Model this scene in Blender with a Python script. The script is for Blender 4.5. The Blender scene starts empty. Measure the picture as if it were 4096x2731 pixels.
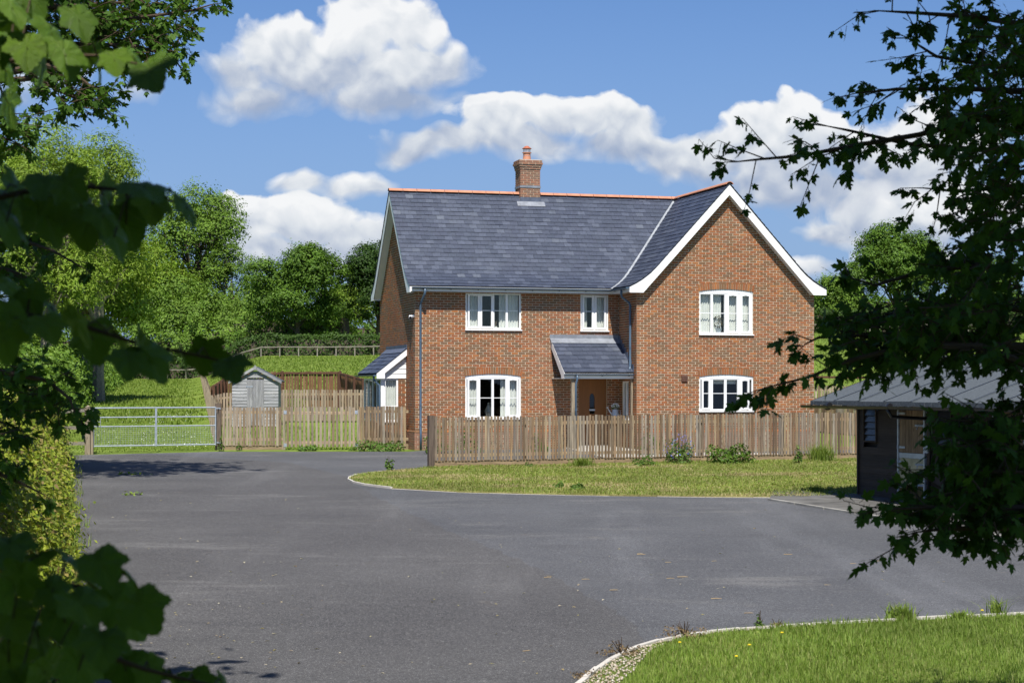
import bpy, bmesh, math, random
import numpy as np
from mathutils import Vector, Matrix

# ------------------------------------------------------------------ camera, sky, sun, exposure
scene = bpy.context.scene
COL = scene.collection
FPX, CXP, HOR, EYE = 7300.0, 2048.0, 1550.0, 1.9      # focal length and horizon of the photograph, in its pixels
cam_d = bpy.data.cameras.new('camera')
cam = bpy.data.objects.new('camera', cam_d)
COL.objects.link(cam)
cam.location = (0, 0, EYE)
cam.rotation_euler = (math.radians(90), 0, 0)
cam_d.sensor_width = 36
cam_d.lens = 36 * FPX / 4096
cam_d.shift_y = (HOR - 2731 / 2) / 4096
cam_d.clip_start = 0.2
cam_d.clip_end = 4000
cam_d.dof.use_dof = True
cam_d.dof.focus_distance = 50
cam_d.dof.aperture_fstop = 7
scene.camera = cam

SUN_EL, SUN_AZ = math.radians(56.5), math.radians(1.6)  # azimuth: right of straight behind the camera
world = bpy.data.worlds.new('World')
scene.world = world
world.use_nodes = True
WN, WL = world.node_tree.nodes, world.node_tree.links
WN.clear()
SKY_STRENGTH = 0.08
EXPOSURE = 0.52


class NB:
    """small helper that chains nodes"""
    def __init__(self, tree):
        self.t, self.n, self.l = tree, tree.nodes, tree.links

    def put(self, sock, v):
        if isinstance(v, (int, float)):
            sock.default_value = v
        elif isinstance(v, (tuple, list)):
            sock.default_value = tuple(v) if len(v) == len(sock.default_value) else tuple(v) + (1,)
        else:
            self.l.new(v, sock)

    def m(self, op, a, b=None, c=None, clamp=False):
        n = self.n.new('ShaderNodeMath')
        n.operation = op
        n.use_clamp = clamp
        self.put(n.inputs[0], a)
        if b is not None:
            self.put(n.inputs[1], b)
        if c is not None:
            self.put(n.inputs[2], c)
        return n.outputs[0]

    def v(self, op, a, b=None, scale=None):
        n = self.n.new('ShaderNodeVectorMath')
        n.operation = op
        self.put(n.inputs[0], a)
        if b is not None:
            self.put(n.inputs[1], b)
        if scale is not None:
            self.put(n.inputs['Scale'], scale)
        return n.outputs['Value'] if op in ('LENGTH', 'DOT_PRODUCT') else n.outputs[0]

    def xyz(self, x, y, z):
        n = self.n.new('ShaderNodeCombineXYZ')
        for i, q in enumerate((x, y, z)):
            self.put(n.inputs[i], q)
        return n.outputs[0]

    def sep(self, a):
        n = self.n.new('ShaderNodeSeparateXYZ')
        self.put(n.inputs[0], a)
        return n.outputs

    def noise(self, vec, scale, detail=5, rough=0.55, out='Fac', dist=0.0):
        n = self.n.new('ShaderNodeTexNoise')
        if vec is not None:
            self.put(n.inputs['Vector'], vec)
        n.inputs['Scale'].default_value = scale
        n.inputs['Detail'].default_value = detail
        n.inputs['Roughness'].default_value = rough
        n.inputs['Distortion'].default_value = dist
        return n.outputs[out] if out == 'Fac' else n.outputs['Color']

    def voro(self, vec, scale, out='Distance', feature='F1', smooth=None):
        n = self.n.new('ShaderNodeTexVoronoi')
        n.feature = feature
        self.put(n.inputs['Vector'], vec)
        n.inputs['Scale'].default_value = scale
        if smooth is not None:
            n.inputs['Smoothness'].default_value = smooth
        return n.outputs[out]

    def ramp(self, fac, stops, interp='LINEAR'):
        n = self.n.new('ShaderNodeValToRGB')
        r = n.color_ramp
        r.interpolation = interp
        while len(r.elements) < len(stops):
            r.elements.new(0.5)
        for e, (p, c) in zip(r.elements, stops):
            e.position = p
            e.color = (c, c, c, 1) if isinstance(c, (int, float)) else tuple(c) + (1,)
        self.put(n.inputs[0], fac)
        return n.outputs[0]

    def step(self, x, a, b):
        n = self.n.new('ShaderNodeMapRange')
        n.interpolation_type = 'SMOOTHSTEP'
        self.put(n.inputs['Value'], x)
        n.inputs['From Min'].default_value = a
        n.inputs['From Max'].default_value = b
        return n.outputs[0]

    def mix(self, f, a, b, mode='MIX'):
        n = self.n.new('ShaderNodeMix')
        n.data_type = 'RGBA'
        n.blend_type = mode
        n.clamp_factor = True
        self.put(n.inputs[0], f)
        self.put(n.inputs[6], a)
        self.put(n.inputs[7], b)
        return n.outputs[2]


def build_sky():
    b = NB(world.node_tree)
    sky = WN.new('ShaderNodeTexSky')
    sky.sky_type = 'NISHITA'
    sky.sun_disc = False
    sky.sun_elevation = SUN_EL
    sky.sun_rotation = math.pi - SUN_AZ
    sky.altitude = 60
    sky.air_density = 1.0
    sky.dust_density = 0.6
    sky.ozone_density = 2.2
    tc = WN.new('ShaderNodeTexCoord')
    d = tc.outputs['Generated']
    dx, dy, dz = b.sep(d)
    dyc = b.m('MAXIMUM', dy, 0.12)
    px, py = b.m('DIVIDE', dx, dyc), b.m('DIVIDE', dz, dyc)
    P = b.xyz(px, py, 0.0)
    wob = b.v('SUBTRACT', b.noise(P, 17, 3, 0.6, 'Color'), (0.5, 0.5, 0.5))
    Pw = b.v('ADD', P, b.v('SCALE', wob, scale=0.030))

    def field(off):
        Q = Pw if off is None else b.v('ADD', Pw, off)
        n1 = b.noise(Q, 22, 9, 0.56)
        vo = b.voro(b.v('ADD', Q, (0.3, 0.7, 0.0)), 46, feature='SMOOTH_F1', smooth=0.35)
        vo2 = b.voro(b.v('ADD', Q, (0.9, 0.2, 0.0)), 105, feature='SMOOTH_F1', smooth=0.35)
        return b.m('SUBTRACT', b.m('SUBTRACT', b.m('MULTIPLY', n1, 1.5), b.m('MULTIPLY', vo, 0.50)), b.m('MULTIPLY', vo2, 0.27))
    f0 = field(None)
    f1 = field((-0.0015, 0.0075, 0.0))
    relief = b.m('SUBTRACT', f0, f1)
    soft = b.noise(Pw, 9, 4, 0.6)
    col = b.mix(1.0, sky.outputs[0], (0.525, 0.705, 0.99), 'MULTIPLY')      # clear, deep blue air
    K = 1 / (SKY_STRENGTH * 2 ** EXPOSURE)

    def cloud(col, lumps, y0, y1, edge=0.15, amp=1.0, grey=0.0, fade=1.0):
        # lumps: centre and radii in the photograph's plane, as tangents of the view direction
        F = None
        for (cx, cy, rx, ry) in lumps:
            c = ((cx - 1176) / 4192, (890 - cy) / 4192, 0)
            q = b.v('MULTIPLY', b.v('SUBTRACT', Pw, c), (4192 / rx, 4192 / ry, 0))
            e = b.m('SUBTRACT', 1.0, b.v('LENGTH', q))
            F = e if F is None else b.m('SMOOTH_MAX', F, e, 0.25)
        dens = b.m('ADD', F, b.m('MULTIPLY', b.m('SUBTRACT', f0, 0.36), amp))
        hb = b.step(py, (890 - y0) / 4192, (890 - y1) / 4192)         # 0 at the flat base, 1 at the top
        widen = b.m('ADD', b.m('MULTIPLY', b.m('SUBTRACT', 1.0, hb), 0.5), edge)
        a = b.m('DIVIDE', b.m('SUBTRACT', dens, 0.02), widen, clamp=True)
        a = b.m('MULTIPLY', b.m('SMOOTH_MIN', a, 1.0, 0.15), fade, clamp=True)
        lit = b.m('ADD', b.m('MULTIPLY', hb, 0.75), b.m('MULTIPLY', relief, 1.05))
        lit = b.m('ADD', lit, b.m('MULTIPLY', b.m('SUBTRACT', soft, 0.5), 0.7))
        lit = b.m('ADD', lit, b.m('SUBTRACT', 0.30 - grey, b.m('MULTIPLY', b.m('MINIMUM', b.m('MAXIMUM', F, 0.0), 0.6), 0.30)))
        g = b.ramp(lit, [(0.0, (0.36 * K, 0.44 * K, 0.60 * K)), (0.3, (0.52 * K, 0.58 * K, 0.69 * K)), (0.6, (0.73 * K, 0.77 * K, 0.82 * K)), (0.95, (0.93 * K, 0.94 * K, 0.95 * K))])
        return b.mix(a, col, g)

    # thin veil near the horizon
    front = b.step(dy, 0.72, 0.86)
    veil = b.m('MULTIPLY', b.step(py, 0.28, -0.02), 0.80)
    col = b.mix(veil, col, (0.275 * K, 0.395 * K, 0.655 * K))
    front_col = col
    for args in (
        dict(lumps=[(1990, 640, 170, 36), (1870, 625, 90, 30), (2080, 610, 120, 40), (800, 610, 60, 26)], y0=680, y1=560, edge=0.35, grey=-0.05),
        dict(lumps=[(590, 500, 120, 66), (700, 520, 160, 75), (820, 570, 110, 70), (540, 560, 100, 60), (640, 590, 150, 50)], y0=640, y1=440, grey=0.05),
        dict(lumps=[(790, 425, 105, 44), (700, 420, 90, 36), (850, 430, 60, 36)], y0=480, y1=385, edge=0.4),
        dict(lumps=[(2000, 505, 130, 62), (2120, 520, 130, 70), (1930, 540, 110, 46), (2230, 480, 150, 95), (2080, 450, 150, 70)], y0=590, y1=440, grey=0.03),
        dict(lumps=[(1765, 300, 165, 95), (1650, 345, 170, 80), (1870, 350, 140, 85), (1570, 360, 130, 70), (1790, 420, 260, 85), (1900, 440, 200, 70), (2000, 390, 180, 80), (2150, 330, 170, 120)], y0=500, y1=225, grey=0.04),
        dict(lumps=[(1150, 265, 115, 66), (1320, 270, 150, 66), (1440, 275, 110, 62), (1010, 325, 130, 46), (1200, 325, 260, 50), (1420, 330, 170, 46), (950, 345, 80, 34)], y0=385, y1=205),
        dict(lumps=[(860, 45, 130, 105), (640, 105, 150, 85), (760, 165, 250, 90), (960, 145, 160, 85), (540, 165, 90, 70), (930, 60, 110, 80), (580, 220, 140, 50), (880, 225, 220, 46)], y0=285, y1=15, edge=0.2),
        dict(lumps=[(90, 170, 130, 60), (20, 215, 90, 50), (300, 215, 60, 22)], y0=240, y1=120, edge=0.5, grey=0.05, fade=0.7),
    ):
        front_col = cloud(front_col, **args)
    # the rest of the dome: the same kind of broken cumulus
    rest = b.v('SCALE', b.xyz(dx, dy, 0.0), scale=b.m('DIVIDE', 1.0, b.m('ADD', b.m('MAXIMUM', dz, 0.0), 0.22)))
    rn = b.noise(rest, 1.6, 8, 0.58)
    ra = b.m('MULTIPLY', b.step(rn, 0.58, 0.68), b.step(dz, 0.0, 0.05))
    rg = b.ramp(b.noise(rest, 3.0, 5, 0.6), [(0.3, (0.55 * K, 0.6 * K, 0.7 * K)), (0.65, (0.9 * K, 0.91 * K, 0.93 * K))])
    rest_col = b.mix(ra, col, rg)
    fin = b.mix(front, rest_col, front_col)
    bg = WN.new('ShaderNodeBackground')
    bg.inputs['Strength'].default_value = SKY_STRENGTH
    WL.new(fin, bg.inputs['Color'])
    out = WN.new('ShaderNodeOutputWorld')
    WL.new(bg.outputs[0], out.inputs[0])


build_sky()
world.cycles.sampling_method = 'MANUAL'
world.cycles.sample_map_resolution = 512

sun_dir = Vector((math.sin(SUN_AZ) * math.cos(SUN_EL), -math.cos(SUN_AZ) * math.cos(SUN_EL), math.sin(SUN_EL)))
sun_d = bpy.data.lights.new('sun', 'SUN')
sun_d.energy = 5.0
sun_d.angle = math.radians(0.5)
sun_d.color = (1.0, 0.955, 0.88)
sun = bpy.data.objects.new('sun', sun_d)
COL.objects.link(sun)
sun.rotation_euler = sun_dir.to_track_quat('Z', 'Y').to_euler()
scene.view_settings.view_transform = 'Standard'
scene.view_settings.look = 'None'
scene.view_settings.exposure = EXPOSURE
scene.view_settings.gamma = 1.0
scene.view_settings.use_curve_mapping = False
scene.render.engine = 'CYCLES'
scene.cycles.max_bounces = 7
scene.cycles.diffuse_bounces = 3
scene.cycles.glossy_bounces = 3
scene.cycles.transmission_bounces = 4
scene.cycles.transparent_max_bounces = 10
scene.cycles.use_denoising = True
scene.cycles.use_adaptive_sampling = True
scene.cycles.adaptive_threshold = 0.015

# ------------------------------------------------------------------ helpers
RNG = np.random.default_rng(11)
random.seed(5)


def P3(u, v, D):
    """point at depth D that the photograph shows at pixel (u, v)"""
    return Vector(((u - CXP) / FPX * D, D, EYE + (HOR - v) / FPX * D))


GS = 0.0164


def GD(v):
    """depth of the sloping yard at photograph row v"""
    return FPX * (EYE + GS * 55.5) / (v - HOR + GS * FPX)


def G(u, v):
    D = GD(v)
    return ((u - CXP) / FPX * D, D)


def sstep(a, b, x):
    t = min(1, max(0, (x - a) / (b - a)))
    return t * t * (3 - 2 * t)


def gz(x, y):
    """height of the land"""
    if y < 55.5:
        return -GS * (55.5 - max(y, -30))
    if y < 58:
        return 0.0
    a = x / y
    if a < -0.1:
        m = 0.020 + 0.018 * sstep(-0.175, -0.135, a)
    else:
        m = 0.038 + 0.018 * sstep(-0.1, 0.14, a)
    t = y - 58
    z = m * (t + 3 * (math.exp(-t / 3) - 1))
    far = max(0, t - 260)
    return z - 0.00003 * far * far


def set_props(o, label=None, cat=None, group=None, kind=None):
    if label:
        o['label'] = label
    if cat:
        o['category'] = cat
    if group:
        o['group'] = group
    if kind:
        o['kind'] = kind
    return o


def empty(name, loc, rz=0.0, label=None, cat=None, group=None):
    o = bpy.data.objects.new(name, None)
    COL.objects.link(o)
    o.location = loc
    o.rotation_euler = (0, 0, rz)
    o.empty_display_size = 0.3
    return set_props(o, label, cat, group)


def link(name, me, parent=None, loc=None, rot=None, kind=None, scale=None):
    o = bpy.data.objects.new(name, me)
    COL.objects.link(o)
    if parent is not None:
        o.parent = parent
    if loc is not None:
        o.location = loc
    if rot is not None:
        o.rotation_euler = rot
    if scale is not None:
        o.scale = scale
    if kind:
        o['kind'] = kind
    return o


class MB:
    """collects simple solids into one mesh"""
    def __init__(self):
        self.v, self.f = [], []

    def add(self, vs, fs):
        k = len(self.v)
        self.v += [tuple(p) for p in vs]
        self.f += [tuple(i + k for i in f) for f in fs]
        return self

    def box(self, x0, x1, y0, y1, z0, z1):
        return self.hexa([(x0, y0, z0), (x1, y0, z0), (x1, y1, z0), (x0, y1, z0), (x0, y0, z1), (x1, y0, z1), (x1, y1, z1), (x0, y1, z1)])

    def hexa(self, p):
        return self.add(p, [(0, 3, 2, 1), (4, 5, 6, 7), (0, 1, 5, 4), (1, 2, 6, 5), (2, 3, 7, 6), (3, 0, 4, 7)])

    def prism(self, poly, dirv):
        """solid swept from a 3D polygon along a vector"""
        n = len(poly)
        d = Vector(dirv)
        a = [Vector(p) for p in poly]
        vs = a + [p + d for p in a]
        fs = [tuple(range(n)), tuple(range(2 * n - 1, n - 1, -1))] + [(i, (i + 1) % n, (i + 1) % n + n, i + n) for i in range(n)]
        return self.add(vs, fs)

    def bar(self, a, b, w, h=None, up=(0, 0, 1)):
        """rectangular bar from a to b"""
        a, b = Vector(a), Vector(b)
        h = h or w
        t = (b - a).normalized()
        u = Vector(up)
        s = t.cross(u)
        if s.length < 1e-4:
            s = Vector((1, 0, 0))
        s.normalize()
        u = s.cross(t)
        q = [(-w / 2, -h / 2), (w / 2, -h / 2), (w / 2, h / 2), (-w / 2, h / 2)]
        return self.hexa([a + s * x + u * y for x, y in q] + [b + s * x + u * y for x, y in q])

    def tube(self, pts, rad, n=8, caps=True):
        pts = [Vector(p) for p in pts]
        if not hasattr(rad, '__len__'):
            rad = [rad] * len(pts)
        k0 = len(self.v)
        prev = None
        for i, p in enumerate(pts):
            t = (pts[min(i + 1, len(pts) - 1)] - pts[max(i - 1, 0)]).normalized()
            ref = Vector((0, 0, 1)) if abs(t.z) < 0.95 else Vector((1, 0, 0))
            s = t.cross(ref).normalized() if prev is None else (prev - t * prev.dot(t)).normalized()
            prev = s
            q = t.cross(s)
            for j in range(n):
                an = 2 * math.pi * j / n
                self.v.append(tuple(p + (s * math.cos(an) + q * math.sin(an)) * rad[i]))
        for i in range(len(pts) - 1):
            for j in range(n):
                a, b2 = k0 + i * n + j, k0 + i * n + (j + 1) % n
                self.f.append((a, b2, b2 + n, a + n))
        if caps:
            self.f.append(tuple(k0 + j for j in range(n))[::-1])
            self.f.append(tuple(k0 + (len(pts) - 1) * n + j for j in range(n)))
        return self

    def lathe(self, c, prof, n=16):
        c = Vector(c)
        k0 = len(self.v)
        for (r, z) in prof:
            for j in range(n):
                an = 2 * math.pi * j / n
                self.v.append((c.x + r * math.cos(an), c.y + r * math.sin(an), c.z + z))
        for i in range(len(prof) - 1):
            for j in range(n):
                a, b2 = k0 + i * n + j, k0 + i * n + (j + 1) % n
                self.f.append((a, b2, b2 + n, a + n))
        self.f.append(tuple(k0 + j for j in range(n))[::-1])
        self.f.append(tuple(k0 + (len(prof) - 1) * n + j for j in range(n)))
        return self

    def mesh(self, name, mat, smooth=False):
        me = bpy.data.meshes.new(name)
        me.from_pydata(self.v, [], self.f)
        me.materials.append(mat)
        if smooth:
            me.polygons.foreach_set('use_smooth', [True] * len(me.polygons))
        me.update()
        return me

    def build(self, name, mat, parent=None, kind=None, smooth=False, loc=None):
        return link(name, self.mesh(name, mat, smooth), parent, loc=loc, kind=kind)


def np_mesh(name, verts, faces, mat, smooth=False):
    """fast mesh from arrays; all faces have the same corner count"""
    verts = np.ascontiguousarray(verts, dtype=np.float32)
    faces = np.ascontiguousarray(faces, dtype=np.int32)
    me = bpy.data.meshes.new(name)
    me.vertices.add(len(verts))
    me.vertices.foreach_set('co', verts.ravel())
    k = faces.shape[1]
    me.loops.add(faces.size)
    me.loops.foreach_set('vertex_index', faces.ravel())
    me.polygons.add(len(faces))
    me.polygons.foreach_set('loop_start', np.arange(0, faces.size, k, dtype=np.int32))
    me.polygons.foreach_set('loop_total', np.full(len(faces), k, dtype=np.int32))
    if smooth:
        me.polygons.foreach_set('use_smooth', np.ones(len(faces), dtype=bool))
    else:
        me.polygons.foreach_set('use_smooth', np.zeros(len(faces), dtype=bool))
    me.materials.append(mat)
    me.update(calc_edges=True)
    return me


# ------------------------------------------------------------------ materials
def mat(name):
    m = bpy.data.materials.new(name)
    m.use_nodes = True
    b = NB(m.node_tree)
    bs = m.node_tree.nodes['Principled BSDF']
    return m, b, bs


def coords(b, kind='Object'):
    tc = b.n.new('ShaderNodeTexCoord')
    return tc.outputs[kind]


def rnd(b):
    """one random value per object and per loose piece"""
    g = b.n.new('ShaderNodeNewGeometry')
    o = b.n.new('ShaderNodeObjectInfo')
    return b.m('FRACT', b.m('ADD', g.outputs['Random Per Island'], o.outputs['Random']))


def bump(b, bs, h, strength=0.3, dist=0.01):
    n = b.n.new('ShaderNodeBump')
    n.inputs['Strength'].default_value = strength
    n.inputs['Distance'].default_value = dist
    b.put(n.inputs['Height'], h)
    b.l.new(n.outputs[0], bs.inputs['Normal'])


def plain(name, col, rough=0.5, spec=0.5, metal=0.0, var=0.12, vs=6.0, bumps=0.0, bscale=40.0):
    m, b, bs = mat(name)
    n = b.noise(coords(b), vs, 4)
    lo = tuple(c * (1 - var) for c in col)
    hi = tuple(min(1, c * (1 + var)) for c in col)
    b.put(bs.inputs['Base Color'], b.ramp(n, [(0.3, lo), (0.7, hi)]))
    bs.inputs['Roughness'].default_value = rough
    bs.inputs['Specular IOR Level'].default_value = spec
    bs.inputs['Metallic'].default_value = metal
    if bumps:
        bump(b, bs, b.noise(coords(b), bscale, 4), bumps)
    return m


def brick_mat(name='brick', pale=0.0):
    m, b, bs = mat(name)
    r = rnd(b)
    co = coords(b, 'Object')
    g = b.n.new('ShaderNodeNewGeometry')
    pos = g.outputs['Position']
    base = b.ramp(r, [(0.0, (0.31, 0.092, 0.044)), (0.14, (0.40, 0.122, 0.048)), (0.26, (0.245, 0.095, 0.055)), (0.38, (0.47, 0.165, 0.055)), (0.47, (0.20, 0.110, 0.066)),
                      (0.58, (0.36, 0.108, 0.048)), (0.68, (0.165, 0.105, 0.072)), (0.79, (0.35, 0.145, 0.075)), (0.87, (0.145, 0.108, 0.085)), (0.95, (0.25, 0.105, 0.062))], 'CONSTANT')
    shift = b.v('ADD', pos, b.xyz(b.m('MULTIPLY', r, 37.0), b.m('MULTIPLY', r, 11.0), 0.0))
    n1 = b.noise(shift, 7.5, 3, 0.6)
    base = b.mix(b.m('MULTIPLY', b.step(n1, 0.50, 0.64), 0.62), base, (0.150, 0.112, 0.080))
    n2 = b.noise(shift, 21, 3, 0.6)
    base = b.mix(b.m('MULTIPLY', b.step(n2, 0.60, 0.72), 0.35 + pale), base, (0.50, 0.33, 0.25))
    base = b.mix(0.42, base, (0.275, 0.126, 0.066))
    base = b.mix(1.0, base, (0.97, 0.98, 0.84), 'MULTIPLY')
    if pale:
        base = b.mix(0.42, base, (0.34, 0.235, 0.19))
    fine = b.noise(pos, 160, 3, 0.7)
    base = b.mix(0.22, base, b.ramp(fine, [(0.3, 0.0), (0.7, 0.6)]), 'OVERLAY')
    big = b.noise(pos, 0.55, 3, 0.6)
    base = b.mix(b.m('MULTIPLY', b.step(big, 0.5, 0.75), 0.14 + pale), base, (0.45, 0.30, 0.22))
    wet = b.noise(b.v('MULTIPLY', pos, (1.6, 1.6, 0.25)), 1.0, 4, 0.65)
    base = b.mix(b.m('MULTIPLY', b.step(wet, 0.56, 0.74), 0.25), base, (0.16, 0.085, 0.055))
    b.put(bs.inputs['Base Color'], base)
    bs.inputs['Roughness'].default_value = 0.9
    bs.inputs['Specular IOR Level'].default_value = 0.15
    bump(b, bs, b.noise(pos, 130, 4, 0.7), 0.45, 0.006)
    return m


def slate_mat():
    m, b, bs = mat('slate')
    r = rnd(b)
    co = coords(b)
    base = b.ramp(r, [(0.0, (0.037, 0.047, 0.074)), (0.3, (0.046, 0.056, 0.087)), (0.55, (0.041, 0.052, 0.080)), (0.75, (0.055, 0.067, 0.100)), (0.9, (0.066, 0.079, 0.115)), (0.985, (0.070, 0.083, 0.114)), (1.0, (0.095, 0.110, 0.142))])
    n = b.noise(co, 14, 5, 0.65)
    base = b.mix(0.35, base, b.ramp(n, [(0.3, 0.12), (0.7, 0.72)]), 'OVERLAY')
    wear = b.noise(co, 0.9, 4, 0.6)
    base = b.mix(b.m('MULTIPLY', b.step(wear, 0.48, 0.75), 0.25), base, (0.085, 0.098, 0.130))
    b.put(bs.inputs['Base Color'], base)
    bs.inputs['Roughness'].default_value = 0.55
    bs.inputs['Specular IOR Level'].default_value = 0.45
    bump(b, bs, b.noise(co, 55, 4, 0.6), 0.25, 0.006)
    return m


def wood_mat(name, cols, rough=0.85, grain=1.0, knots=True, spec=0.2, axis='z'):
    m, b, bs = mat(name)
    r = rnd(b)
    co = coords(b)
    co2 = b.v('ADD', co, b.xyz(b.m('MULTIPLY', r, 53.0), b.m('MULTIPLY', r, 17.0), b.m('MULTIPLY', r, 29.0)))
    k = len(cols) - 1
    base = b.ramp(r, [(i / k, c) for i, c in enumerate(cols)])
    st = {'z': (60, 60, 2.2), 'x': (2.2, 60, 60), 'y': (60, 2.2, 60)}[axis]
    st2 = {'z': (16, 16, 1.3), 'x': (1.3, 16, 16), 'y': (16, 1.3, 16)}[axis]
    g1 = b.noise(b.v('MULTIPLY', co2, st), 1.0, 4, 0.6, dist=0.6)
    g2 = b.noise(b.v('MULTIPLY', co2, st2), 1.0, 4, 0.6, dist=0.8)
    base = b.mix(0.75 * grain, base, b.ramp(g1, [(0.28, 0.12), (0.72, 0.78)]), 'OVERLAY')
    base = b.mix(b.m('MULTIPLY', b.step(g2, 0.52, 0.70), 0.45 * grain), base, tuple(c * 0.45 for c in cols[0]))
    if knots:
        kn = b.voro(b.v('MULTIPLY', co2, {'z': (9, 9, 3.0), 'x': (3.0, 9, 9), 'y': (9, 3, 9)}[axis]), 1.0)
        base = b.mix(b.m('MULTIPLY', b.step(kn, 0.17, 0.08), 0.7), base, tuple(c * 0.3 for c in cols[-1]))
    b.put(bs.inputs['Base Color'], base)
    bs.inputs['Roughness'].default_value = rough
    bs.inputs['Specular IOR Level'].default_value = spec
    bump(b, bs, g1, 0.35, 0.004)
    return m


def glass_mat(name='window_glass'):
    m, b, bs = mat(name)
    b.n.remove(bs)
    lw = b.n.new('ShaderNodeLayerWeight')
    lw.inputs['Blend'].default_value = 0.5
    fr = b.m('ADD', 0.035, b.m('MULTIPLY', b.m('POWER', lw.outputs['Facing'], 4.0), 0.7))
    tr = b.n.new('ShaderNodeBsdfTransparent')
    tr.inputs[0].default_value = (0.93, 0.95, 0.94, 1)
    gl = b.n.new('ShaderNodeBsdfGlossy')
    gl.inputs['Roughness'].default_value = 0.02
    mx = b.n.new('ShaderNodeMixShader')
    b.l.new(fr, mx.inputs[0])
    b.l.new(tr.outputs[0], mx.inputs[1])
    b.l.new(gl.outputs[0], mx.inputs[2])
    out = [n for n in b.n if n.type == 'OUTPUT_MATERIAL'][0]
    b.l.new(mx.outputs[0], out.inputs[0])
    return m


def leaf_mat(name, cols, trans=0.3, rough=0.55, spec=0.25, sat=1.0):
    m, b, bs = mat(name)
    r = rnd(b)
    k = len(cols) - 1
    base = b.ramp(r, [(i / k, c) for i, c in enumerate(cols)])
    g = b.n.new('ShaderNodeNewGeometry')
    big = b.noise(g.outputs['Position'], 0.5, 2)
    base = b.mix(0.5, base, b.ramp(big, [(0.3, 0.25), (0.7, 0.7)]), 'OVERLAY')
    b.put(bs.inputs['Base Color'], base)
    bs.inputs['Roughness'].default_value = rough
    bs.inputs['Specular IOR Level'].default_value = spec
    tl = b.n.new('ShaderNodeBsdfTranslucent')
    b.put(tl.inputs[0], b.mix(1.0, base, (1.25, 1.25, 0.55), 'MULTIPLY'))
    mx = b.n.new('ShaderNodeMixShader')
    mx.inputs[0].default_value = trans
    out = [n for n in b.n if n.type == 'OUTPUT_MATERIAL'][0]
    b.l.new(bs.outputs[0], mx.inputs[1])
    b.l.new(tl.outputs[0], mx.inputs[2])
    b.l.new(mx.outputs[0], out.inputs[0])
    return m


def near_leaf_mat(name, cols, trans=0.3):
    """leaf with ribs: object coordinates run along the blade, stalk at the origin"""
    m = leaf_mat(name, cols, trans, 0.42, 0.3)
    b = NB(m.node_tree)
    bs = m.node_tree.nodes['Principled BSDF']
    x, y, z = b.sep(coords(b))
    ax = b.m('ABSOLUTE', x)
    d = None
    for a0 in (0.0, 0.62, 1.18):
        e = b.m('ABSOLUTE', b.m('SUBTRACT', b.m('MULTIPLY', ax, math.cos(a0)), b.m('MULTIPLY', y, math.sin(a0))))
        d = e if d is None else b.m('MINIMUM', d, e)
    rib = b.step(d, 0.016, 0.004)
    side = b.m('SINE', b.m('MULTIPLY', b.m('SUBTRACT', y, b.m('MULTIPLY', ax, 0.8)), 62.0))
    vein = b.m('MAXIMUM', rib, b.m('MULTIPLY', b.step(side, 0.88, 1.0), 0.45))
    src = bs.inputs['Base Color'].links[0].from_socket
    spots = b.noise(coords(b), 9, 4, 0.7)
    c = b.mix(b.m('MULTIPLY', vein, 0.45), src, (0.16, 0.22, 0.035))
    c = b.mix(b.m('MULTIPLY', b.step(spots, 0.62, 0.74), 0.5), c, (0.075, 0.060, 0.018))
    b.l.new(c, bs.inputs['Base Color'])
    bump(b, bs, b.m('ADD', b.m('MULTIPLY', vein, -1.0), b.noise(coords(b), 22, 3)), 0.5, 0.02)
    return m


M = {}
M['brick'] = brick_mat()
M['chimney_brick'] = brick_mat('chimney_brick', 0.34)
M['mortar'] = plain('mortar', (0.52, 0.455, 0.345), 0.95, 0.1, vs=3, bumps=0.3, bscale=90)
M['slate'] = slate_mat()
M['white'] = plain('white_upvc', (0.80, 0.80, 0.80), 0.35, 0.5, var=0.02)
M['dull_white'] = plain('white_board', (0.76, 0.76, 0.75), 0.45, 0.4, var=0.03)
M['gutter'] = plain('blue_grey_gutter', (0.070, 0.112, 0.165), 0.35, 0.5, var=0.10)
M['lead'] = plain('lead_flashing', (0.20, 0.215, 0.245), 0.55, 0.5, var=0.25, vs=5)
M['dark_lead'] = plain('weathered_lead', (0.085, 0.10, 0.14), 0.55, 0.5, var=0.3, vs=7)
M['terracotta'] = plain('terracotta', (0.46, 0.205, 0.122), 0.75, 0.3, var=0.16, vs=4)
M['cowl_red'] = plain('terracotta_cowl', (0.36, 0.11, 0.06), 0.6, 0.3, var=0.15)
M['steel'] = plain('bright_steel', (0.55, 0.56, 0.58), 0.35, 0.5, 0.9, var=0.08)
M['galv'] = plain('galvanised_steel', (0.46, 0.50, 0.55), 0.45, 0.5, 0.55, var=0.18, vs=9)
M['glass'] = glass_mat()
M['curtain'] = plain('white_curtain', (0.72, 0.71, 0.68), 0.9, 0.1, var=0.06)
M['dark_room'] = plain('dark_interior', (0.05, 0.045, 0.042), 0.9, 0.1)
M['door_oak'] = wood_mat('oak_door', [(0.21, 0.085, 0.022), (0.24, 0.100, 0.026)], 0.5, 0.35, False, 0.4)
M['vent'] = plain('brown_vent', (0.10, 0.042, 0.025), 0.6)
M['louvre_glass'] = plain('louvre_glass', (0.045, 0.05, 0.058), 0.25, 0.5)
M['black'] = plain('black_plastic', (0.012, 0.012, 0.013), 0.35)
M['picket'] = wood_mat('weathered_picket', [(0.19, 0.165, 0.138), (0.17, 0.110, 0.064), (0.29, 0.258, 0.215), (0.215, 0.142, 0.082), (0.100, 0.072, 0.050), (0.34, 0.26, 0.165), (0.22, 0.18, 0.14), (0.28, 0.178, 0.095), (0.31, 0.235, 0.145), (0.13, 0.085, 0.050), (0.25, 0.21, 0.16), (0.33, 0.285, 0.225)])
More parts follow.
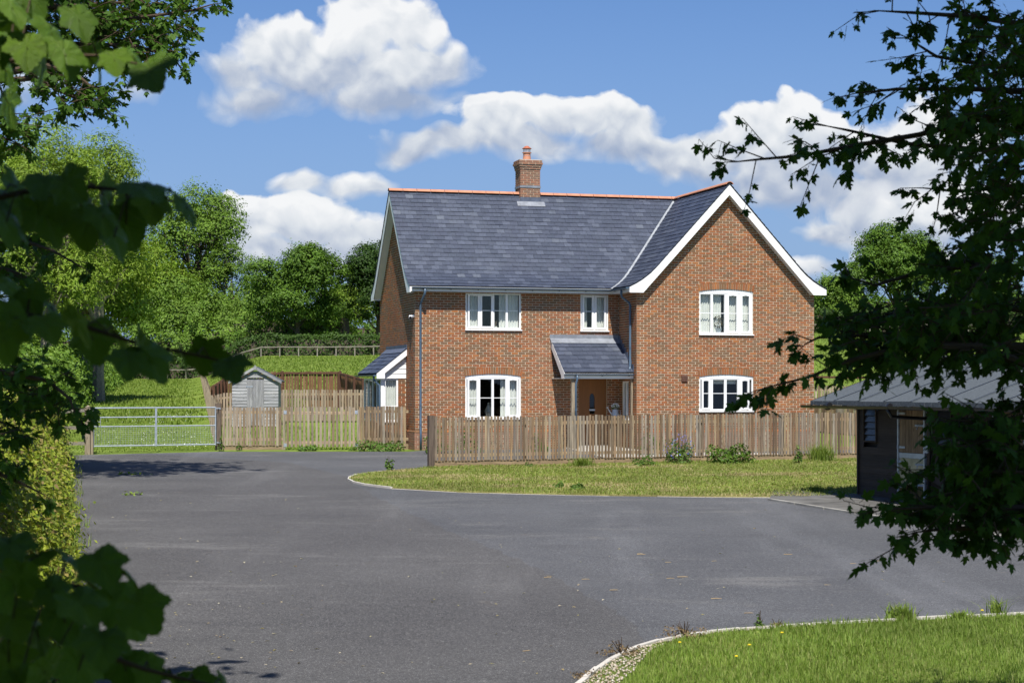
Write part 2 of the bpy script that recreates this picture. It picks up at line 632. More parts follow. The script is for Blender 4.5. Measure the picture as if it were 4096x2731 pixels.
M['picket_pale'] = wood_mat('pale_picket', [(0.28, 0.225, 0.165), (0.34, 0.265, 0.19), (0.215, 0.155, 0.10), (0.36, 0.30, 0.225), (0.25, 0.205, 0.16), (0.18, 0.125, 0.078)])
M['picket_brown'] = wood_mat('brown_board', [(0.155, 0.075, 0.040), (0.20, 0.105, 0.055), (0.115, 0.060, 0.035), (0.24, 0.14, 0.075)])
M['rail'] = wood_mat('fence_rail', [(0.33, 0.245, 0.15), (0.38, 0.29, 0.18)], axis='x')
M['rail_brown'] = wood_mat('brown_rail', [(0.085, 0.042, 0.028), (0.11, 0.055, 0.034)], axis='x')
M['post'] = wood_mat('fence_post', [(0.115, 0.088, 0.070), (0.16, 0.12, 0.09)])
M['post_pale'] = wood_mat('pale_post', [(0.25, 0.205, 0.15), (0.30, 0.25, 0.18)])
M['board'] = wood_mat('gravel_board', [(0.25, 0.18, 0.105), (0.29, 0.215, 0.13)], axis='x')
M['shed'] = wood_mat('silvered_shed_board', [(0.31, 0.315, 0.33), (0.38, 0.38, 0.385), (0.26, 0.265, 0.28)], axis='x')
M['shed_door'] = wood_mat('grey_door_plank', [(0.22, 0.225, 0.24), (0.28, 0.28, 0.29), (0.19, 0.19, 0.205)])
M['far_rail'] = wood_mat('grey_rail', [(0.27, 0.245, 0.20), (0.22, 0.20, 0.16)], axis='x')
M['stable_board'] = wood_mat('dark_stained_board', [(0.046, 0.034, 0.026), (0.060, 0.043, 0.032), (0.036, 0.027, 0.021)], 0.7, 0.6, False, 0.3, axis='x')
M['stable_door'] = wood_mat('stable_door_plank', [(0.25, 0.175, 0.10), (0.30, 0.21, 0.12), (0.21, 0.145, 0.085)])
M['stable_door_dark'] = wood_mat('dark_door_plank', [(0.13, 0.092, 0.030), (0.16, 0.11, 0.036)])
M['felt'] = plain('mineral_felt', (0.078, 0.090, 0.100), 0.95, 0.2, var=0.25, vs=30, bumps=0.5, bscale=120)
M['bark'] = plain('bark', (0.085, 0.070, 0.052), 0.95, 0.1, var=0.35, vs=12, bumps=0.6, bscale=25)
M['bark_pale'] = plain('pale_bark', (0.24, 0.21, 0.15), 0.9, 0.15, var=0.3, vs=10, bumps=0.5, bscale=25)
M['twig'] = plain('twig', (0.060, 0.042, 0.028), 0.9, 0.15, var=0.25)
M['kerb'] = plain('concrete_kerb', (0.50, 0.47, 0.42), 0.9, 0.2, var=0.14, vs=5, bumps=0.4, bscale=60)
M['concrete_pale'] = plain('dirty_concrete', (0.27, 0.26, 0.235), 0.92, 0.2, var=0.35, vs=3)
M['bright_lead'] = plain('bright_lead', (0.30, 0.32, 0.345), 0.5, 0.5, var=0.15, vs=4)


def asphalt_mat(name, c0, c1):
    m, b, bs = mat(name)
    co = coords(b)
    n = b.noise(co, 0.28, 6, 0.65)
    base = b.ramp(n, [(0.34, c0), (0.62, c1), (0.75, tuple(c * 1.25 for c in c1))])
    trk = b.noise(b.v('MULTIPLY', co, (0.9, 0.10, 1)), 0.8, 4, 0.6)
    base = b.mix(b.m('MULTIPLY', b.step(trk, 0.5, 0.72), 0.5), base, tuple(c * 1.55 for c in c1))
    bl = b.noise(b.v('MULTIPLY', co, (0.35, 1.1, 1)), 0.55, 5, 0.7)
    base = b.mix(b.m('MULTIPLY', b.step(bl, 0.54, 0.70), 0.6), base, (0.160, 0.156, 0.150))
    base = b.mix(b.m('MULTIPLY', b.step(bl, 0.44, 0.30), 0.35), base, (0.045, 0.044, 0.046))
    agg = b.voro(co, 95, out='Color')
    s = b.sep(agg)[0]
    base = b.mix(b.m('MULTIPLY', b.step(s, 0.80, 0.99), 0.55), base, (0.24, 0.235, 0.23))
    base = b.mix(b.m('MULTIPLY', b.step(s, 0.25, 0.0), 0.6), base, (0.018, 0.018, 0.020))
    gr = b.noise(co, 60, 3, 0.8)
    base = b.mix(0.45, base, b.ramp(gr, [(0.3, 0.15), (0.7, 0.8)]), 'OVERLAY')
    dirt = b.noise(co, 1.7, 5, 0.7)
    base = b.mix(b.m('MULTIPLY', b.step(dirt, 0.62, 0.78), 0.4), base, (0.17, 0.145, 0.115))
    grit = b.noise(co, 26, 4, 0.8)
    base = b.mix(0.5, base, b.ramp(grit, [(0.32, 0.22), (0.68, 0.78)]), 'OVERLAY')
    b.put(bs.inputs['Base Color'], base)
    bs.inputs['Roughness'].default_value = 0.85
    bs.inputs['Specular IOR Level'].default_value = 0.25
    bump(b, bs, b.m('ADD', b.voro(co, 95), b.m('MULTIPLY', gr, 0.6)), 0.55, 0.006)
    return m


def grass_ground_mat(name, cols, fine=1.0):
    m, b, bs = mat(name)
    co = coords(b)
    n = b.noise(co, 0.16, 4, 0.65)
    base = b.ramp(n, [(0.25, cols[0]), (0.5, cols[1]), (0.75, cols[2])])
    n2 = b.noise(co, 1.5, 5, 0.7)
    base = b.mix(0.55 * fine, base, b.ramp(n2, [(0.3, 0.18), (0.7, 0.78)]), 'OVERLAY')
    n3 = b.noise(co, 14, 4, 0.75)
    base = b.mix(0.5 * fine, base, b.ramp(n3, [(0.3, 0.2), (0.7, 0.8)]), 'OVERLAY')
    b.put(bs.inputs['Base Color'], base)
    bs.inputs['Roughness'].default_value = 0.95
    bs.inputs['Specular IOR Level'].default_value = 0.05
    bump(b, bs, n3, 0.6, 0.05)
    return m


M['asphalt'] = asphalt_mat('asphalt', (0.070, 0.072, 0.077), (0.092, 0.094, 0.099))
M['asphalt_old'] = asphalt_mat('worn_asphalt', (0.066, 0.064, 0.064), (0.086, 0.084, 0.083))
M['field'] = grass_ground_mat('pasture', [(0.105, 0.160, 0.024), (0.145, 0.205, 0.034), (0.195, 0.245, 0.062)])
M['verge_soil'] = grass_ground_mat('verge_turf', [(0.150, 0.160, 0.045), (0.200, 0.190, 0.065), (0.260, 0.220, 0.10)])
M['lawn_soil'] = grass_ground_mat('lawn_turf', [(0.080, 0.115, 0.022), (0.105, 0.140, 0.030), (0.14, 0.15, 0.045)])
M['blade'] = leaf_mat('lawn_blade', [(0.125, 0.210, 0.028), (0.165, 0.255, 0.036), (0.220, 0.300, 0.055), (0.145, 0.225, 0.032), (0.30, 0.32, 0.11)], 0.35)
M['verge_blade'] = leaf_mat('verge_blade', [(0.130, 0.205, 0.028), (0.205, 0.270, 0.042), (0.275, 0.290, 0.080), (0.155, 0.230, 0.032), (0.36, 0.32, 0.15)], 0.3)
M['straw_blade'] = leaf_mat('straw_blade', [(0.36, 0.30, 0.15), (0.44, 0.37, 0.20), (0.30, 0.26, 0.11), (0.26, 0.25, 0.08)], 0.25)
M['meadow_blade'] = leaf_mat('meadow_blade', [(0.120, 0.195, 0.024), (0.165, 0.240, 0.034), (0.220, 0.275, 0.055), (0.135, 0.210, 0.028)], 0.35)
M['daisy'] = plain('daisy_white', (0.80, 0.80, 0.76), 0.7, 0.2)
M['concrete'] = plain('apron_concrete', (0.110, 0.107, 0.100), 0.92, 0.2, var=0.35, vs=2.2, bumps=0.4, bscale=30)
M['pale_path'] = plain('pale_paving', (0.45, 0.42, 0.36), 0.9, 0.2, var=0.15, vs=4)
M['pebble'] = None


def pebble_mat():
    m, b, bs = mat('pebble')
    r = rnd(b)
    b.put(bs.inputs['Base Color'], b.ramp(r, [(0, (0.36, 0.28, 0.18)), (0.25, (0.50, 0.44, 0.34)), (0.5, (0.30, 0.24, 0.17)), (0.75, (0.58, 0.53, 0.46)), (1, (0.22, 0.17, 0.12))]))
    bs.inputs['Roughness'].default_value = 0.8
    return m


M['pebble'] = pebble_mat()


def inside(poly, pts):
    x, y = pts[:, 0], pts[:, 1]
    r = np.zeros(len(pts), bool)
    n = len(poly)
    for i in range(n):
        x0, y0 = poly[i]
        x1, y1 = poly[(i + 1) % n]
        c = ((y0 > y) != (y1 > y)) & (x < (x1 - x0) * (y - y0) / ((y1 - y0) or 1e-9) + x0)
        r ^= c
    return r


def scatter(poly, n, rng):
    p = np.array(poly)
    lo, hi = p.min(0), p.max(0)
    pts = rng.random((int(n * 2.4) + 50, 2)) * (hi - lo) + lo
    pts = pts[inside(poly, pts)]
    return pts[:n]


def yard_z(x, y):
    return -GS * (55.5 - y)


# ------------------------------------------------------------------ land
def build_land():
    xs = np.unique(np.concatenate([np.linspace(-320, -60, 14), np.linspace(-60, 60, 61), np.linspace(60, 320, 14)]))
    ys = np.unique(np.concatenate([np.linspace(-40, 54, 24), [55.5, 58], np.linspace(60, 130, 36), np.linspace(130, 300, 35), np.linspace(300, 800, 26)]))
    V = [(x, y, gz(x, y) - (0.025 if y < 55 else 0.0)) for y in ys for x in xs]
    nx = len(xs)
    F = [(j * nx + i, j * nx + i + 1, (j + 1) * nx + i + 1, (j + 1) * nx + i) for j in range(len(ys) - 1) for i in range(nx - 1)]
    o = link('ground', np_mesh('ground', np.array(V), np.array(F), M['field'], True), kind='structure')
    return o


build_land()


def sheet(name, poly, m, dz, kind='structure', thick=0.0, label=None):
    mb = MB()
    top = [(x, y, yard_z(x, y) + dz) for x, y in poly]
    if thick:
        mb.prism([(x, y, z - thick) for x, y, z in top], (0, 0, thick))
    else:
        mb.add(top, [tuple(range(len(top)))])
    o = mb.build(name, m, kind=kind)
    return o


TH = math.radians(15.6)
CT, ST = math.cos(TH), math.sin(TH)
HX, HY = -2.942, 55.5


def HW(x, y, z=0):
    """house coordinates to the world"""
    return Vector((HX + x * CT - y * ST, HY + x * ST + y * CT, z))


def hloc(u, v, c):
    """pixel to house coordinates on the plane y'=c"""
    r = (u - CXP) / FPX
    x = (r * (HY + CT * c) - HX + ST * c) / (CT - ST * r)
    D = HY + ST * x + CT * c
    return x, EYE + (HOR - v) / FPX * D


front_a, front_b = HW(0.1, -0.35), HW(12.4, -2.0)
drive = [(-0.75, 3), (-12.83, 52.5), G(871, 1806), G(1637, 1806), (front_a.x, front_a.y), HW(6.4, -0.4).to_2d()[:], HW(6.5, -2.0).to_2d()[:], (front_b.x, front_b.y), (13.5, 50), (13.5, 30), (9, 3)]
drive = [(p[0], p[1]) for p in drive]
sheet('driveway', drive, M['asphalt'], 0.004)
seam = [G(1380, 1905), G(1416, 1939), G(1568, 2020), G(1800, 2127), G(1979, 2198), G(2193, 2296), G(2416, 2421), G(2560, 2520), G(2600, 2700)]
_sm = []
for (xa_, ya_), (xb_, yb_) in zip(seam, seam[1:]):
    for i_ in range(14):
        t_ = i_ / 14
        _sm.append((xa_ + (xb_ - xa_) * t_ + random.uniform(-0.05, 0.05), ya_ + (yb_ - ya_) * t_ + random.uniform(-0.08, 0.08)))
seam = _sm + [seam[-1]]
west = [(-0.75, 3), (-12.80, 52.4), G(600, 1818)] + [G(1150, 1850)] + seam + [(1.2, 3)]
sheet('driveway', west, M['asphalt_old'], 0.009)

# verge in front of the picket fence, with a concrete edging that curves round its left end
d2 = lambda pts: [G(x * 1.7415, y * 1.7415) for x, y in pts]
edge_pts = d2([(980, 1076), (900, 1083), (850, 1087.5), (820, 1092), (803, 1098), (801, 1103), (812, 1109), (840, 1115), (900, 1122.5), (1050, 1131), (1200, 1135), (1400, 1139), (1620, 1142), (1840, 1143.5)])
verge = edge_pts + [(8.6, 38.0), (10.2, 50.8)] + [G(1736, 1868)]
sheet('verge', verge, M['verge_soil'], 0.03, thick=0.06)


def kerb_run(pts, name, w, h, lift, unit=0.92, skip=()):
    root = None
    P = [Vector((x, y, 0)) for x, y in pts]
    segs = []
    for a, b in zip(P, P[1:]):
        n = max(1, round((b - a).length / unit))
        for i in range(n):
            segs.append((a.lerp(b, i / n), a.lerp(b, (i + 1) / n)))
    root = empty(name, (segs[0][0].x, segs[0][0].y, yard_z(0, segs[0][0].y)))
    root['kind'] = 'structure'
    for i, (a, b) in enumerate(segs):
        t = (b - a).normalized() * 0.004
        mb = MB()
        za, zb = yard_z(0, a.y) + lift, yard_z(0, b.y) + lift
        dz = random.uniform(-0.006, 0.006)
        A = Vector((a.x + t.x, a.y + t.y, za - h / 2 + dz)) - root.location
        B = Vector((b.x - t.x, b.y - t.y, zb - h / 2 + dz)) - root.location
        mb.bar(A, B, w, h)
        mb.build('kerb_stone', M['kerb'], root)
    return root


kerb_run(edge_pts[1:9], 'kerb', 0.055, 0.14, 0.045)
kerb_run(edge_pts[8:], 'kerb', 0.05, 0.14, 0.008)

# lawn at the lower right with its kerb and gravel margin
lawn_edge = d2([(1318, 1588), (1345, 1566), (1372, 1543), (1402, 1522), (1436, 1505), (1472, 1491), (1515, 1478), (1562, 1468), (1630, 1459), (1700, 1452), (1800, 1444.5), (1900, 1438), (2000, 1432.5), (2100, 1428), (2230, 1421), (2352, 1415), (2560, 1402)])
lawn_edge = [G(2200, 2960)] + lawn_edge
lawn = lawn_edge + [(9.2, 17.5), (9.2, 4), (1.0, 4)]
sheet('lawn', lawn, M['lawn_soil'], 0.025, thick=0.05)
kerb_run(lawn_edge, 'kerb', 0.052, 0.14, 0.050)


def inset(pts, d):
    out = []
    for i in range(len(pts)):
        a, b = Vector(pts[max(0, i - 1)]), Vector(pts[min(len(pts) - 1, i + 1)])
        t = (b - a).normalized()
        out.append((pts[i][0] + t.y * d, pts[i][1] - t.x * d))
    return out


gravel_in = []
for i, p in enumerate(lawn_edge):
    wdt = 0.34 * max(0.16, 1 - max(0, i - 3) / 6.0)
    q = inset(lawn_edge, wdt)[i]
    gravel_in.append(q)
gravel_poly = lawn_edge[:13] + gravel_in[:13][::-1]


def pebbles():
    rng = np.random.default_rng(3)
    pts = scatter(gravel_poly, 5200, rng)
    oc = np.array([(1, 0, 0), (-1, 0, 0), (0, 1, 0), (0, -1, 0), (0, 0, 1), (0, 0, -1)], float)
    of = np.array([(0, 2, 4), (2, 1, 4), (1, 3, 4), (3, 0, 4), (2, 0, 5), (1, 2, 5), (3, 1, 5), (0, 3, 5)])
    V, F = [], []
    for i, (x, y) in enumerate(pts):
        s = rng.uniform(0.006, 0.017)
        an = rng.uniform(0, 6.28)
        R = np.array([[math.cos(an), -math.sin(an), 0], [math.sin(an), math.cos(an), 0], [0, 0, 1]])
        q = (oc * rng.uniform(0.7, 1.25, (6, 1)) * (s * rng.uniform(0.7, 1.3), s, s * 0.75)) @ R.T
        V.append(q + (x, y, yard_z(x, y) + 0.032 + rng.uniform(0, 0.012)))
        F.append(of + 6 * i)
    o = link('gravel', np_mesh('gravel', np.concatenate(V), np.concatenate(F), M['pebble'], True), kind='stuff')
    o['label'] = 'pale pebbles between the curved kerb and the lawn'


pebbles()


def blades(pts, zf, h0, h1, w, rng, lean=0.5, seg=1, hmap=None):
    """grass blades as tapering strips; returns verts, faces (triangles)"""
    n = len(pts)
    h = rng.uniform(h0, h1, n) * rng.uniform(0.6, 1.0, n)
    if hmap is not None:
        h = h * hmap
    an = rng.uniform(0, 2 * math.pi, n)
    le = rng.uniform(0.05, lean, n) * h
    dx, dy = np.cos(an), np.sin(an)
    a2 = an + math.pi / 2 + rng.uniform(-0.5, 0.5, n)
    ww = w * rng.uniform(0.6, 1.3, n)
    z = np.array([zf(x, y) for x, y in pts])
    b = np.stack([pts[:, 0], pts[:, 1], z], 1)
    s = np.stack([np.cos(a2) * ww, np.sin(a2) * ww, np.zeros(n)], 1)
    mid = b + np.stack([dx * le * 0.35, dy * le * 0.35, h * 0.6], 1)
    tip = b + np.stack([dx * le, dy * le, h], 1)
    V = np.stack([b - s, b + s, mid + s * 0.75, mid - s * 0.75, tip], 1).reshape(-1, 3)
    k = (np.arange(n) * 5)[:, None]
    F = np.concatenate([k + np.array([[0, 1, 2]]), k + np.array([[0, 2, 3]]), k + np.array([[3, 2, 4]])], 0)
    return V, F


def grass(name, pts, zf, h0, h1, w, m, rng, label, lean=0.6, hmap=None):
    V, F = blades(pts, zf, h0, h1, w, rng, lean, hmap=hmap)
    o = link(name, np_mesh(name, V, F, m), kind='stuff')
    o['label'] = label
    return o


def patchy(pts, s, seed):
    r = np.random.default_rng(seed)
    v = np.zeros(len(pts))
    for k in range(5):
        a = r.uniform(0, 6.28)
        f = s * (1.7 ** k)
        v += np.sin((pts[:, 0] * math.cos(a) + pts[:, 1] * math.sin(a)) * f + r.uniform(0, 6)) / (1.3 ** k)
    return v / 3


def unit(v):
    return v / np.maximum(np.linalg.norm(v, axis=-1, keepdims=True), 1e-9)


def leaf_quads(pts, nrm, size, rng, aspect=0.55, jitter=0.7, droop=0.0):
    """pointed leaf cards (rhombus folded along its rib) at pts, facing roughly nrm"""
    n = len(pts)
    N = unit(nrm + rng.normal(0, jitter, (n, 3)))
    A = unit(np.cross(N, rng.normal(0, 1, (n, 3))))
    if droop:
        A = unit(A + np.array([0, 0, -droop]))
        N = unit(N - A * (N * A).sum(1, keepdims=True))
    B = np.cross(N, A)
    s = (size * rng.uniform(0.6, 1.35, n))[:, None]
    f = rng.uniform(0.05, 0.3, n)[:, None] * s
    V = np.stack([pts - A * s * 0.5, pts + B * s * aspect * 0.5 + N * f * 0.4, pts + A * s * 0.5 - N * f * 0.3, pts - B * s * aspect * 0.5 + N * f * 0.4], 1)
    return V.reshape(-1, 3)


def build_grass():
    rng = np.random.default_rng(21)
    # only what the camera (or one a step beside it) can see
    lp = scatter([p for p in gravel_in] + [(9.2, 17.5), (9.2, 11), (2.2, 11)], 118000, rng)
    hm = np.clip(1.0 + 0.45 * patchy(lp, 2.2, 4), 0.45, 1.8)
    grass('grass', lp, lambda x, y: yard_z(x, y) + 0.02, 0.05, 0.105, 0.0036, M['blade'], rng, 'bright mown grass of the lawn at the lower right', 0.7, hm)
    vp = scatter(verge, 88000, rng)
    pt = patchy(vp, 1.1, 7)
    keep = (pt > -0.75) | (rng.random(len(vp)) < 0.35)
    vp, pt = vp[keep], pt[keep]
    hm = np.clip(0.85 + 0.6 * pt, 0.25, 2.0)
    grass('grass', vp, lambda x, y: yard_z(x, y) + 0.025, 0.035, 0.085, 0.008, M['verge_blade'], rng, 'green grass of the verge before the fence', 0.8, hm)
    dry = scatter(verge, 90000, rng)
    dp_ = patchy(dry, 1.1, 7)
    dry = dry[(dp_ < -0.25) & (rng.random(len(dry)) < np.clip(-dp_ * 1.2, 0.0, 1.0))]
    grass('grass', dry, lambda x, y: yard_z(x, y) + 0.025, 0.03, 0.07, 0.008, M['straw_blade'], rng, 'dry straw coloured grass patches of the verge', 0.9)
    tr = [(-14.6, 54.2), (-12.9, 53.4), (-9.0, 55.9), (-3.0, 56.3), (-4.0, 66), (-9.0, 72), (-16, 100), (-30, 100), (-18, 66)]
    tp = scatter(tr, 50000, rng)
    grass('grass', tp, lambda x, y: gz(x, y), 0.03, 0.075, 0.011, M['meadow_blade'], rng, 'green grass of the track behind the metal gate', 0.8)
    fp = np.concatenate([scatter([(-45, 100), (-10, 74), (-9, 200), (-44, 200)], 45000, rng), scatter([(9, 75), (30, 75), (60, 200), (18, 200)], 30000, rng)])
    grass('grass', fp, lambda x, y: gz(x, y), 0.08, 0.24, 0.035, M['meadow_blade'], rng, 'pasture grass of the rising field behind the house', 0.9)
    # broad leaved plants among the grass
    for poly, n, sz, lab in ((lawn_edge[6:] + [(9.2, 17.5), (9.2, 11), (2.2, 11)], 2600, 0.030, 'clover and plantain leaves among the lawn grass'), (verge, 1500, 0.060, 'low broad leaved weeds among the verge grass')):
        q = scatter(poly, n * 3, rng)
        q = q[patchy(q, 1.7, n) > 0.25][:n]
        p3 = np.stack([q[:, 0], q[:, 1], [yard_z(x, y) + 0.055 for x, y in q]], 1)
        p3[:, 2] += rng.uniform(-0.02, 0.03, len(q))
        V = leaf_quads(p3, np.tile([0, 0, 1.0], (len(q), 1)), sz, rng, 0.7, 0.4)
        o = link('weeds', np_mesh('weeds', V, np.arange(len(V)).reshape(-1, 4), M['meadow_blade']), kind='stuff')
        o['label'] = lab
    # daisies in the mown track
    dp = np.concatenate([scatter([(-13.5, 57), (-9.2, 57), (-14.5, 92), (-21, 92)], 36, rng), np.stack([rng.normal(-12.2, 0.9, 46), rng.normal(66, 4, 46)], 1), np.stack([rng.normal(-15.8, 0.7, 90), rng.normal(86, 5, 90)], 1), np.stack([rng.normal(-10.4, .5, 40), rng.normal(58.8, 0.8, 40)], 1)])
    V, F = [], []
    for i, (x, y) in enumerate(dp):
        s = rng.uniform(0.008, 0.016)
        z = gz(x, y) + rng.uniform(0.05, 0.08)
        for j in range(6):
            V.append((x + s * math.cos(j * 1.047), y + s * math.sin(j * 1.047) * 0.8, z + s * 0.5 * math.sin(j * 1.047)))
        F.append([6 * i + j for j in range(6)])
    V, F = np.array(V), np.array(F)
    o = link('daisies', np_mesh('daisies', V, F, M['daisy']), kind='stuff')
    o['label'] = 'white daisies dotted through the mown grass track'


build_grass()


# ------------------------------------------------------------------ the house
E = 5.4                     # depth of the main range
L1 = 6.53                   # main front wall, left corner to the wing
WP = 1.69                   # how far the wing stands forward
WW = 5.885                  # width of the wing
XW0, XW1 = L1, L1 + WW
XR = L1 + WW / 2            # ridge of the wing
EAVE_Z, RIDGE_Z = 4.98, 8.17
OV = 0.31                   # eaves overhang
VG = 0.24                   # verge overhang
house = empty('house', (HX, HY, 0), TH, 'two storey red brick house with slate roof and white windows', 'house')
houseR = Matrix.Translation((HX, HY, 0)) @ Matrix.Rotation(TH, 4, 'Z')


def prof(s):
    """roof height along the run from eave (0) to ridge (1): swept out at the foot"""
    pts = [(0, 0), (0.07, 0.115), (0.14, 0.255), (0.21, 0.43), (0.27, 0.62), (1.0, RIDGE_Z - EAVE_Z)]
    for (a, ha), (b2, hb) in zip(pts, pts[1:]):
        if s <= b2:
            return EAVE_Z + ha + (hb - ha) * (s - a) / (b2 - a)
    return RIDGE_Z


YM0, YM1 = -OV, E / 2                 # main slope: eave and ridge
XV0 = XW0 - OV                        # wing slope: eave


def rake_main(y):
    """underside of the roof over the side wall"""
    y = min(y, E - y)
    return prof((y - YM0) / (YM1 - YM0)) - 0.10


def rake_wing(x):
    x = min(x, 2 * XR - x)
    return prof((x - XV0) / (XR - XV0)) - 0.10


BR, JT = 0.215, 0.010


class Plane:
    """maps (along, height, outward) to house coordinates"""
    def __init__(self, kind, c):
        self.k, self.c = kind, c

    def __call__(self, s, z, d):
        if self.k == 'front':
            return (s, self.c - d, z)
        if self.k == 'left':
            return (self.c - d, s, z)
        return (self.c + d, s, z)


def brick_rows(s0, s1, z0, z1, holes=(), clip=None, seed=0, course=0.075, blank=None):
    """list of bricks (sa, sb, za, zb) in stretcher bond"""
    r = random.Random(seed)
    out = []
    n = int(round((z1 - z0) / course))
    for i in range(n):
        za = z0 + i * course
        zb = za + course - JT
        zm = (za + zb) / 2
        a, b = s0, s1
        if clip:
            a, b = clip(zb)
            a, b = max(a, s0), min(b, s1)
            if b - a < 0.05:
                continue
        spans = [(a, b)]
        for h in holes:
            iv = h(zm)
            if iv is None:
                continue
            ns = []
            for (p, q) in spans:
                if iv[1] <= p or iv[0] >= q:
                    ns.append((p, q))
                else:
                    if iv[0] - p > 0.02:
                        ns.append((p, iv[0]))
                    if q - iv[1] > 0.02:
                        ns.append((iv[1], q))
            spans = ns
        off = (0.1125 if i % 2 else 0.0)
        for (p, q) in spans:
            k = math.floor((p - s0 - off) / 0.225)
            while True:
                x0 = s0 + off + k * 0.225
                if x0 >= q:
                    break
                x1 = x0 + BR
                xa, xb = max(x0, p), min(x1, q)
                if xb - xa > 0.022:
                    j = r.uniform(-0.0016, 0.0016)
                    out.append((xa + r.uniform(0, 0.002), xb - r.uniform(0, 0.002), za + j, zb + j + r.uniform(-0.0015, 0.0015), r.uniform(0.0, 0.0035)))
                k += 1
    return out


def bricks_mesh(name, plane, lst, m, depth=0.05):
    n = len(lst)
    V = np.zeros((n * 8, 3))
    for i, (a, b, za, zb, d) in enumerate(lst):
        e = 0.0025
        q = [(a, za, -depth), (b, za, -depth), (b, zb, -depth), (a, zb, -depth), (a + e, za + e, d), (b - e, za + e, d), (b - e, zb - e, d), (a + e, zb - e, d)]
        for j, p in enumerate(q):
            V[i * 8 + j] = plane(*p)
    f = np.array([(4, 5, 6, 7), (0, 1, 5, 4), (1, 2, 6, 5), (2, 3, 7, 6), (3, 0, 4, 7)])
    F = (f[None] + (np.arange(n) * 8)[:, None, None]).reshape(-1, 4)
    return np_mesh(name, V, F, m)


def wall_core(mb, plane, s0, s1, z0, z1, holes, t=0.25, face=-0.0045):
    """mortar faced wall with rectangular openings, cut into blocks"""
    ss = sorted(set([s0, s1] + [h[0] for h in holes] + [h[1] for h in holes]))
    zs = sorted(set([z0, z1] + [h[2] for h in holes] + [h[3] for h in holes]))
    ss = [s for s in ss if s0 <= s <= s1]
    zs = [z for z in zs if z0 <= z <= z1]
    for a, b in zip(ss, ss[1:]):
        run = None
        for za, zb in zip(zs, zs[1:]):
            solid = not any(h[0] <= (a + b) / 2 <= h[1] and h[2] <= (za + zb) / 2 <= h[3] for h in holes)
            if solid:
                run = (run[0], zb) if run else (za, zb)
            if (not solid or zb == zs[-1]) and run:
                q = [plane(s, z, d) for d in (face, face - t) for s, z in ((a, run[0]), (b, run[0]), (b, run[1]), (a, run[1]))]
                mb.hexa([q[0], q[1], q[2], q[3], q[4], q[5], q[6], q[7]])
                run = None


# ---- openings, read off the photograph
def rect(u0, u1, v0, v1, c):
    x0, zt = hloc(u0, v0, c)
    x1, zb = hloc(u1, v1, c)
    return [x0, x1, zb, zt]


z3 = lambda x, y: (1500 + x / 2.6138, 1100 + y / 2.6138)
z2 = lambda x, y: (2300 + x / 2.138, 700 + y / 2.138)
z4 = lambda x, y: (2150 + x / 1.96, 1250 + y / 1.96)


def zr(zf, x0, x1, y0, y1, c):
    (u0, v0), (u1, v1) = zf(x0, y0), zf(x1, y1)
    return rect(u0, u1, v0, v1, c)


W1 = zr(z3, 948, 1527, 183, 568, 0.0)
W2 = zr(z3, 945, 1525, 1072, 1492, 0.0)
W3 = zr(z2, 48, 284, 1016, 1328, 0.0)
W4 = zr(z2, 1064, 1521, 1006, 1360, -WP)
W5 = zr(z4, 1270, 1692, 514, 766, -WP)
W1[3] = W3[3] = min(W1[3], 4.80)
DR = [5.22, 6.14, 0.10, 2.20]
RISE = 0.072
HEAD = 0.045
lift = lambda w: [w[0], w[1], w[2], w[3] + HEAD]


def rect_hole(w):
    return lambda z: (w[0], w[1]) if w[2] - 0.03 < z < w[3] else None


def arch_hole(w):
    xc, hw = (w[0] + w[1]) / 2, (w[1] - w[0]) / 2

    def f(z):
        if w[2] - 0.03 < z < w[3]:
            return (w[0], w[1])
        top = w[3] + RISE + 0.19
        if w[3] <= z < top:
            # splayed ends of the arch
            k = (z - w[3]) / 0.222
            half = hw + 0.02 + 0.045 * min(1, k)
            zz = z - w[3] - 0.19
            if zz > 0:
                q = 1 - zz / RISE
                half = min(half, (hw + 0.05) * math.sqrt(max(0, q)))
            return (xc - half, xc + half) if half > 0.03 else None
        return None
    return f


front, wing_f = Plane('front', 0.0), Plane('front', -WP)
side, ret, east = Plane('left', 0.0), Plane('left', XW0), Plane('right', XW1)
PZ = 0.60     # plinth top
brick_single = {}


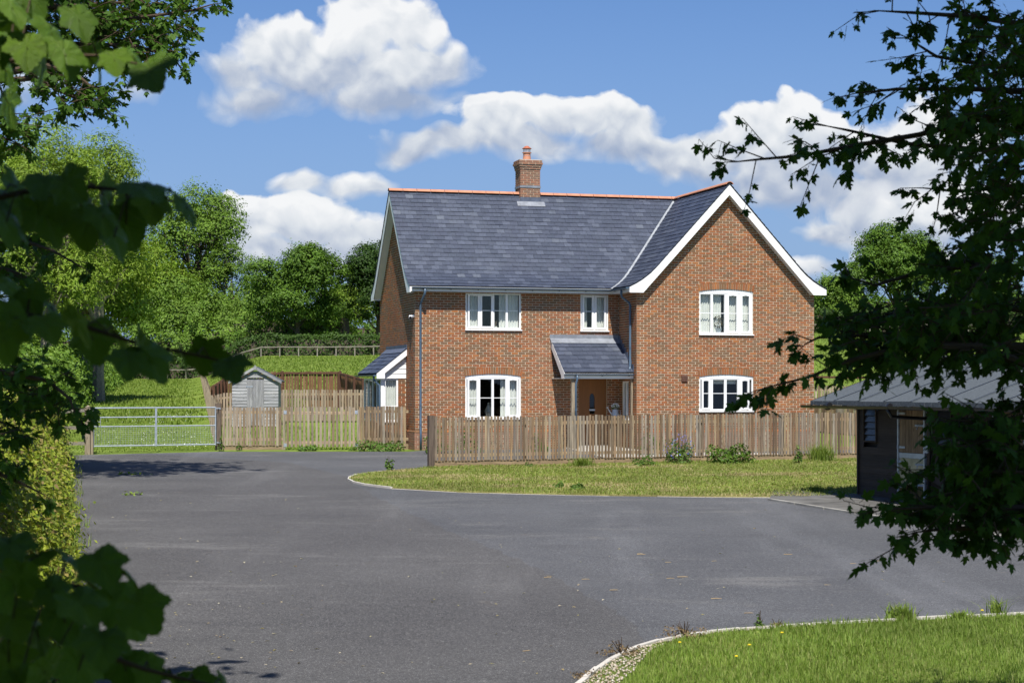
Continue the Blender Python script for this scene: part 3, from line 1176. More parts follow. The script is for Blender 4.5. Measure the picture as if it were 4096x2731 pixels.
def voussoirs(w, plane, parent, n=24):
    xc, hw = (w[0] + w[1]) / 2, (w[1] - w[0]) / 2
    R = (hw * hw + RISE * RISE) / (2 * RISE)
    zc = w[3] + RISE - R
    a0 = math.asin(min(1, (hw + 0.03) / R))
    for i in range(n):
        t0 = -a0 + 2 * a0 * i / n
        t1 = -a0 + 2 * a0 * (i + 1) / n
        g = 0.0048 / R
        mb = MB()
        pr = random.uniform(0.0052, 0.0085)
        q = []
        for d in (pr, -0.09):
            for (t, rr) in ((t0 + g, R + 0.003), (t1 - g, R + 0.003), (t1 - g, R + 0.217), (t0 + g, R + 0.217)):
                q.append(plane(xc + math.sin(t) * rr, zc + math.cos(t) * rr, d))
        mb.hexa(q)
        mb.build('brick', M['brick'], parent)
    # mortar behind the joints
    mb = MB()
    pts = [(xc + math.sin(-a0 + 2 * a0 * i / 12) * r2, zc + math.cos(-a0 + 2 * a0 * i / 12) * r2) for r2, rng_ in ((R + 0.002, range(13)), (R + 0.218, range(12, -1, -1))) for i in rng_]
    mb.prism([plane(s, z, -0.004) for s, z in pts], Vector(plane(0, 0, -0.08)) - Vector(plane(0, 0, -0.004)))
    mb.build('arch_mortar', M['mortar'], parent)
    # white segmental head board in the opening
    mb = MB()
    seg = [(xc + hw * (2 * i / 14 - 1)) for i in range(15)]
    poly = [(w[0], w[3] - HEAD - 0.012)] + [(s, zc + math.sqrt(max(0, R * R - (s - xc) ** 2)) - 0.002) for s in seg] + [(w[1], w[3] - HEAD - 0.012)]
    mb.prism([plane(s, z, -0.022) for s, z in poly], Vector(plane(0, 0, -0.07)) - Vector(plane(0, 0, -0.022)))
    return mb.build('arch_board', M['white'], parent)


def make_wall(name, plane, s0, s1, z1, holes_rect, hole_fns, clip=None, zb=0.0, seed=1, singles=None, core_top=None, tri=None):
    mb = MB()
    wall_core(mb, plane, s0, s1, zb, core_top or z1, holes_rect)
    if tri:
        p = [plane(s, z, -0.0045) for s, z in tri]
        mb.prism(p, Vector(plane(0, 0, -0.25)) - Vector(plane(0, 0, 0)))
    w = mb.build(name, M['mortar'], house)
    lst = brick_rows(s0, s1, zb, z1, hole_fns, clip, seed)
    keep = []
    for k in lst:
        if singles and k[1] - k[0] > 0.20 and singles(k):
            me = bricks_mesh('brick', lambda s, z, d: tuple(Vector(plane(s + k[0], z + k[2], d)) - Vector(plane(k[0], k[2], 0))), [(0, k[1] - k[0], 0, k[3] - k[2], k[4])], M['brick'])
            link('brick', me, w, loc=plane(k[0], k[2], 0))
        else:
            keep.append(k)
    o = link('brick', bricks_mesh('brick', plane, keep, M['brick']), w, kind='stuff')
    return w


# front wall of the main range
wall_main = make_wall('wall', front, 0.0, XW0, 4.86, [tuple(W1), (W2[0], W2[1], W2[2], W2[3] + HEAD + RISE), tuple(W3), tuple(DR)],
                      [rect_hole(W1), arch_hole(lift(W2)), rect_hole(W3), rect_hole(DR)], seed=2, core_top=4.9)
# the wing's gable wall
wgt = [(XW0, 5.08)] + [(x, rake_wing(x)) for x in np.linspace(XW0 + 0.02, XR, 12)] + [(x, rake_wing(x)) for x in np.linspace(XR + 0.02, XW1 - 0.02, 12)] + [(XW1, 5.08)]


def wing_clip(z):
    lo, hi = XW0, XR
    if z < rake_wing(XW0):
        return XW0, XW1
    for _ in range(30):
        mid = (lo + hi) / 2
        if rake_wing(mid) > z:
            hi = mid
        else:
            lo = mid
    return lo, 2 * XR - lo


wall_wing = make_wall('wall', wing_f, XW0 + 0.004, XW1 - 0.004, 8.0, [(W4[0], W4[1], W4[2], W4[3] + HEAD + RISE), (W5[0], W5[1], W5[2], W5[3] + HEAD + RISE)],
                      [arch_hole(lift(W4)), arch_hole(lift(W5))], wing_clip, seed=3, core_top=5.08, tri=wgt,
                      singles=lambda k: k[0] > XW0 + 0.2 and k[1] < XW0 + 1.9 and 1.3 < k[2] < 3.05)
# left hand gable wall


def side_clip(z):
    if z < rake_main(0):
        return 0.002, E
    lo, hi = 0.0, E / 2
    for _ in range(30):
        mid = (lo + hi) / 2
        if rake_main(mid) > z:
            hi = mid
        else:
            lo = mid
    return max(lo, 0.002), E - lo


sgt = [(0.26, 5.08)] + [(y, rake_main(y)) for y in np.linspace(0.28, E / 2, 10)] + [(y, rake_main(y)) for y in np.linspace(E / 2 + 0.02, E - 0.02, 12)] + [(E, 5.08)]
wall_side = make_wall('wall', side, 0.002, E, 7.9, [], [], side_clip, seed=4, core_top=5.08, tri=sgt)
wall_ret = make_wall('wall', ret, -WP + 0.002, 0.0, 4.86, [(-0.95, -0.35, 0.95, 2.1)], [rect_hole((-0.95, -0.35, 0.95, 2.1))], seed=5, core_top=4.9)
wall_east = make_wall('wall', east, -WP + 0.003, E, 4.9, [], [], seed=6)
mb = MB()
mb.box(0.3, XW1 - 0.3, E - 0.25, E, 0, 5.0)
mb.build('wall', M['mortar'], house)
for w, pl, par in ((W2, front, wall_main), (W4, wing_f, wall_wing), (W5, wing_f, wall_wing)):
    voussoirs(lift(w), pl, par)
# plinth: projecting courses with a sloped plinth brick on top
for pl, s0, s1 in ((front, -0.03, 4.3), (side, -0.028, 1.3), (wing_f, XW0 - 0.03, XW1 + 0.03)):
    lst = brick_rows(s0, s1, 0.0, PZ, seed=9)
    lst = [(a, b, za, zb, d + 0.028) for a, b, za, zb, d in lst if zb < PZ - 0.03]
    link('plinth_brick', bricks_mesh('plinth_brick', pl, lst, M['chimney_brick'], 0.03), house, kind='stuff')
    mb = MB()
    k = s0
    while k < s1 - 0.05:
        b2 = min(k + BR, s1)
        mb.hexa([pl(k, PZ - 0.075, 0.03), pl(b2, PZ - 0.075, 0.03), pl(b2, PZ - 0.045, 0.03), pl(k, PZ - 0.045, 0.03),
                 pl(k, PZ - 0.075, -0.03), pl(b2, PZ - 0.075, -0.03), pl(b2, PZ - 0.004, -0.0015), pl(k, PZ - 0.004, -0.0015)])
        k += 0.225
    mb.build('plinth_brick', M['brick'], house, kind='stuff')
    mb = MB()
    q = [pl(s, z, d) for d in (0.019, -0.02) for s, z in ((s0 + .004, 0), (s1 - .004, 0), (s1 - .004, PZ - 0.05), (s0 + .004, PZ - 0.05))]
    mb.hexa(q)
    mb.build('plinth_mortar', M['mortar'], house)
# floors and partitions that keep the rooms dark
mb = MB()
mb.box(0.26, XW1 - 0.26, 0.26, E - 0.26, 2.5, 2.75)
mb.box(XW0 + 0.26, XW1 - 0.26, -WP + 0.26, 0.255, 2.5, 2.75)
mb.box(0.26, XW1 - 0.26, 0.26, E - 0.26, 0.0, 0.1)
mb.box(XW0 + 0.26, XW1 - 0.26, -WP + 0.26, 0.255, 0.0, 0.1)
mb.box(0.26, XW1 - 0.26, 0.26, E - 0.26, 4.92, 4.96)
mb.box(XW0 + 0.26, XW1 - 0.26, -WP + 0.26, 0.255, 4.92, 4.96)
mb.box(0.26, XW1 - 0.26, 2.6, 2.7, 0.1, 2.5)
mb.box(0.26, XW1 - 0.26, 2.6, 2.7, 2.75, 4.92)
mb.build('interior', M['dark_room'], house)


# ---- windows
def frame4(mb, x0, x1, z0, z1, t, ya, yb):
    mb.box(x0, x0 + t, ya, yb, z0, z1)
    mb.box(x1 - t, x1, ya, yb, z0, z1)
    mb.box(x0 + t, x1 - t, ya, yb, z0, z0 + t)
    mb.box(x0 + t, x1 - t, ya, yb, z1 - t, z1)


def curtain_mesh(mb, x0, x1, z0, z1, y, waves=5, amp=0.02, sweep=0.0):
    n = 28
    top, bot = [], []
    for i in range(n + 1):
        t = i / n
        yy = y + amp * math.sin(t * waves * 2 * math.pi) + amp * 0.4 * math.sin(t * waves * 4.7 + 1)
        x = x0 + (x1 - x0) * t
        top.append((x, yy, z1))
        bot.append((x + sweep * (1 - t), yy * 1.0, z0))
    vs = top + bot
    mb.add(vs, [(i, i + 1, n + 2 + i, n + 1 + i) for i in range(n)])


def make_window(w, c, lights, zbar, arch=False, curtains=(), label=None, sill=True, open_last=False):
    """lights: (x0, x1, opening?) as fractions of the width"""
    x0, x1, z0, z1 = w
    root = link('window', None, house) if False else empty('window', (x0, c, z0))
    root.parent = house
    W, H = x1 - x0, z1 - z0
    yo = 0.030                                   # outer face stands back from the brick
    mb = MB()
    frame4(mb, 0, W, 0, H, 0.045, yo, yo + 0.07)
    for a, b2 in zip(lights, lights[1:]):
        m0, m1 = a[1] * W, b2[0] * W
        mb.box(m0, m1, yo + 0.001, yo + 0.069, 0.045, H - 0.045)
    mb.build('frame', M['white'], root)
    zb = zbar - z0
    for i, (a, b2, op) in enumerate(lights):
        xa, xb = max(a * W, 0.045), min(b2 * W, W - 0.045)
        za, zt = 0.045, H - 0.045
        tilt = 0.0
        if op:
            s = MB()
            frame4(s, xa - 0.018, xb + 0.018, za - 0.018, zt + 0.018, 0.058, yo - 0.018, yo + 0.045)
            so = s.build('sash', M['white'], root)
            s2 = MB()
            s2.box(xa + 0.04, xb - 0.04, yo + 0.014, yo + 0.034, zb - 0.010, zb + 0.010)
            s2.build('glazing_bar', M['white'], so)
            g = MB().box(xa + 0.038, xb - 0.038, yo + 0.018, yo + 0.030, za + 0.038, zt - 0.038)
            g.build('pane', M['glass'], so)
            mb2 = MB().box((xa + xb) / 2 - 0.045, (xa + xb) / 2 + 0.045, yo - 0.026, yo - 0.0185, zt - 0.022, zt - 0.006)
            mb2.build('trickle_vent', M['white'], so)
        else:
            s2 = MB()
            s2.box(xa, xb, yo + 0.030, yo + 0.052, zb - 0.010, zb + 0.010)
            s2.build('glazing_bar', M['white'], root)
            g = MB().box(xa, xb, yo + 0.036, yo + 0.048, za, zt)
            g.build('pane', M['glass'], root)
    if sill:
        mb = MB()
        mb.hexa([(-0.025, -0.055, -0.045), (W + 0.025, -0.055, -0.045), (W + 0.025, yo + 0.08, -0.045), (-0.025, yo + 0.08, -0.045),
                 (-0.025, -0.055, -0.012), (W + 0.025, -0.055, -0.012), (W + 0.025, yo + 0.08, 0.0), (-0.025, yo + 0.08, 0.0)])
        mb.build('sill', M['white'], root)
    for (a, b2, zlo, zhi, waves, sweep) in curtains:
        mb = MB()
        curtain_mesh(mb, a * W, b2 * W, 0.05 + zlo * (H - 0.1), 0.05 + zhi * (H - 0.1), yo + 0.17, waves, 0.020, sweep)
        mb.build('curtain', M['curtain'], root, smooth=True)
    # inner sill board
    MB().box(0, W, yo + 0.0705, yo + 0.25, -0.02, 0.02).build('inner_sill', M['white'], root)
    return root


fr = lambda z0, x0, x1: (z0 - x0) / (x1 - x0)
zb1 = hloc(*z3(1240, 371), 0)[1]
win1 = make_window(W1, 0.0, [(0.05, 0.245, True), (0.275, 0.485, True), (0.52, 0.725, False), (0.765, 0.955, False)], zb1,
                   curtains=[(0.02, 0.24, 0, 1, 4, 0), (0.63, 0.98, 0, 1, 7, 0)])
zb2 = hloc(*z3(1240, 1283), 0)[1]
win2 = make_window(W2, 0.0, [(0.05, 0.225, True), (0.27, 0.475, False), (0.515, 0.725, False), (0.775, 0.95, True)], zb2,
                   curtains=[(0.02, 0.23, 0, 1, 4, 0), (0.66, 0.98, 0, 1, 6, 0)])
zb3 = hloc(*z2(160, 1166), 0)[1]
win3 = make_window(W3, 0.0, [(0.09, 0.46, True), (0.54, 0.91, True)], zb3, curtains=[(0.02, 0.30, 0, 1, 4, 0.14), (0.52, 0.98, 0, 1, 7, 0)])
zb4 = hloc(*z2(1290, 1182), -WP)[1]
win4 = make_window(W4, -WP, [(0.03, 0.215, False), (0.258, 0.475, False), (0.53, 0.72, True), (0.785, 0.955, True)], zb4,
                   curtains=[(0.02, 0.25, 0, 1, 5, 0), (0.27, 0.45, 0.0, 1, 4, 0), (0.53, 0.98, 0, 1, 9, 0)])
zb5 = hloc(*z4(1480, 633), -WP)[1]
win5 = make_window(W5, -WP, [(0.055, 0.195, True), (0.255, 0.465, False), (0.51, 0.71, False), (0.775, 0.92, True)], zb5,
                   curtains=[(0.24, 0.72, 0.86, 1.0, 1, 0)])
# window in the wing's return wall beside the door, seen edge on
mb = MB()
rw = empty('window', (XW0, -0.95, 0.95))
rw.parent = house
for a, b2, za, zb in ((0, 0.05, 0, 1.15), (0.55, 0.6, 0, 1.15), (0.05, 0.55, 0, 0.05), (0.05, 0.55, 1.10, 1.15), (0.27, 0.33, 0.05, 1.10)):
    mb.box(0.02, 0.09, a, b2, za, zb)
mb.build('frame', M['white'], rw)
MB().box(0.05, 0.062, 0.05, 0.55, 0.05, 1.10).build('pane', M['glass'], rw)
MB().box(-0.07, 0.09, -0.03, 0.63, -0.045, 0.0).build('sill', M['white'], rw)

# ---- front door
dr = empty('door', (DR[0], 0.0, DR[2]))
dr.parent = house
DW, DH = DR[1] - DR[0], DR[3] - DR[2]
mb = MB()
mb.box(0, 0.05, 0.05, 0.15, 0, DH)
mb.box(DW - 0.05, DW, 0.05, 0.15, 0, DH)
mb.box(0.05, DW - 0.05, 0.05, 0.15, DH - 0.05, DH)
mb.build('door_frame', M['door_oak'], dr)
xc = DW * 0.5
gw, g0, g1 = 0.085, 0.98, 1.62
mb = MB()
for (a, b2, za, zb) in ((0.05, xc - gw, 0, DH - 0.05), (xc + gw, DW - 0.05, 0, DH - 0.05), (xc - gw, xc + gw, 0, g0), (xc - gw, xc + gw, g1, DH - 0.05)):
    mb.box(a, b2, 0.08, 0.13, za, zb)
arch = [(xc - gw, g1)] + [(xc + gw * math.cos(t), 0.05 + g1 - 0.16 + 0.16 * math.sin(t) - 0.05) for t in np.linspace(math.pi, math.pi / 2, 6)] + [(xc, g1)]
mb.prism([(x, 0.082, z) for x, z in arch], (0, 0.046, 0))
arch2 = [(2 * xc - x, z) for x, z in arch]
mb.prism([(x, 0.082, z) for x, z in arch2], (0, 0.046, 0))
for xx in (0.20, 0.70):
    mb.box(xx - 0.004, xx + 0.004, 0.077, 0.0805, 0.2, DH - 0.25)
mb.build('door_leaf', M['door_oak'], dr)
MB().box(xc - gw, xc + gw, 0.10, 0.112, g0, g1).build('pane', M['glass'], dr)
MB().box(xc - gw - 0.01, xc + gw + 0.01, 0.068, 0.0795, g0 + 0.10, g0 + 0.15).build('letter_plate', M['steel'], dr)
mb = MB().tube([(0.80, 0.079, 0.85), (0.80, 0.03, 0.85), (0.70, 0.03, 0.85)], 0.010, 6)
mb.box(0.785, 0.815, 0.072, 0.0795, 0.76, 0.96)
mb.build('handle', plain('brass', (0.55, 0.36, 0.12), 0.35, 0.5, 0.8), dr)
MB().box(DR[0] - 0.05, DR[1] + 0.05, -0.35, 0.05, 0.0, 0.1).build('doorstep', M['kerb'], house)

# ---- air brick on the wing
vx, vz = hloc(*z4(1151, 515), -WP)
mb = MB().box(vx - 0.10, vx + 0.10, -WP - 0.03, -WP - 0.0055, vz - 0.10, vz + 0.10)
for i in range(6):
    mb.hexa([(vx - 0.085, -WP - 0.045, vz - 0.09 + i * 0.03), (vx + 0.085, -WP - 0.045, vz - 0.09 + i * 0.03), (vx + 0.085, -WP - 0.031, vz - 0.075 + i * 0.03), (vx - 0.085, -WP - 0.031, vz - 0.075 + i * 0.03),
             (vx - 0.085, -WP - 0.045, vz - 0.085 + i * 0.03), (vx + 0.085, -WP - 0.045, vz - 0.085 + i * 0.03), (vx + 0.085, -WP - 0.031, vz - 0.070 + i * 0.03), (vx - 0.085, -WP - 0.031, vz - 0.070 + i * 0.03)])
mb.build('vent', M['vent'], house)

# ---- roofs
roof = empty('roof', (0, 0, 0))
roof.parent = house
NR = 24
runs = []
# lengths along the profile, for even gauge
ss = np.linspace(0, 1, 400)
yy = YM0 + ss * (YM1 - YM0)
zz = np.array([prof(s) for s in ss])
cum = np.concatenate([[0], np.cumsum(np.hypot(np.diff(yy), np.diff(zz)))])
SL = cum[-1]
s_at = lambda d: float(np.interp(d, cum, ss))
GAUGE = SL / NR


def slates(to3, lo_x, hi_x, seed, rows=NR, single=None, width=0.25, gauge=GAUGE, parent=roof, s_of=None, lap=0.07):
    """rows of slates from eave to ridge; to3(a, s, lift) gives the point, lo_x/hi_x(s) the ends of a row"""
    r = random.Random(seed)
    so = s_of or s_at
    stuff = MB()
    for k in range(rows):
        d0, d1 = k * gauge, min((k + 1) * gauge + lap, rows * gauge)
        sa, sb = so(d0), so(d1)
        off = (k % 2) * width / 2
        xa0, xb0, xa1, xb1 = lo_x(sa), hi_x(sa), lo_x(sb), hi_x(sb)
        a = min(xa0, xa1) - off
        if off == 0:
            a = min(xa0, xa1)
        end = max(xb0, xb1)
        while a < end:
            b2 = a + width
            g = 0.002
            c0, c1 = max(a + g, xa0), min(b2 - g, xb0)
            e0, e1 = max(a + g, xa1), min(b2 - g, xb1)
            if c1 - c0 > 0.01 or e1 - e0 > 0.01:
                c0, e0 = min(c0, c1), min(e0, e1)
                l0 = 0.022 + r.uniform(0, 0.009)
                l1 = 0.006
                j = r.uniform(-0.004, 0.004)
                sa_j = so(max(0, d0 + j)) if k else sa
                p = [to3(c0, sa_j, l0 - 0.010), to3(c1, sa_j, l0 - 0.010), to3(e1, sb, l1 - 0.010), to3(e0, sb, l1 - 0.010),
                     to3(c0, sa_j, l0), to3(c1, sa_j, l0), to3(e1, sb, l1), to3(e0, sb, l1)]
                if single and single(k, (c0 + c1) / 2):
                    MB().hexa(p).build('slate', M['slate'], parent)
                else:
                    stuff.hexa(p)
            a = b2
    if stuff.v:
        stuff.build('slate', M['slate'], parent, kind='stuff')


def main3(x, s, lift):
    n = (0, -0.7, 0.7)
    return (x, YM0 + s * (YM1 - YM0) + n[1] * lift, prof(s) + n[2] * lift)


def wing3(y, s, lift):
    return (XV0 + s * (XR - XV0) - 0.7 * lift, y, prof(s) + 0.7 * lift)


VL = -VG - 0.02                          # left verge of the main roof
FV = -WP - VG - 0.02                     # front verge of the wing
valley_x = lambda s: XV0 + s * (XR - XV0)
valley_y = lambda s: YM0 + s * (YM1 - YM0)
n_single = [0]


def pick(k, a):
    if k < 14 and n_single[0] < 292 and a < 5.4:
        n_single[0] += 1
        return True
    return False


slates(main3, lambda s: VL, lambda s: valley_x(s) - 0.075, 31, single=pick)
slates(wing3, lambda s: FV, lambda s: valley_y(s) - 0.070, 32)
# far slopes: the same slates
main3b = lambda x, s, l: (x, E - (YM0 + s * (YM1 - YM0)) + 0.7 * l, prof(s) + 0.7 * l)
wing3b = lambda y, s, l: (2 * XR - (XV0 + s * (XR - XV0)) + 0.7 * l, y, prof(s) + 0.7 * l)
slates(main3b, lambda s: VL, lambda s: XR, 33, width=0.5)
slates(wing3b, lambda s: FV, lambda s: E - valley_y(s), 34, width=0.5)
# decking under the slates
S = [0, 0.07, 0.14, 0.21, 0.27, 0.6, 1.0]
mb = MB()
for fa in (main3, main3b):
    for s0, s1 in zip(S, S[1:]):
        v0, v1 = (valley_x(s0), valley_x(s1)) if fa is main3 else (XR, XR)
        mb.hexa([fa(VL + 0.03, s0, -0.06), fa(v0, s0, -0.06), fa(v1, s1, -0.06), fa(VL + 0.03, s1, -0.06), fa(VL + 0.03, s0, -0.012), fa(v0, s0, -0.012), fa(v1, s1, -0.012), fa(VL + 0.03, s1, -0.012)])
for fa in (wing3, wing3b):
    for s0, s1 in zip(S, S[1:]):
        v0, v1 = (valley_y(s0), valley_y(s1)) if fa is wing3 else (E - valley_y(s0), E - valley_y(s1))
        mb.hexa([fa(FV + 0.03, s0, -0.061), fa(v0, s0, -0.061), fa(v1, s1, -0.061), fa(FV + 0.03, s1, -0.061), fa(FV + 0.03, s0, -0.0125), fa(v0, s0, -0.0125), fa(v1, s1, -0.0125), fa(FV + 0.03, s1, -0.0125)])
mb.build('roof_deck', M['dark_room'], roof)
# valley lead
mb = MB()
for s0, s1 in zip(S, S[1:]):
    p = [main3(valley_x(s0) - 0.085, s0, 0.010), main3(valley_x(s0), s0, -0.002), main3(valley_x(s1), s1, -0.002), main3(valley_x(s1) - 0.10, s1, 0.010)]
    q = [wing3(valley_y(s0) - 0.10, s0, 0.014), wing3(valley_y(s1) - 0.10, s1, 0.014)]
    mb.add(p, [(0, 1, 2, 3)])
    mb.add([p[1], q[0], q[1], p[2]], [(0, 1, 2, 3)])
mb.build('valley_lead', M['bright_lead'], roof)


# ridge tiles: half round, one by one
def ridge_tile(a, b2, name='ridge_tile'):
    a, b2 = Vector(a), Vector(b2)
    t = (b2 - a).normalized()
    s = Vector((0, 0, 1)).cross(t).normalized()
    n = 9
    mb = MB()
    vs = []
    for p, k in ((a, 1.0), (b2, 1.0)):
        for r2 in (0.125, 0.108):
            for i in range(n):
                an = math.pi * (0.10 + 0.80 * i / (n - 1))
                vs.append(p + s * math.cos(an) * r2 * 1.05 + Vector((0, 0, 1)) * (math.sin(an) * r2 - 0.055))
    fs = []
    for i in range(n - 1):
        fs.append((i, i + 1, 2 * n + i + 1, 2 * n + i))
        fs.append((n + i, 3 * n + i, 3 * n + i + 1, n + i + 1))
        fs.append((i, n + i, n + i + 1, i + 1))
        fs.append((2 * n + i, 2 * n + i + 1, 3 * n + i + 1, 3 * n + i))
    fs += [(0, 2 * n, 3 * n, n), (n - 1, 2 * n - 1, 4 * n - 1, 3 * n - 1)]
    mb.add(vs, fs)
    # raised collar at the joint
    return mb.build(name, M['terracotta'], roof)


RT = 0.455
CHX0, CHX1 = hloc(2081, 700, 2.48)[0], hloc(2160, 700, 2.48)[0]
x = VL - 0.015
while x < XR - 0.1:
    e = min(x + RT, XR + 0.02)
    if e <= CHX0 + 0.02 or x >= CHX1 - 0.02:
        ridge_tile((x + 0.006, E / 2, RIDGE_Z), (e - 0.006, E / 2, RIDGE_Z))
    elif x < CHX0 - 0.1:
        ridge_tile((x + 0.006, E / 2, RIDGE_Z), (CHX0 + 0.005, E / 2, RIDGE_Z))
    elif e > CHX1 + 0.1:
        ridge_tile((CHX1 - 0.005, E / 2, RIDGE_Z), (e - 0.006, E / 2, RIDGE_Z))
    x = e
y = FV - 0.01
while y < E / 2 - 0.15:
    e = min(y + RT, E / 2 - 0.02)
    ridge_tile((XR, y + 0.006, RIDGE_Z + 0.004), (XR, e - 0.006, RIDGE_Z + 0.004))
    y = e


# barge boards, box ends and soffits
def barge(to2, axis_pt, thick_dir, name='bargeboard', wdt=0.215, m=None, parent=house, halves=(0, 1)):
    """to2(s, side) -> (a, z) outline of the roof edge"""
    for h in halves:
        up = [to2(s, h) for s in (0, 0.07, 0.14, 0.21, 0.27, 0.5, 0.75, 1.0)]
        dn = []
        for s in (1.0, 0.75, 0.5, 0.27):
            a, z = to2(s, h)
            dn.append((a, z - wdt / math.cos(math.radians(46))))
        # foot of the board: a box end that wraps the eave
        a0, z0 = to2(0, h)
        sgn = 1 if to2(1, h)[0] > a0 else -1
        foot_z = z0 - 0.165
        af = a0 + sgn * (OV + 0.13)
        # where the lower edge meets the inner face of the box end
        sl = (dn[0][1] - dn[-1][1]) / (dn[0][0] - dn[-1][0])
        zi = dn[-1][1] + sl * (af - dn[-1][0])
        poly = up + [dn[0]] + ([(af, zi)] if True else []) + [(af, foot_z), (a0, foot_z)]
        MB().prism([axis_pt(a, z) for a, z in poly], thick_dir).build(name, m or M['white'], parent)
        # soffit under the verge
        mb = MB()
        q0, q1 = (af, zi), dn[0]
        for (p, q) in ((q0, q1), ((af, foot_z), (af, zi))):
            A, B2 = Vector(axis_pt(*p)), Vector(axis_pt(*q))
            d = Vector(thick_dir).normalized() * VG
            mb.add([A, B2, B2 + d, A + d], [(0, 1, 2, 3)])
        mb.build('soffit', M['dull_white'], parent)


LIFT = -0.032
wing2 = lambda s, h: ((XV0 + s * (XR - XV0)) if h == 0 else 2 * XR - (XV0 + s * (XR - XV0)), prof(s) + LIFT)
barge(wing2, lambda a, z: (a, -WP - VG, z), (0, 0.03, 0))
main2 = lambda s, h: ((YM0 + s * (YM1 - YM0)) if h == 0 else E - (YM0 + s * (YM1 - YM0)), prof(s) + LIFT)
barge(main2, lambda a, z: (-VG, a, z), (0.03, 0, 0))
# fascia and soffit along the eaves
mb = MB()
FZ0, FZ1 = EAVE_Z - 0.165, EAVE_Z - 0.02
mb.box(-VG + 0.031, XV0, -OV, -OV + 0.02, FZ0, FZ1)
mb.box(XV0, XV0 + 0.02, -WP - VG + 0.031, -OV + 0.0195, FZ0, FZ1)
mb.box(2 * XR - XV0 - 0.02, 2 * XR - XV0, -WP - VG + 0.031, E, FZ0, FZ1)
mb.build('fascia', M['dull_white'], house)
mb = MB()
mb.box(-VG + 0.031, XV0 + 0.02, -OV + 0.0205, -0.006, FZ0 + 0.01, FZ0 + 0.022)
mb.box(XV0 + 0.021, XW0 - 0.006, -WP - VG + 0.031, -0.006, FZ0 + 0.010, FZ0 + 0.0225)
mb.box(XW1 + 0.006, 2 * XR - XV0 - 0.021, -WP - VG + 0.031, E, FZ0 + 0.01, FZ0 + 0.022)
mb.build('soffit', M['dull_white'], house)


# gutters: half round troughs
def gutter(a, b2, out, z, r=0.056, m=None, parent=house, name='gutter'):
    a, b2, out = Vector(a), Vector(b2), Vector(out)
    n = 9
    vs, fs = [], []
    for p in (a, b2):
        for rr in (r, r * 0.9):
            for i in range(n):
                an = math.pi + math.pi * i / (n - 1)
                vs.append(p + out * (math.cos(an) * rr) + Vector((0, 0, z + math.sin(an) * rr)))
    for i in range(n - 1):
        fs += [(i, i + 1, 2 * n + i + 1, 2 * n + i), (n + i, 3 * n + i, 3 * n + i + 1, n + i + 1)]
    for base in (0, 2 * n):
        fs.append(tuple(base + i for i in range(n)))
    fs += [(0, 2 * n, 3 * n, n), (n - 1, 2 * n - 1, 4 * n - 1, 3 * n - 1)]
    g = MB().add(vs, fs).build(name, m or M['gutter'], parent)
    L = (b2 - a).length
    k = 0.35
    while L > 1.4 and k < L:
        p = a.lerp(b2, k / L)
        t = (b2 - a).normalized()
        mb = MB()
        mb.bar(p + Vector((0, 0, z - r - 0.012)) - out * r * 0.9, p + Vector((0, 0, z - r - 0.012)) + out * r * 0.4, 0.03, 0.012)
        mb.build('gutter_bracket', M['black'], g)
        k += 0.86
    return g


GZ = EAVE_Z - 0.035
gutter((-VG + 0.06, -OV - 0.062, 0), (XV0 - 0.075, -OV - 0.062, 0), (0, -1, 0), GZ)
gutter((XV0 - 0.062, -WP - VG + 0.035, 0), (XV0 - 0.062, -OV - 0.0, 0), (-1, 0, 0), GZ)


def downpipe(pts, parent=house, r=0.036, m=None, joints=(), name='downpipe'):
    o = MB().tube(pts, r, 12).build(name, m or M['gutter'], parent, smooth=True)
    for (p, q) in joints:
        MB().tube([p, q], r * 1.16, 12).build('pipe_socket', m or M['gutter'], o)
    return o


dpx = hloc(1682, 1500, -0.06)[0]
gx0 = dpx + 0.07
downpipe([(gx0, -OV - 0.06, GZ - 0.04), (gx0, -OV - 0.06, GZ - 0.18), (gx0 - 0.01, -OV - 0.03, GZ - 0.24), (dpx + 0.01, -0.10, GZ - 0.46), (dpx, -0.065, GZ - 0.54), (dpx, -0.065, PZ + 0.04), (dpx, -0.095, PZ - 0.03), (dpx, -0.095, 0.02)],
         joints=[((dpx, -0.065, z), (dpx, -0.065, z + 0.05)) for z in (3.9, 3.3, 2.35, 1.35, 0.75)])
wpy = -WP + 0.42
downpipe([(XV0 - 0.06, wpy - 0.05, GZ - 0.04), (XV0 - 0.06, wpy - 0.05, GZ - 0.20), (XV0 - 0.03, wpy - 0.04, GZ - 0.28), (XW0 - 0.10, wpy, GZ - 0.44), (XW0 - 0.065, wpy, GZ - 0.52), (XW0 - 0.065, wpy, 2.55), (XW0 - 0.085, wpy - 0.03, 2.48), (XW0 - 0.10, wpy - 0.06, 2.44)],
         joints=[((XW0 - 0.065, wpy, z), (XW0 - 0.065, wpy, z + 0.05)) for z in (4.2, 3.1)])

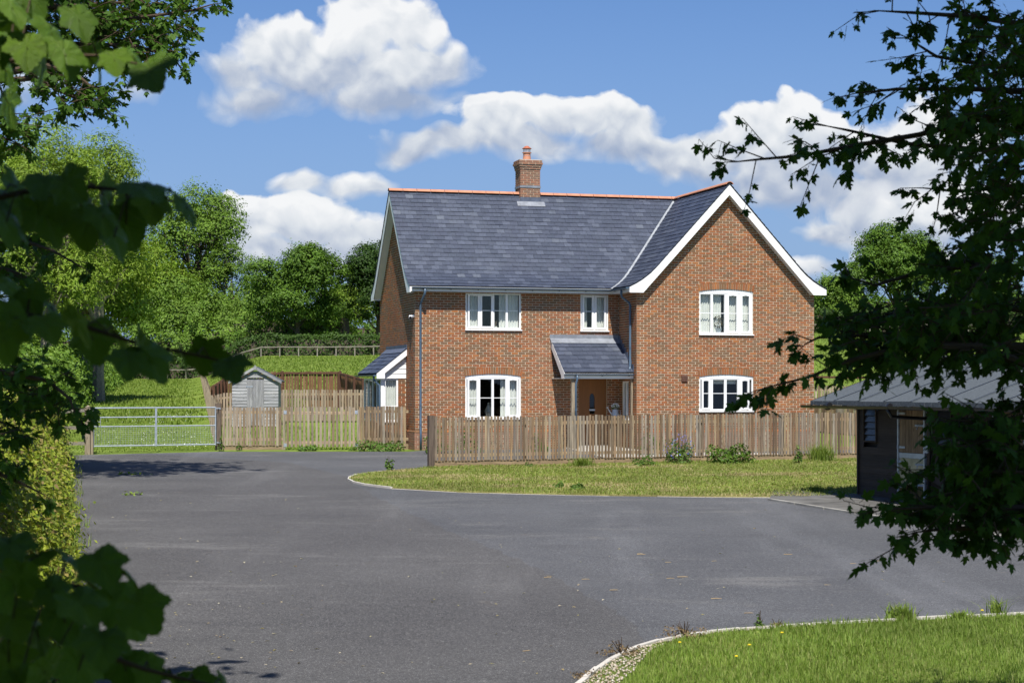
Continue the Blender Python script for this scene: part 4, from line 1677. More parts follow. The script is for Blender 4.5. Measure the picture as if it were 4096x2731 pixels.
# ---- chimney
CY0, CY1 = E / 2 - 0.24, E / 2 + 0.36
ch = MB().box(CHX0 + 0.009, CHX1 - 0.009, CY0 + 0.009, CY1 - 0.009, 7.3, 9.235).build('chimney', M['mortar'], house)
CTOP = 9.25
course = 0.075
nch = 0
for i in range(21):
    zt = CTOP - i * course
    za, zb = zt - course + JT, zt
    o = {0: 0.052, 1: 0.068, 2: 0.045, 3: 0.022}.get(i, 0.0)
    if i == 11:
        MB().box(CHX0 - 0.018, CHX1 + 0.018, CY0 - 0.018, CY1 + 0.018, za - 0.004, zb).build('lead_tray', M['lead'], ch)
        continue
    if o:
        MB().box(CHX0 - o + 0.009, CHX1 + o - 0.009, CY0 - o + 0.009, CY1 + o - 0.009, za - JT, zb - 0.004).build('mortar_bed', M['mortar'], ch)
    for pl, a, b2 in ((Plane('front', CY0 - o), CHX0 - o + 0.003, CHX1 + o - 0.003), (Plane('left', CHX0 - o), CY0 - o, CY1 + o), (Plane('right', CHX1 + o), CY0 - o, CY1 + o)):
        off = 0.1125 * (i % 2)
        p = a - off
        while p < b2 - 0.02:
            xa, xb = max(p, a), min(p + BR, b2)
            if xb - xa > 0.02:
                MBk = bricks_mesh('brick', pl, [(xa, xb, za, zb, random.uniform(0, 0.004))], M['chimney_brick'])
                link('brick', MBk, ch)
                nch += 1
            p += 0.225
MB().box(CHX0 - 0.03, CHX1 + 0.03, CY0 - 0.03, CY1 + 0.03, CTOP - 0.004, CTOP + 0.02).build('flaunching', M['kerb'], ch)
pc = ((CHX0 + CHX1) / 2 - 0.03, (CY0 + CY1) / 2, CTOP)
pot = MB().lathe(pc, [(0.138, 0.0), (0.132, 0.06), (0.120, 0.20), (0.118, 0.25), (0.150, 0.262), (0.150, 0.280), (0.10, 0.282)], 20).build('chimney_pot', M['terracotta'], ch, smooth=False)
MB().lathe((pc[0], pc[1], CTOP + 0.155), [(0.1265, 0), (0.1265, 0.012)], 20).build('strap', M['steel'], ch)
mb = MB()
for i in range(14):
    an = 2 * math.pi * i / 14
    mb.tube([(pc[0] + 0.118 * math.cos(an), pc[1] + 0.118 * math.sin(an), CTOP + 0.278), (pc[0] + 0.118 * math.cos(an), pc[1] + 0.118 * math.sin(an), CTOP + 0.405)], 0.004, 5)
for z in (0.31, 0.345, 0.38):
    ring = [(pc[0] + 0.118 * math.cos(2 * math.pi * i / 20), pc[1] + 0.118 * math.sin(2 * math.pi * i / 20), CTOP + z) for i in range(21)]
    mb.tube(ring, 0.003, 4, False)
mb.build('cowl_cage', M['steel'], ch)
MB().lathe((pc[0], pc[1], CTOP + 0.40), [(0.155, 0.0), (0.152, 0.012), (0.10, 0.05), (0.06, 0.085), (0.03, 0.095), (0.0, 0.097)], 20).build('cowl', M['cowl_red'], ch, smooth=True)
# apron flashing
fz = prof((CY0 - YM0) / (YM1 - YM0))
mb = MB().box(CHX0 - 0.015, CHX1 + 0.015, CY0 - 0.02, CY0 - 0.0045, fz - 0.05, fz + 0.16)
mb.build('flashing', M['dark_lead'], ch)
sa, sb = (CY0 - 0.14 - YM0) / (YM1 - YM0), (CY0 - 0.005 - YM0) / (YM1 - YM0)
mb = MB().hexa([main3(CHX0 - 0.13, sa, 0.028), main3(CHX1 + 0.13, sa, 0.028), main3(CHX1 + 0.13, sb, 0.028), main3(CHX0 - 0.13, sb, 0.028), main3(CHX0 - 0.13, sa, 0.034), main3(CHX1 + 0.13, sa, 0.034), main3(CHX1 + 0.13, sb, 0.034), main3(CHX0 - 0.13, sb, 0.034)])
mb.build('flashing', M['lead'], ch)

# ---- porch
porch = empty('porch', (0, 0, 0))
porch.parent = house
PX0, PX1 = 4.33, XW0 - 0.012
PY, PZE, PZT = -1.42, 2.36, 3.40


def porch3(x, s, lift):
    return (x, PY + s * -PY - 0.55 * lift, PZE + s * (PZT - PZE) + 0.8 * lift)


PL = math.hypot(PY, PZT - PZE)
slates(porch3, lambda s: PX0 - 0.03, lambda s: PX1, 41, rows=8, gauge=PL / 8, parent=porch, s_of=lambda d: d / PL, single=lambda k, a: False)
mb = MB()
mb.prism([(PX0, PY, PZE - 0.012), (PX0, 0.0, PZT - 0.012), (PX0, 0.0, PZT - 0.07), (PX0, PY, PZE - 0.07)], (PX1 - PX0, 0, 0))
mb.build('roof_deck', M['dark_room'], porch)
# side cheek board with a shaped lower edge
mb = MB()
poly = [(PX0 - 0.012, PY - 0.005, PZE - 0.01), (PX0 - 0.012, -0.006, PZT - 0.01), (PX0 - 0.012, -0.006, PZT - 0.22), (PX0 - 0.012, PY + 0.30, PZE - 0.10), (PX0 - 0.012, PY + 0.30, PZE - 0.19), (PX0 - 0.012, PY - 0.005, PZE - 0.19)]
mb.prism(poly, (-0.022, 0, 0))
mb.build('bargeboard', M['dull_white'], porch)
MB().box(PX0 - 0.008, PX1, PY, PY + 0.02, PZE - 0.185, PZE - 0.03).build('fascia', M['dull_white'], porch)
MB().box(PX0, PX1, PY + 0.021, -0.006, PZE - 0.185, PZE - 0.17).build('soffit', M['dull_white'], porch)
gutter((PX0 - 0.04, PY - 0.055, 0), (PX1, PY - 0.055, 0), (0, -1, 0), PZE - 0.045, 0.05, parent=porch)
mb = MB().box(PX0 - 0.06, PX1, -0.02, -0.0055, PZT + 0.0, PZT + 0.15)
mb.hexa([porch3(PX0 - 0.06, 0.86, 0.03), porch3(PX1, 0.86, 0.03), porch3(PX1, 1.0, 0.035), porch3(PX0 - 0.06, 1.0, 0.035), porch3(PX0 - 0.06, 0.86, 0.036), porch3(PX1, 0.86, 0.036), porch3(PX1, 1.0, 0.041), porch3(PX0 - 0.06, 1.0, 0.041)])
mb.build('flashing', M['lead'], porch)
# stepped lead against the wing
mb = MB()
for i in range(8):
    s0, s1 = i / 8, (i + 1) / 8
    p0, p1 = porch3(PX1 + 0.008, s0, 0.03), porch3(PX1 + 0.008, s1, 0.03)
    mb.box(PX1 - 0.004, PX1 + 0.006, p0[1], p1[1] - 0.002, p0[2] - 0.02, p1[2] + 0.10)
mb.build('flashing', M['dark_lead'], porch)
ppx = hloc(2291, 1600, PY + 0.10)[0]
MB().box(ppx - 0.05, ppx + 0.05, PY + 0.05, PY + 0.15, 0.0, PZE - 0.186).build('porch_post', M['post_pale'], porch)
MB().box(PX1 - 0.05, PX1 - 0.006, PY + 0.05, PY + 0.15, 0.0, PZE - 0.186).build('porch_post', M['post_pale'], porch)
pdx = hloc(2303, 1600, PY)[0]
downpipe([(pdx + 0.03, PY - 0.055, PZE - 0.08), (pdx + 0.03, PY - 0.055, PZE - 0.20), (pdx, PY - 0.02, PZE - 0.36), (pdx, PY - 0.02, 0.03)], parent=porch, r=0.033, joints=[((pdx, PY - 0.02, 1.2), (pdx, PY - 0.02, 1.25))])

# ---- lean-to bay on the left gable
bay = empty('bay', (0, 0, 0))
bay.parent = house
BY0, BY1, BXO = 1.30, 4.15, -0.80
BZT, BZE = 3.10, 2.34


def bay3(y, s, lift):
    return (BXO - 0.16 + s * (-(BXO - 0.16)) - 0.6 * lift, y, BZE + s * (BZT - BZE) + 0.75 * lift)


BL = math.hypot(BXO - 0.16, BZT - BZE)
slates(bay3, lambda s: BY0 - 0.14, lambda s: BY1 + 0.14, 51, rows=6, gauge=BL / 6, parent=bay, s_of=lambda d: d / BL, single=lambda k, a: True, width=0.30)
mb = MB()
mb.prism([(BXO - 0.16, BY0 - 0.12, BZE - 0.012), (0, BY0 - 0.12, BZT - 0.012), (0, BY0 - 0.12, BZT - 0.06), (BXO - 0.16, BY0 - 0.12, BZE - 0.06)], (0, BY1 - BY0 + 0.24, 0))
mb.build('roof_deck', M['dark_room'], bay)
mb = MB()
sl = (BZT - BZE) / (-(BXO - 0.16))
bz = lambda x: BZE + (x - (BXO - 0.16)) * sl
poly = [(BXO - 0.16, BZE - 0.01), (-0.006, bz(-0.006) - 0.01), (-0.006, bz(-0.006) - 0.20), (BXO + 0.10, bz(BXO + 0.10) - 0.20), (BXO + 0.10, BZE - 0.16), (BXO - 0.16, BZE - 0.16)]
mb.prism([(x, BY0 - 0.14, z) for x, z in poly], (0, 0.025, 0))
mb.build('bargeboard', M['white'], bay)
# boarded gable triangle
for i in range(5):
    za = BZE - 0.15 + i * 0.15
    zb = za + 0.147
    xa = max(BXO + 0.02, BXO - 0.16 + (za - BZE + 0.10) / sl)
    xb2 = max(BXO + 0.02, BXO - 0.16 + (zb - BZE + 0.10) / sl)
    if xa < -0.05:
        MB().prism([(xa, BY0 - 0.02, za), (-0.006, BY0 - 0.02, za), (-0.006, BY0 - 0.006, zb), (min(xb2, -0.01), BY0 - 0.006, zb)], (0, 0.05, 0)).build('board', M['dull_white'], bay)
mb = MB().box(-0.02, -0.0045, BY0 - 0.14, BY1 + 0.14, BZT - 0.02, BZT + 0.14)
mb.hexa([bay3(BY0 - 0.15, 0.82, 0.03), bay3(BY1 + .14, 0.82, 0.03), bay3(BY1 + .14, 1.0, 0.035), bay3(BY0 - 0.15, 1.0, 0.035), bay3(BY0 - 0.15, 0.82, 0.036), bay3(BY1 + .14, 0.82, 0.036), bay3(BY1 + .14, 1.0, 0.041), bay3(BY0 - 0.15, 1.0, 0.041)])
mb.build('flashing', M['dark_lead'], bay)
gutter((BXO - 0.215, BY0 - 0.13, 0), (BXO - 0.215, BY1 + 0.13, 0), (-1, 0, 0), BZE - 0.045, 0.05, parent=bay)
downpipe([(BXO - 0.215, BY0 + 0.05, BZE - 0.08), (BXO - 0.215, BY0 + 0.03, BZE - 0.20), (BXO - 0.06, BY0 - 0.05, BZE - 0.36), (BXO - 0.06, BY0 - 0.06, 0.1)], parent=bay, r=0.033)
# brick pier and low walls
MB().box(-0.25, -0.004, BY0 + 0.01, BY0 + 0.12, 0, BZE - 0.14).build('pier_core', M['mortar'], bay)
link('brick', bricks_mesh('brick', Plane('front', BY0), brick_rows(-0.25, -0.006, 0, BZE - 0.15, seed=61), M['brick']), bay, kind='stuff')
MB().box(BXO + 0.0, -0.26, BY0 + 0.01, BY0 + 0.12, 0, 0.84).build('wall', M['mortar'], bay)
link('brick', bricks_mesh('brick', Plane('front', BY0), brick_rows(BXO, -0.26, 0, 0.82, seed=62), M['brick']), bay, kind='stuff')
MB().box(BXO + 0.01, BXO + 0.12, BY0 + 0.13, BY1, 0, 0.84).build('wall', M['mortar'], bay)
link('brick', bricks_mesh('brick', Plane('left', BXO), brick_rows(BY0 + 0.13, BY1, 0, 0.82, seed=63), M['brick']), bay, kind='stuff')
bw = empty('window', (BXO, BY0, 0.86))
bw.parent = bay
mb = MB()
H = BZE - 0.15 - 0.86
mb.box(0.0, 0.10, 0.0, 0.10, 0, H)                       # corner post
mb.box(0.10, 0.155, 0.02, 0.08, 0, H)
mb.box(-BXO - 0.31, -BXO - 0.255, 0.02, 0.08, 0, H)
mb.box(0.155, -BXO - 0.31, 0.02, 0.08, 0, 0.055)
mb.box(0.155, -BXO - 0.31, 0.02, 0.08, H - 0.055, H)
yv = 0.101
for i in range(5):
    a = 0.10 + i * (BY1 - BY0 - 0.15) / 4
    mb.box(0.02, 0.08, a, a + 0.055, 0.055, H - 0.055)
mb.box(0.02, 0.08, 0.10, BY1 - BY0, 0, 0.055)
mb.box(0.02, 0.08, 0.10, BY1 - BY0, H - 0.055, H)
mb.build('frame', M['white'], bw)
MB().box(0.155, -BXO - 0.31, 0.032, 0.055, 0.46, 0.485).build('glazing_bar', M['white'], bw)
MB().box(0.155, -BXO - 0.31, 0.040, 0.050, 0.055, H - 0.055).build('pane', M['glass'], bw)
MB().box(0.045, 0.055, 0.15, BY1 - BY0, 0.055, H - 0.055).build('pane', M['glass'], bw)
MB().box(-0.06, -BXO - 0.25, -0.05, 0.09, -0.04, -0.0005).build('sill', M['white'], bw)
mb = MB()
curtain_mesh(mb, 0.15, -BXO - 0.30, 0.06, H - 0.05, 0.15, 5, 0.018)
mb.build('curtain', M['curtain'], bw, smooth=True)
mb = MB().box(BXO + 0.12, -0.26, BY1 - 0.02, BY1 + 0.05, 0, BZE - 0.15)
mb.build('wall', M['mortar'], bay)

# ---- small things on the house
cu, cz = hloc(1652, 1268, 0.0)
cc = empty('security_camera', HW(0.0, 0.16, 4.05), TH, 'white security camera on the left gable wall beside the downpipe', 'security camera')
mb = MB().tube([(-0.006, 0, 0.03), (-0.03, 0, 0.03)], 0.045, 12).tube([(-0.03, 0, 0.03), (-0.10, 0, 0.035)], 0.028, 8)
mb.build('bracket', M['white'], cc)
mb = MB().tube([(-0.10, 0.05, 0.03), (-0.135, -0.10, -0.025)], [0.05, 0.052], 12)
mb.build('housing', M['white'], cc)
MB().tube([(-0.135, -0.1005, -0.0255), (-0.1385, -0.115, -0.031)], 0.044, 12).build('lens', M['black'], cc)


# ------------------------------------------------------------------ stable block
SR = math.atan2(-0.94, 0.34)
S0 = (7.07, 37.2)
SZ = yard_z(0, 36.6) + 0.0
stable = empty('stable', (S0[0], S0[1], SZ), SR, 'dark stained timber stable with a grey felt roof and galvanised half doors', 'stable')
SLEN, SDEP = 10.2, 3.6
zz0 = -SZ                                              # world z=0 in stable coordinates
EZ = 1.63 + zz0                                        # eaves height at the canopy edge
RP = 0.338                                             # roof pitch


def sroof(y):
    return EZ + (y + 0.9) * RP if y < SDEP / 2 else EZ + (SDEP / 2 + 0.9) * RP - (y - SDEP / 2) * RP


slope_z = lambda x: -GS * (-0.94) * 0 + (yard_z(0, S0[1] - 0.94 * x) - SZ)
doors = [(1.58, 2.46), (4.75, 5.63), (8.0, 8.88)]
wins = [(0.26, 0.70), (2.91, 3.35), (6.3, 6.74)]
WZ0, WZ1 = 0.86 + zz0 - 0.03, 1.60 + zz0
DZ0, DZ1 = 0.02, 1.55 + zz0
# inner lining (dark) and side walls
mb = MB()
mb.box(0.03, SLEN - 0.03, 0.12, 0.16, 0, sroof(0.1) - 0.05)
mb.box(0, SLEN, SDEP - 0.06, SDEP, 0, sroof(SDEP) - 0.06)
mb.prism([(0.03, 0.16, 0), (0.03, SDEP - 0.06, 0), (0.03, SDEP - 0.06, sroof(SDEP) - 0.07), (0.03, SDEP / 2, sroof(SDEP / 2) - 0.07), (0.03, 0.16, sroof(0.16) - 0.07)], (0.05, 0, 0))
mb.prism([(SLEN - 0.08, 0.16, 0), (SLEN - 0.08, SDEP - 0.06, 0), (SLEN - 0.08, SDEP - 0.06, sroof(SDEP) - 0.07), (SLEN - 0.08, SDEP / 2, sroof(SDEP / 2) - 0.07), (SLEN - 0.08, 0.16, sroof(0.16) - 0.07)], (0.05, 0, 0))
mb.build('frame', M['stable_board'], stable)
# weatherboards on the front, each a plank
bh = 0.128
i = 0
z = -0.15
while z < sroof(0.0) - 0.10:
    zb = min(z + bh + 0.012, sroof(0.0) - 0.06)
    spans = [(0.0, SLEN)]
    for (a, b2, za, zc) in [(d[0] - 0.06, d[1] + 0.06, -1, DZ1 + 0.05) for d in doors] + [(w[0] - 0.04, w[1] + 0.04, WZ0 - 0.03, WZ1 + 0.04) for w in wins]:
        if zb > za + 0.03 and z < zc - 0.03:
            ns = []
            for (p, q) in spans:
                if b2 <= p or a >= q:
                    ns.append((p, q))
                else:
                    if a > p:
                        ns.append((p, a))
                    if b2 < q:
                        ns.append((b2, q))
            spans = ns
    for (p, q) in spans:
        zlo = max(z, slope_z((p + q) / 2) - 0.1)
        MB().hexa([(p + .003, -0.024, zlo), (q - .003, -0.024, zlo), (q - .003, 0.0, zlo), (p + .003, 0.0, zlo), (p + .003, -0.006, zb), (q - .003, -0.006, zb), (q - .003, 0.004, zb), (p + .003, 0.004, zb)]).build('plank', M['stable_board'], stable)
    z += bh
# boards on the far end
z = 0.0
while z < sroof(SDEP / 2) - 0.15:
    zm = z + bh
    lo = 0.0
    if zm > sroof(0) - 0.08:
        lo = (zm + 0.08 - EZ) / RP - 0.9
    hi = SDEP - max(0, lo) if zm < sroof(SDEP / 2) else lo
    hi = SDEP if zm < sroof(SDEP) - 0.08 else SDEP - lo * 1.0
    if hi - lo > 0.2:
        for xx, sg in ((0.026, -1), (SLEN - 0.026, 1)):
            MB().hexa([(xx, lo, z), (xx + sg * 0.024, lo, z), (xx + sg * 0.024, hi, z), (xx, hi, z), (xx, lo, zm), (xx + sg * 0.006, lo, zm), (xx + sg * 0.006, hi, zm), (xx, hi, zm)]).build('plank', M['stable_board'], stable)
    z += bh
MB().box(-0.012, 0.045, -0.045, -0.0245, -0.1, sroof(0) - 0.07).build('corner_board', M['stable_board'], stable)
# roof: felt in strips, verge and eaves turned down
sr = empty('roof', (0, 0, 0))
sr.parent = stable
xa = -0.32
k = 0
while xa < SLEN + 0.3:
    xb = min(xa + 0.93, SLEN + 0.34)
    t = 0.006 + 0.012 * (k % 2)
    for y0, y1 in ((-0.92, SDEP / 2), (SDEP / 2, SDEP + 0.25)):
        za, zb = sroof(y0), sroof(y1)
        MB().hexa([(xa, y0, za), (xb + 0.05, y0, za), (xb + 0.05, y1, zb), (xa, y1, zb), (xa, y0, za + t), (xb + 0.05, y0, za + t + .004), (xb + 0.05, y1, zb + t + .004), (xa, y1, zb + t)]).build('felt_strip', M['felt'], sr)
    for y0, y1 in ((-0.93, SDEP / 2), (SDEP / 2, SDEP + 0.25)):
        if 0 < k:
            MB().bar((xa, y0, sroof(y0) + 0.020), (xa, y1, sroof(y1) + 0.020), 0.028, 0.014).build('felt_seam', M['black'], sr)
    xa = xb
    k += 1
mb = MB()
mb.prism([(-0.31, -0.90, EZ - 0.004), (-0.31, SDEP / 2, sroof(SDEP / 2) - 0.004), (-0.31, SDEP + 0.22, sroof(SDEP + 0.22) - 0.004), (-0.31, SDEP + 0.22, sroof(SDEP + .22) - 0.05), (-0.31, SDEP / 2, sroof(SDEP / 2) - 0.05), (-0.31, -0.90, EZ - 0.05)], (SLEN + 0.62, 0, 0))
mb.build('roof_deck', M['stable_board'], sr)
mb = MB()
x = -0.32
while x < SLEN + 0.3:
    mb.box(x, x + 0.118, -0.929 - random.uniform(0, 0.008), -0.9205, EZ - 0.075 - random.uniform(0, 0.012), EZ + 0.003)
    x += 0.12
mb.build('felt_edge', M['felt'], sr)
mb = MB()
for (y0, y1) in ((-0.93, SDEP / 2), (SDEP / 2, SDEP + 0.25)):
    mb.prism([(-0.335, y0, sroof(y0) + 0.015), (-0.335, y1, sroof(y1) + 0.015), (-0.335, y1, sroof(y1) - 0.09), (-0.335, y0, sroof(y0) - 0.09)], (0.012, 0, 0))
mb.build('verge_board', M['stable_board'], sr)
g = gutter((-0.55, -0.99, 0), (SLEN + 0.3, -0.99, 0), (0, -1, 0), EZ - 0.085, 0.060, m=M['black'], parent=stable)
for x in (0.5, 2.75, 5.0, 7.4):
    MB().tube([(x, -0.99, EZ - 0.088), (x + 0.05, -0.99, EZ - 0.088)], 0.066, 10).build('gutter_joint', M['black'], g)
# canopy rafters
mb = MB()
for x in np.arange(0.1, SLEN, 0.75):
    mb.prism([(x, -0.88, EZ - 0.052), (x, 0.0, sroof(0) - 0.052), (x, 0.0, sroof(0) - 0.13), (x, -0.88, EZ - 0.11)], (0.045, 0, 0))
mb.build('rafter', M['stable_board'], stable, kind='stuff')
for di, (a, b2) in enumerate(doors):
    d = empty('door', (a, 0, 0))
    d.parent = stable
    W = b2 - a
    zt = DZ1
    zs = slope_z(a)
    mb = MB()
    mb.box(-0.045, -0.002, -0.055, 0.02, zs - 0.05, zt + 0.03)
    mb.box(W + 0.002, W + 0.045, -0.055, 0.02, zs - 0.05, zt + 0.03)
    mb.box(-0.0015, W + 0.0015, -0.05, 0.02, zt + 0.002, zt + 0.03)
    mb.build('door_frame', M['galv'], d)
    split = zt - 0.93
    n = 8
    for i in range(n):
        p, q = W * i / n + 0.003, W * (i + 1) / n - 0.003
        MB().box(p, q, -0.03 - 0.003 * (i % 2), -0.004, split + 0.02, zt - 0.005).build('plank', M['stable_door'], d)
        MB().box(p, q, -0.03 - 0.003 * (i % 2), -0.004, zs + 0.04, split - 0.62).build('plank', M['stable_door_dark'], d)
    MB().box(0.002, W - 0.002, -0.036, -0.003, split - 0.61, split - 0.09).build('kick_plate', plain('door_plate', (0.36, 0.34, 0.25), 0.35, 0.5, 0.35, 0.25, 4), d)
    MB().box(0.0, W, -0.042, -0.002, split - 0.085, split + 0.012).build('chew_strip', M['galv'], d)
    mb = MB()
    for z in (split + 0.55, split - 0.20, zs + 0.35):
        mb.box(W - 0.30, W + 0.02, -0.05, -0.0425, z - 0.018, z + 0.018)
        mb.tube([(W - 0.26, -0.06, z), (W - 0.02, -0.06, z)], 0.010, 6)
        mb.tube([(W - 0.16, -0.06, z), (W - 0.16, -0.10, z - 0.07)], 0.008, 6)
    mb.build('bolt', M['galv'], d)
    mb = MB()
    for z in (zt - 0.15, split + 0.12, split - 0.16, zs + 0.3):
        mb.box(-0.02, 0.22, -0.047, -0.0425, z - 0.02, z + 0.02)
        mb.tube([(-0.02, -0.06, z - 0.035), (-0.02, -0.06, z + 0.035)], 0.014, 6)
    mb.build('hinge', M['galv'], d)
for (a, b2) in wins:
    w = empty('window', (a, 0, WZ0))
    w.parent = stable
    W, H = b2 - a, WZ1 - WZ0
    mb = MB()
    frame4(mb, -0.035, W + 0.035, -0.025, H + 0.035, 0.032, -0.045, 0.06)
    mb.build('frame', M['stable_board'], w)
    MB().box(0, W, 0.09, 0.10, 0, H).build('backing', M['dark_room'], w)
    n = 6
    for i in range(n):
        za, zb = i * H / n, (i + 1) * H / n + 0.025
        MB().hexa([(0.004, -0.030, za), (W - 0.004, -0.030, za), (W - 0.004, -0.024, za), (0.004, -0.024, za), (0.004, 0.018, min(zb, H)), (W - 0.004, 0.018, min(zb, H)), (W - 0.004, 0.024, min(zb, H)), (0.004, 0.024, min(zb, H))]).build('pane', M['louvre_glass'], w)
downpipe([(2.70, -0.99, EZ - 0.14), (2.70, -0.90, EZ - 0.28), (2.70, -0.10, EZ - 0.32), (2.70, -0.07, EZ - 0.42), (2.70, -0.07, 0.0)], parent=stable, r=0.034, m=M['black'])
MB().box(2.60, 2.72, -0.125, -0.106, 0.66 + zz0, 0.82 + zz0).box(2.62, 2.70, -0.105, -0.025, 0.68 + zz0, 0.80 + zz0).build('switch_box', M['galv'], stable)
ap = [(-1.2, -0.02), (-1.5, -1.15), (0.4, -2.25), (SLEN + 2, -2.55), (SLEN + 2, -0.02)]
Rs = Matrix.Rotation(SR, 2)
apw = [tuple(Rs @ Vector(p) + Vector(S0)) for p in ap]
sheet('apron', apw, M['concrete'], 0.036, thick=0.05)
mb = MB()
for i in range(9):
    a = 0.5 + i * 1.15
    p0, p1 = Rs @ Vector((a, -2.30 - 0.02 * i)) + Vector(S0), Rs @ Vector((a + 1.12, -2.32 - 0.02 * i)) + Vector(S0)
    mb.bar((p0.x, p0.y, yard_z(0, p0.y) + 0.012), (p1.x, p1.y, yard_z(0, p1.y) + 0.012), 0.10, 0.06)
o = mb.build('kerb', M['concrete_pale'], kind='structure')
# round lamp hung below the canopy
lp = P3(3310, 1622, 37.1)
lamp = empty('lamp', tuple(lp), 0, 'round black lamp hanging under the far corner of the stable roof', 'lamp')
MB().tube([(0, 0.02, 0.0), (-0.01, -0.07, -0.01)], [0.055, 0.085], 14).tube([(-0.01, -0.07, -0.01), (-0.012, -0.085, -0.012)], [0.085, 0.07], 14).build('shade', M['black'], lamp)
MB().tube([(0, 0, 0.02), (0.03, 0.03, 1.60 - lp.z)], 0.012, 6).build('bracket', M['black'], lamp)

# ------------------------------------------------------------------ fences and gates


def picket_mesh(w, t, h, seed, m, top='flat'):
    r = random.Random(seed)
    mb = MB()
    a, b2 = r.uniform(-0.004, 0.004), r.uniform(-0.004, 0.004)
    c = r.uniform(-0.006, 0.006)
    n = 3
    sec = []
    for i in range(n + 1):
        z = h * i / n
        bow = c * math.sin(math.pi * i / n)
        k = r.uniform(-0.0015, 0.0015)
        sec.append([(-w / 2 + bow + k, 0, z), (w / 2 + bow - k, 0, z), (w / 2 + bow - k, t, z), (-w / 2 + bow + k, t, z)])
    sec[-1] = [(p[0], p[1], p[2] + (a if p[0] < c else b2)) for p in sec[-1]]
    vs = [p for s in sec for p in s]
    fs = [(3, 2, 1, 0), (4 * n, 4 * n + 1, 4 * n + 2, 4 * n + 3)]
    for i in range(n):
        for j in range(4):
            fs.append((4 * i + j, 4 * i + (j + 1) % 4, 4 * i + 4 + (j + 1) % 4, 4 * i + 4 + j))
    mb.add(vs, fs)
    return mb.mesh('picket', m)


def fence(label, A, B, h, pitch, pw, zf=gz, base=0.10, top_abs=None, m=None, rails=(0.25, 0.95), rail_side=1, posts=2.4, board=True, name='picket_fence', group=None, cat='fence', post_m=None, rail_m=None, post_extra=0.0, jitter=1.0, seed=1, max_single=300, end_posts=True):
    A, B = Vector(A), Vector(B)
    t = (B - A).normalized()
    L = (B - A).length
    z0 = zf(A.x, A.y)
    root = empty(name, (A.x, A.y, z0), math.atan2(t.y, t.x), label, cat, group)
    r = random.Random(seed)
    m = m or M['picket']
    meshes = [picket_mesh(pw, 0.019, 1.0, seed * 10 + i, m) for i in range(6)]
    zl = lambda s: zf(A.x + t.x * s, A.y + t.y * s) - z0
    n = int(L / pitch)
    rest = MB()
    for i in range(n):
        s = (i + 0.5) * pitch
        zb = zl(s) + base + r.uniform(-0.012, 0.012) * jitter
        hh = h - base + r.uniform(-0.012, 0.012) * jitter
        if i < max_single:
            link('picket', meshes[r.randrange(6)], root, loc=(s + r.uniform(-0.006, 0.006) * jitter, -0.010 * rail_side + r.uniform(-0.002, 0.002), zb),
                 rot=(r.uniform(-0.006, 0.006), r.uniform(-0.010, 0.010) * jitter, r.uniform(-0.03, 0.03)), scale=(r.uniform(0.92, 1.10), 1, hh))
        else:
            rest.box(s - pw / 2, s + pw / 2, -0.02, 0, zb, zb + hh)
    if rest.v:
        rest.build('picket', m, root, kind='stuff')
    rm = rail_m or M['rail']
    seg = max(1, int(round(L / (posts or 2.4))))
    for j in range(seg):
        a, b2 = L * j / seg, L * (j + 1) / seg
        for rz in rails:
            MB().bar((a + 0.002, 0.0125 + 0.019 if rail_side > 0 else -0.035, zl(a) + rz), (b2 - 0.002, 0.0125 + 0.019 if rail_side > 0 else -0.035, zl(b2) + rz), 0.038, 0.085).build('rail', rm, root)
        if board:
            MB().bar((a + 0.003, 0.029, zl(a) + 0.075), (b2 - 0.003, 0.029, zl(b2) + 0.075), 0.030, 0.19).build('gravel_board', M['board'], root)
    pm = post_m or M['post_pale']
    for j in range(seg + 1):
        if not end_posts and j in (0, seg):
            continue
        s = L * j / seg
        off = 0.10 if rail_side > 0 else -0.10
        MB().box(s - 0.05, s + 0.05, off - 0.045, off + 0.05, zl(s) - 0.25, zl(s) + h - 0.04 + post_extra).build('post', pm, root)
    return root


# the fence before the house
fzv = lambda x, y: yard_z(x, y) + 0.02
ff = fence('long weathered grey and brown picket fence in front of the house, on the verge', (-1.97, 46.43), (9.75, 50.45), 1.275, 0.0875, 0.0605, zf=fzv, base=0.155, rails=(0.30, 1.10), seed=2)
MB().box(-0.17, -0.015, -0.07, 0.08, -0.30, 1.275 + 0.045).build('end_post', M['post'], ff)
# the fence beside the house, in two lengths with a gate between
flat = lambda x, y: 0.0
XA = lambda u, D: ((u - CXP) / FPX * D, D)
sf1 = fence('short picket fence between the metal gate and the wooden garden gate', XA(888, 55.6), XA(1131, 55.75), 1.30, 0.101, 0.078, zf=flat, base=0.13, rails=(0.32, 1.15), seed=3, m=M['picket_pale'], posts=0, end_posts=False)
MB().box(-0.20, -0.02, -0.10, 0.09, -0.3, 1.42).build('gate_post', M['post'], sf1)
mb = MB()
for p in ((-0.10, -0.11, 1.27), (-0.10, -0.11, 0.23)):
    mb.tube([p, (p[0] - 0.02, p[1] - 0.10, p[2])], 0.014, 6)
    mb.box(p[0] - 0.07, p[0] + 0.07, p[1] - 0.005, p[1] + 0.008, p[2] - 0.02, p[2] + 0.02)
mb.build('gate_hook', M['galv'], sf1)
sf2 = fence('short picket fence from the wooden garden gate to the house corner', XA(1436, 55.95), XA(1634, 56.15), 1.32, 0.0905, 0.074, zf=flat, base=0.10, rails=(0.32, 1.17), seed=4, m=M['picket'], posts=0, end_posts=False)
for rt, lx in ((sf1, 'hinge'), (sf2, 'latch')):
    pass
gA, gB = Vector(XA(1139, 55.76)), Vector(XA(1427, 55.94))
gt = (gB - gA).normalized()
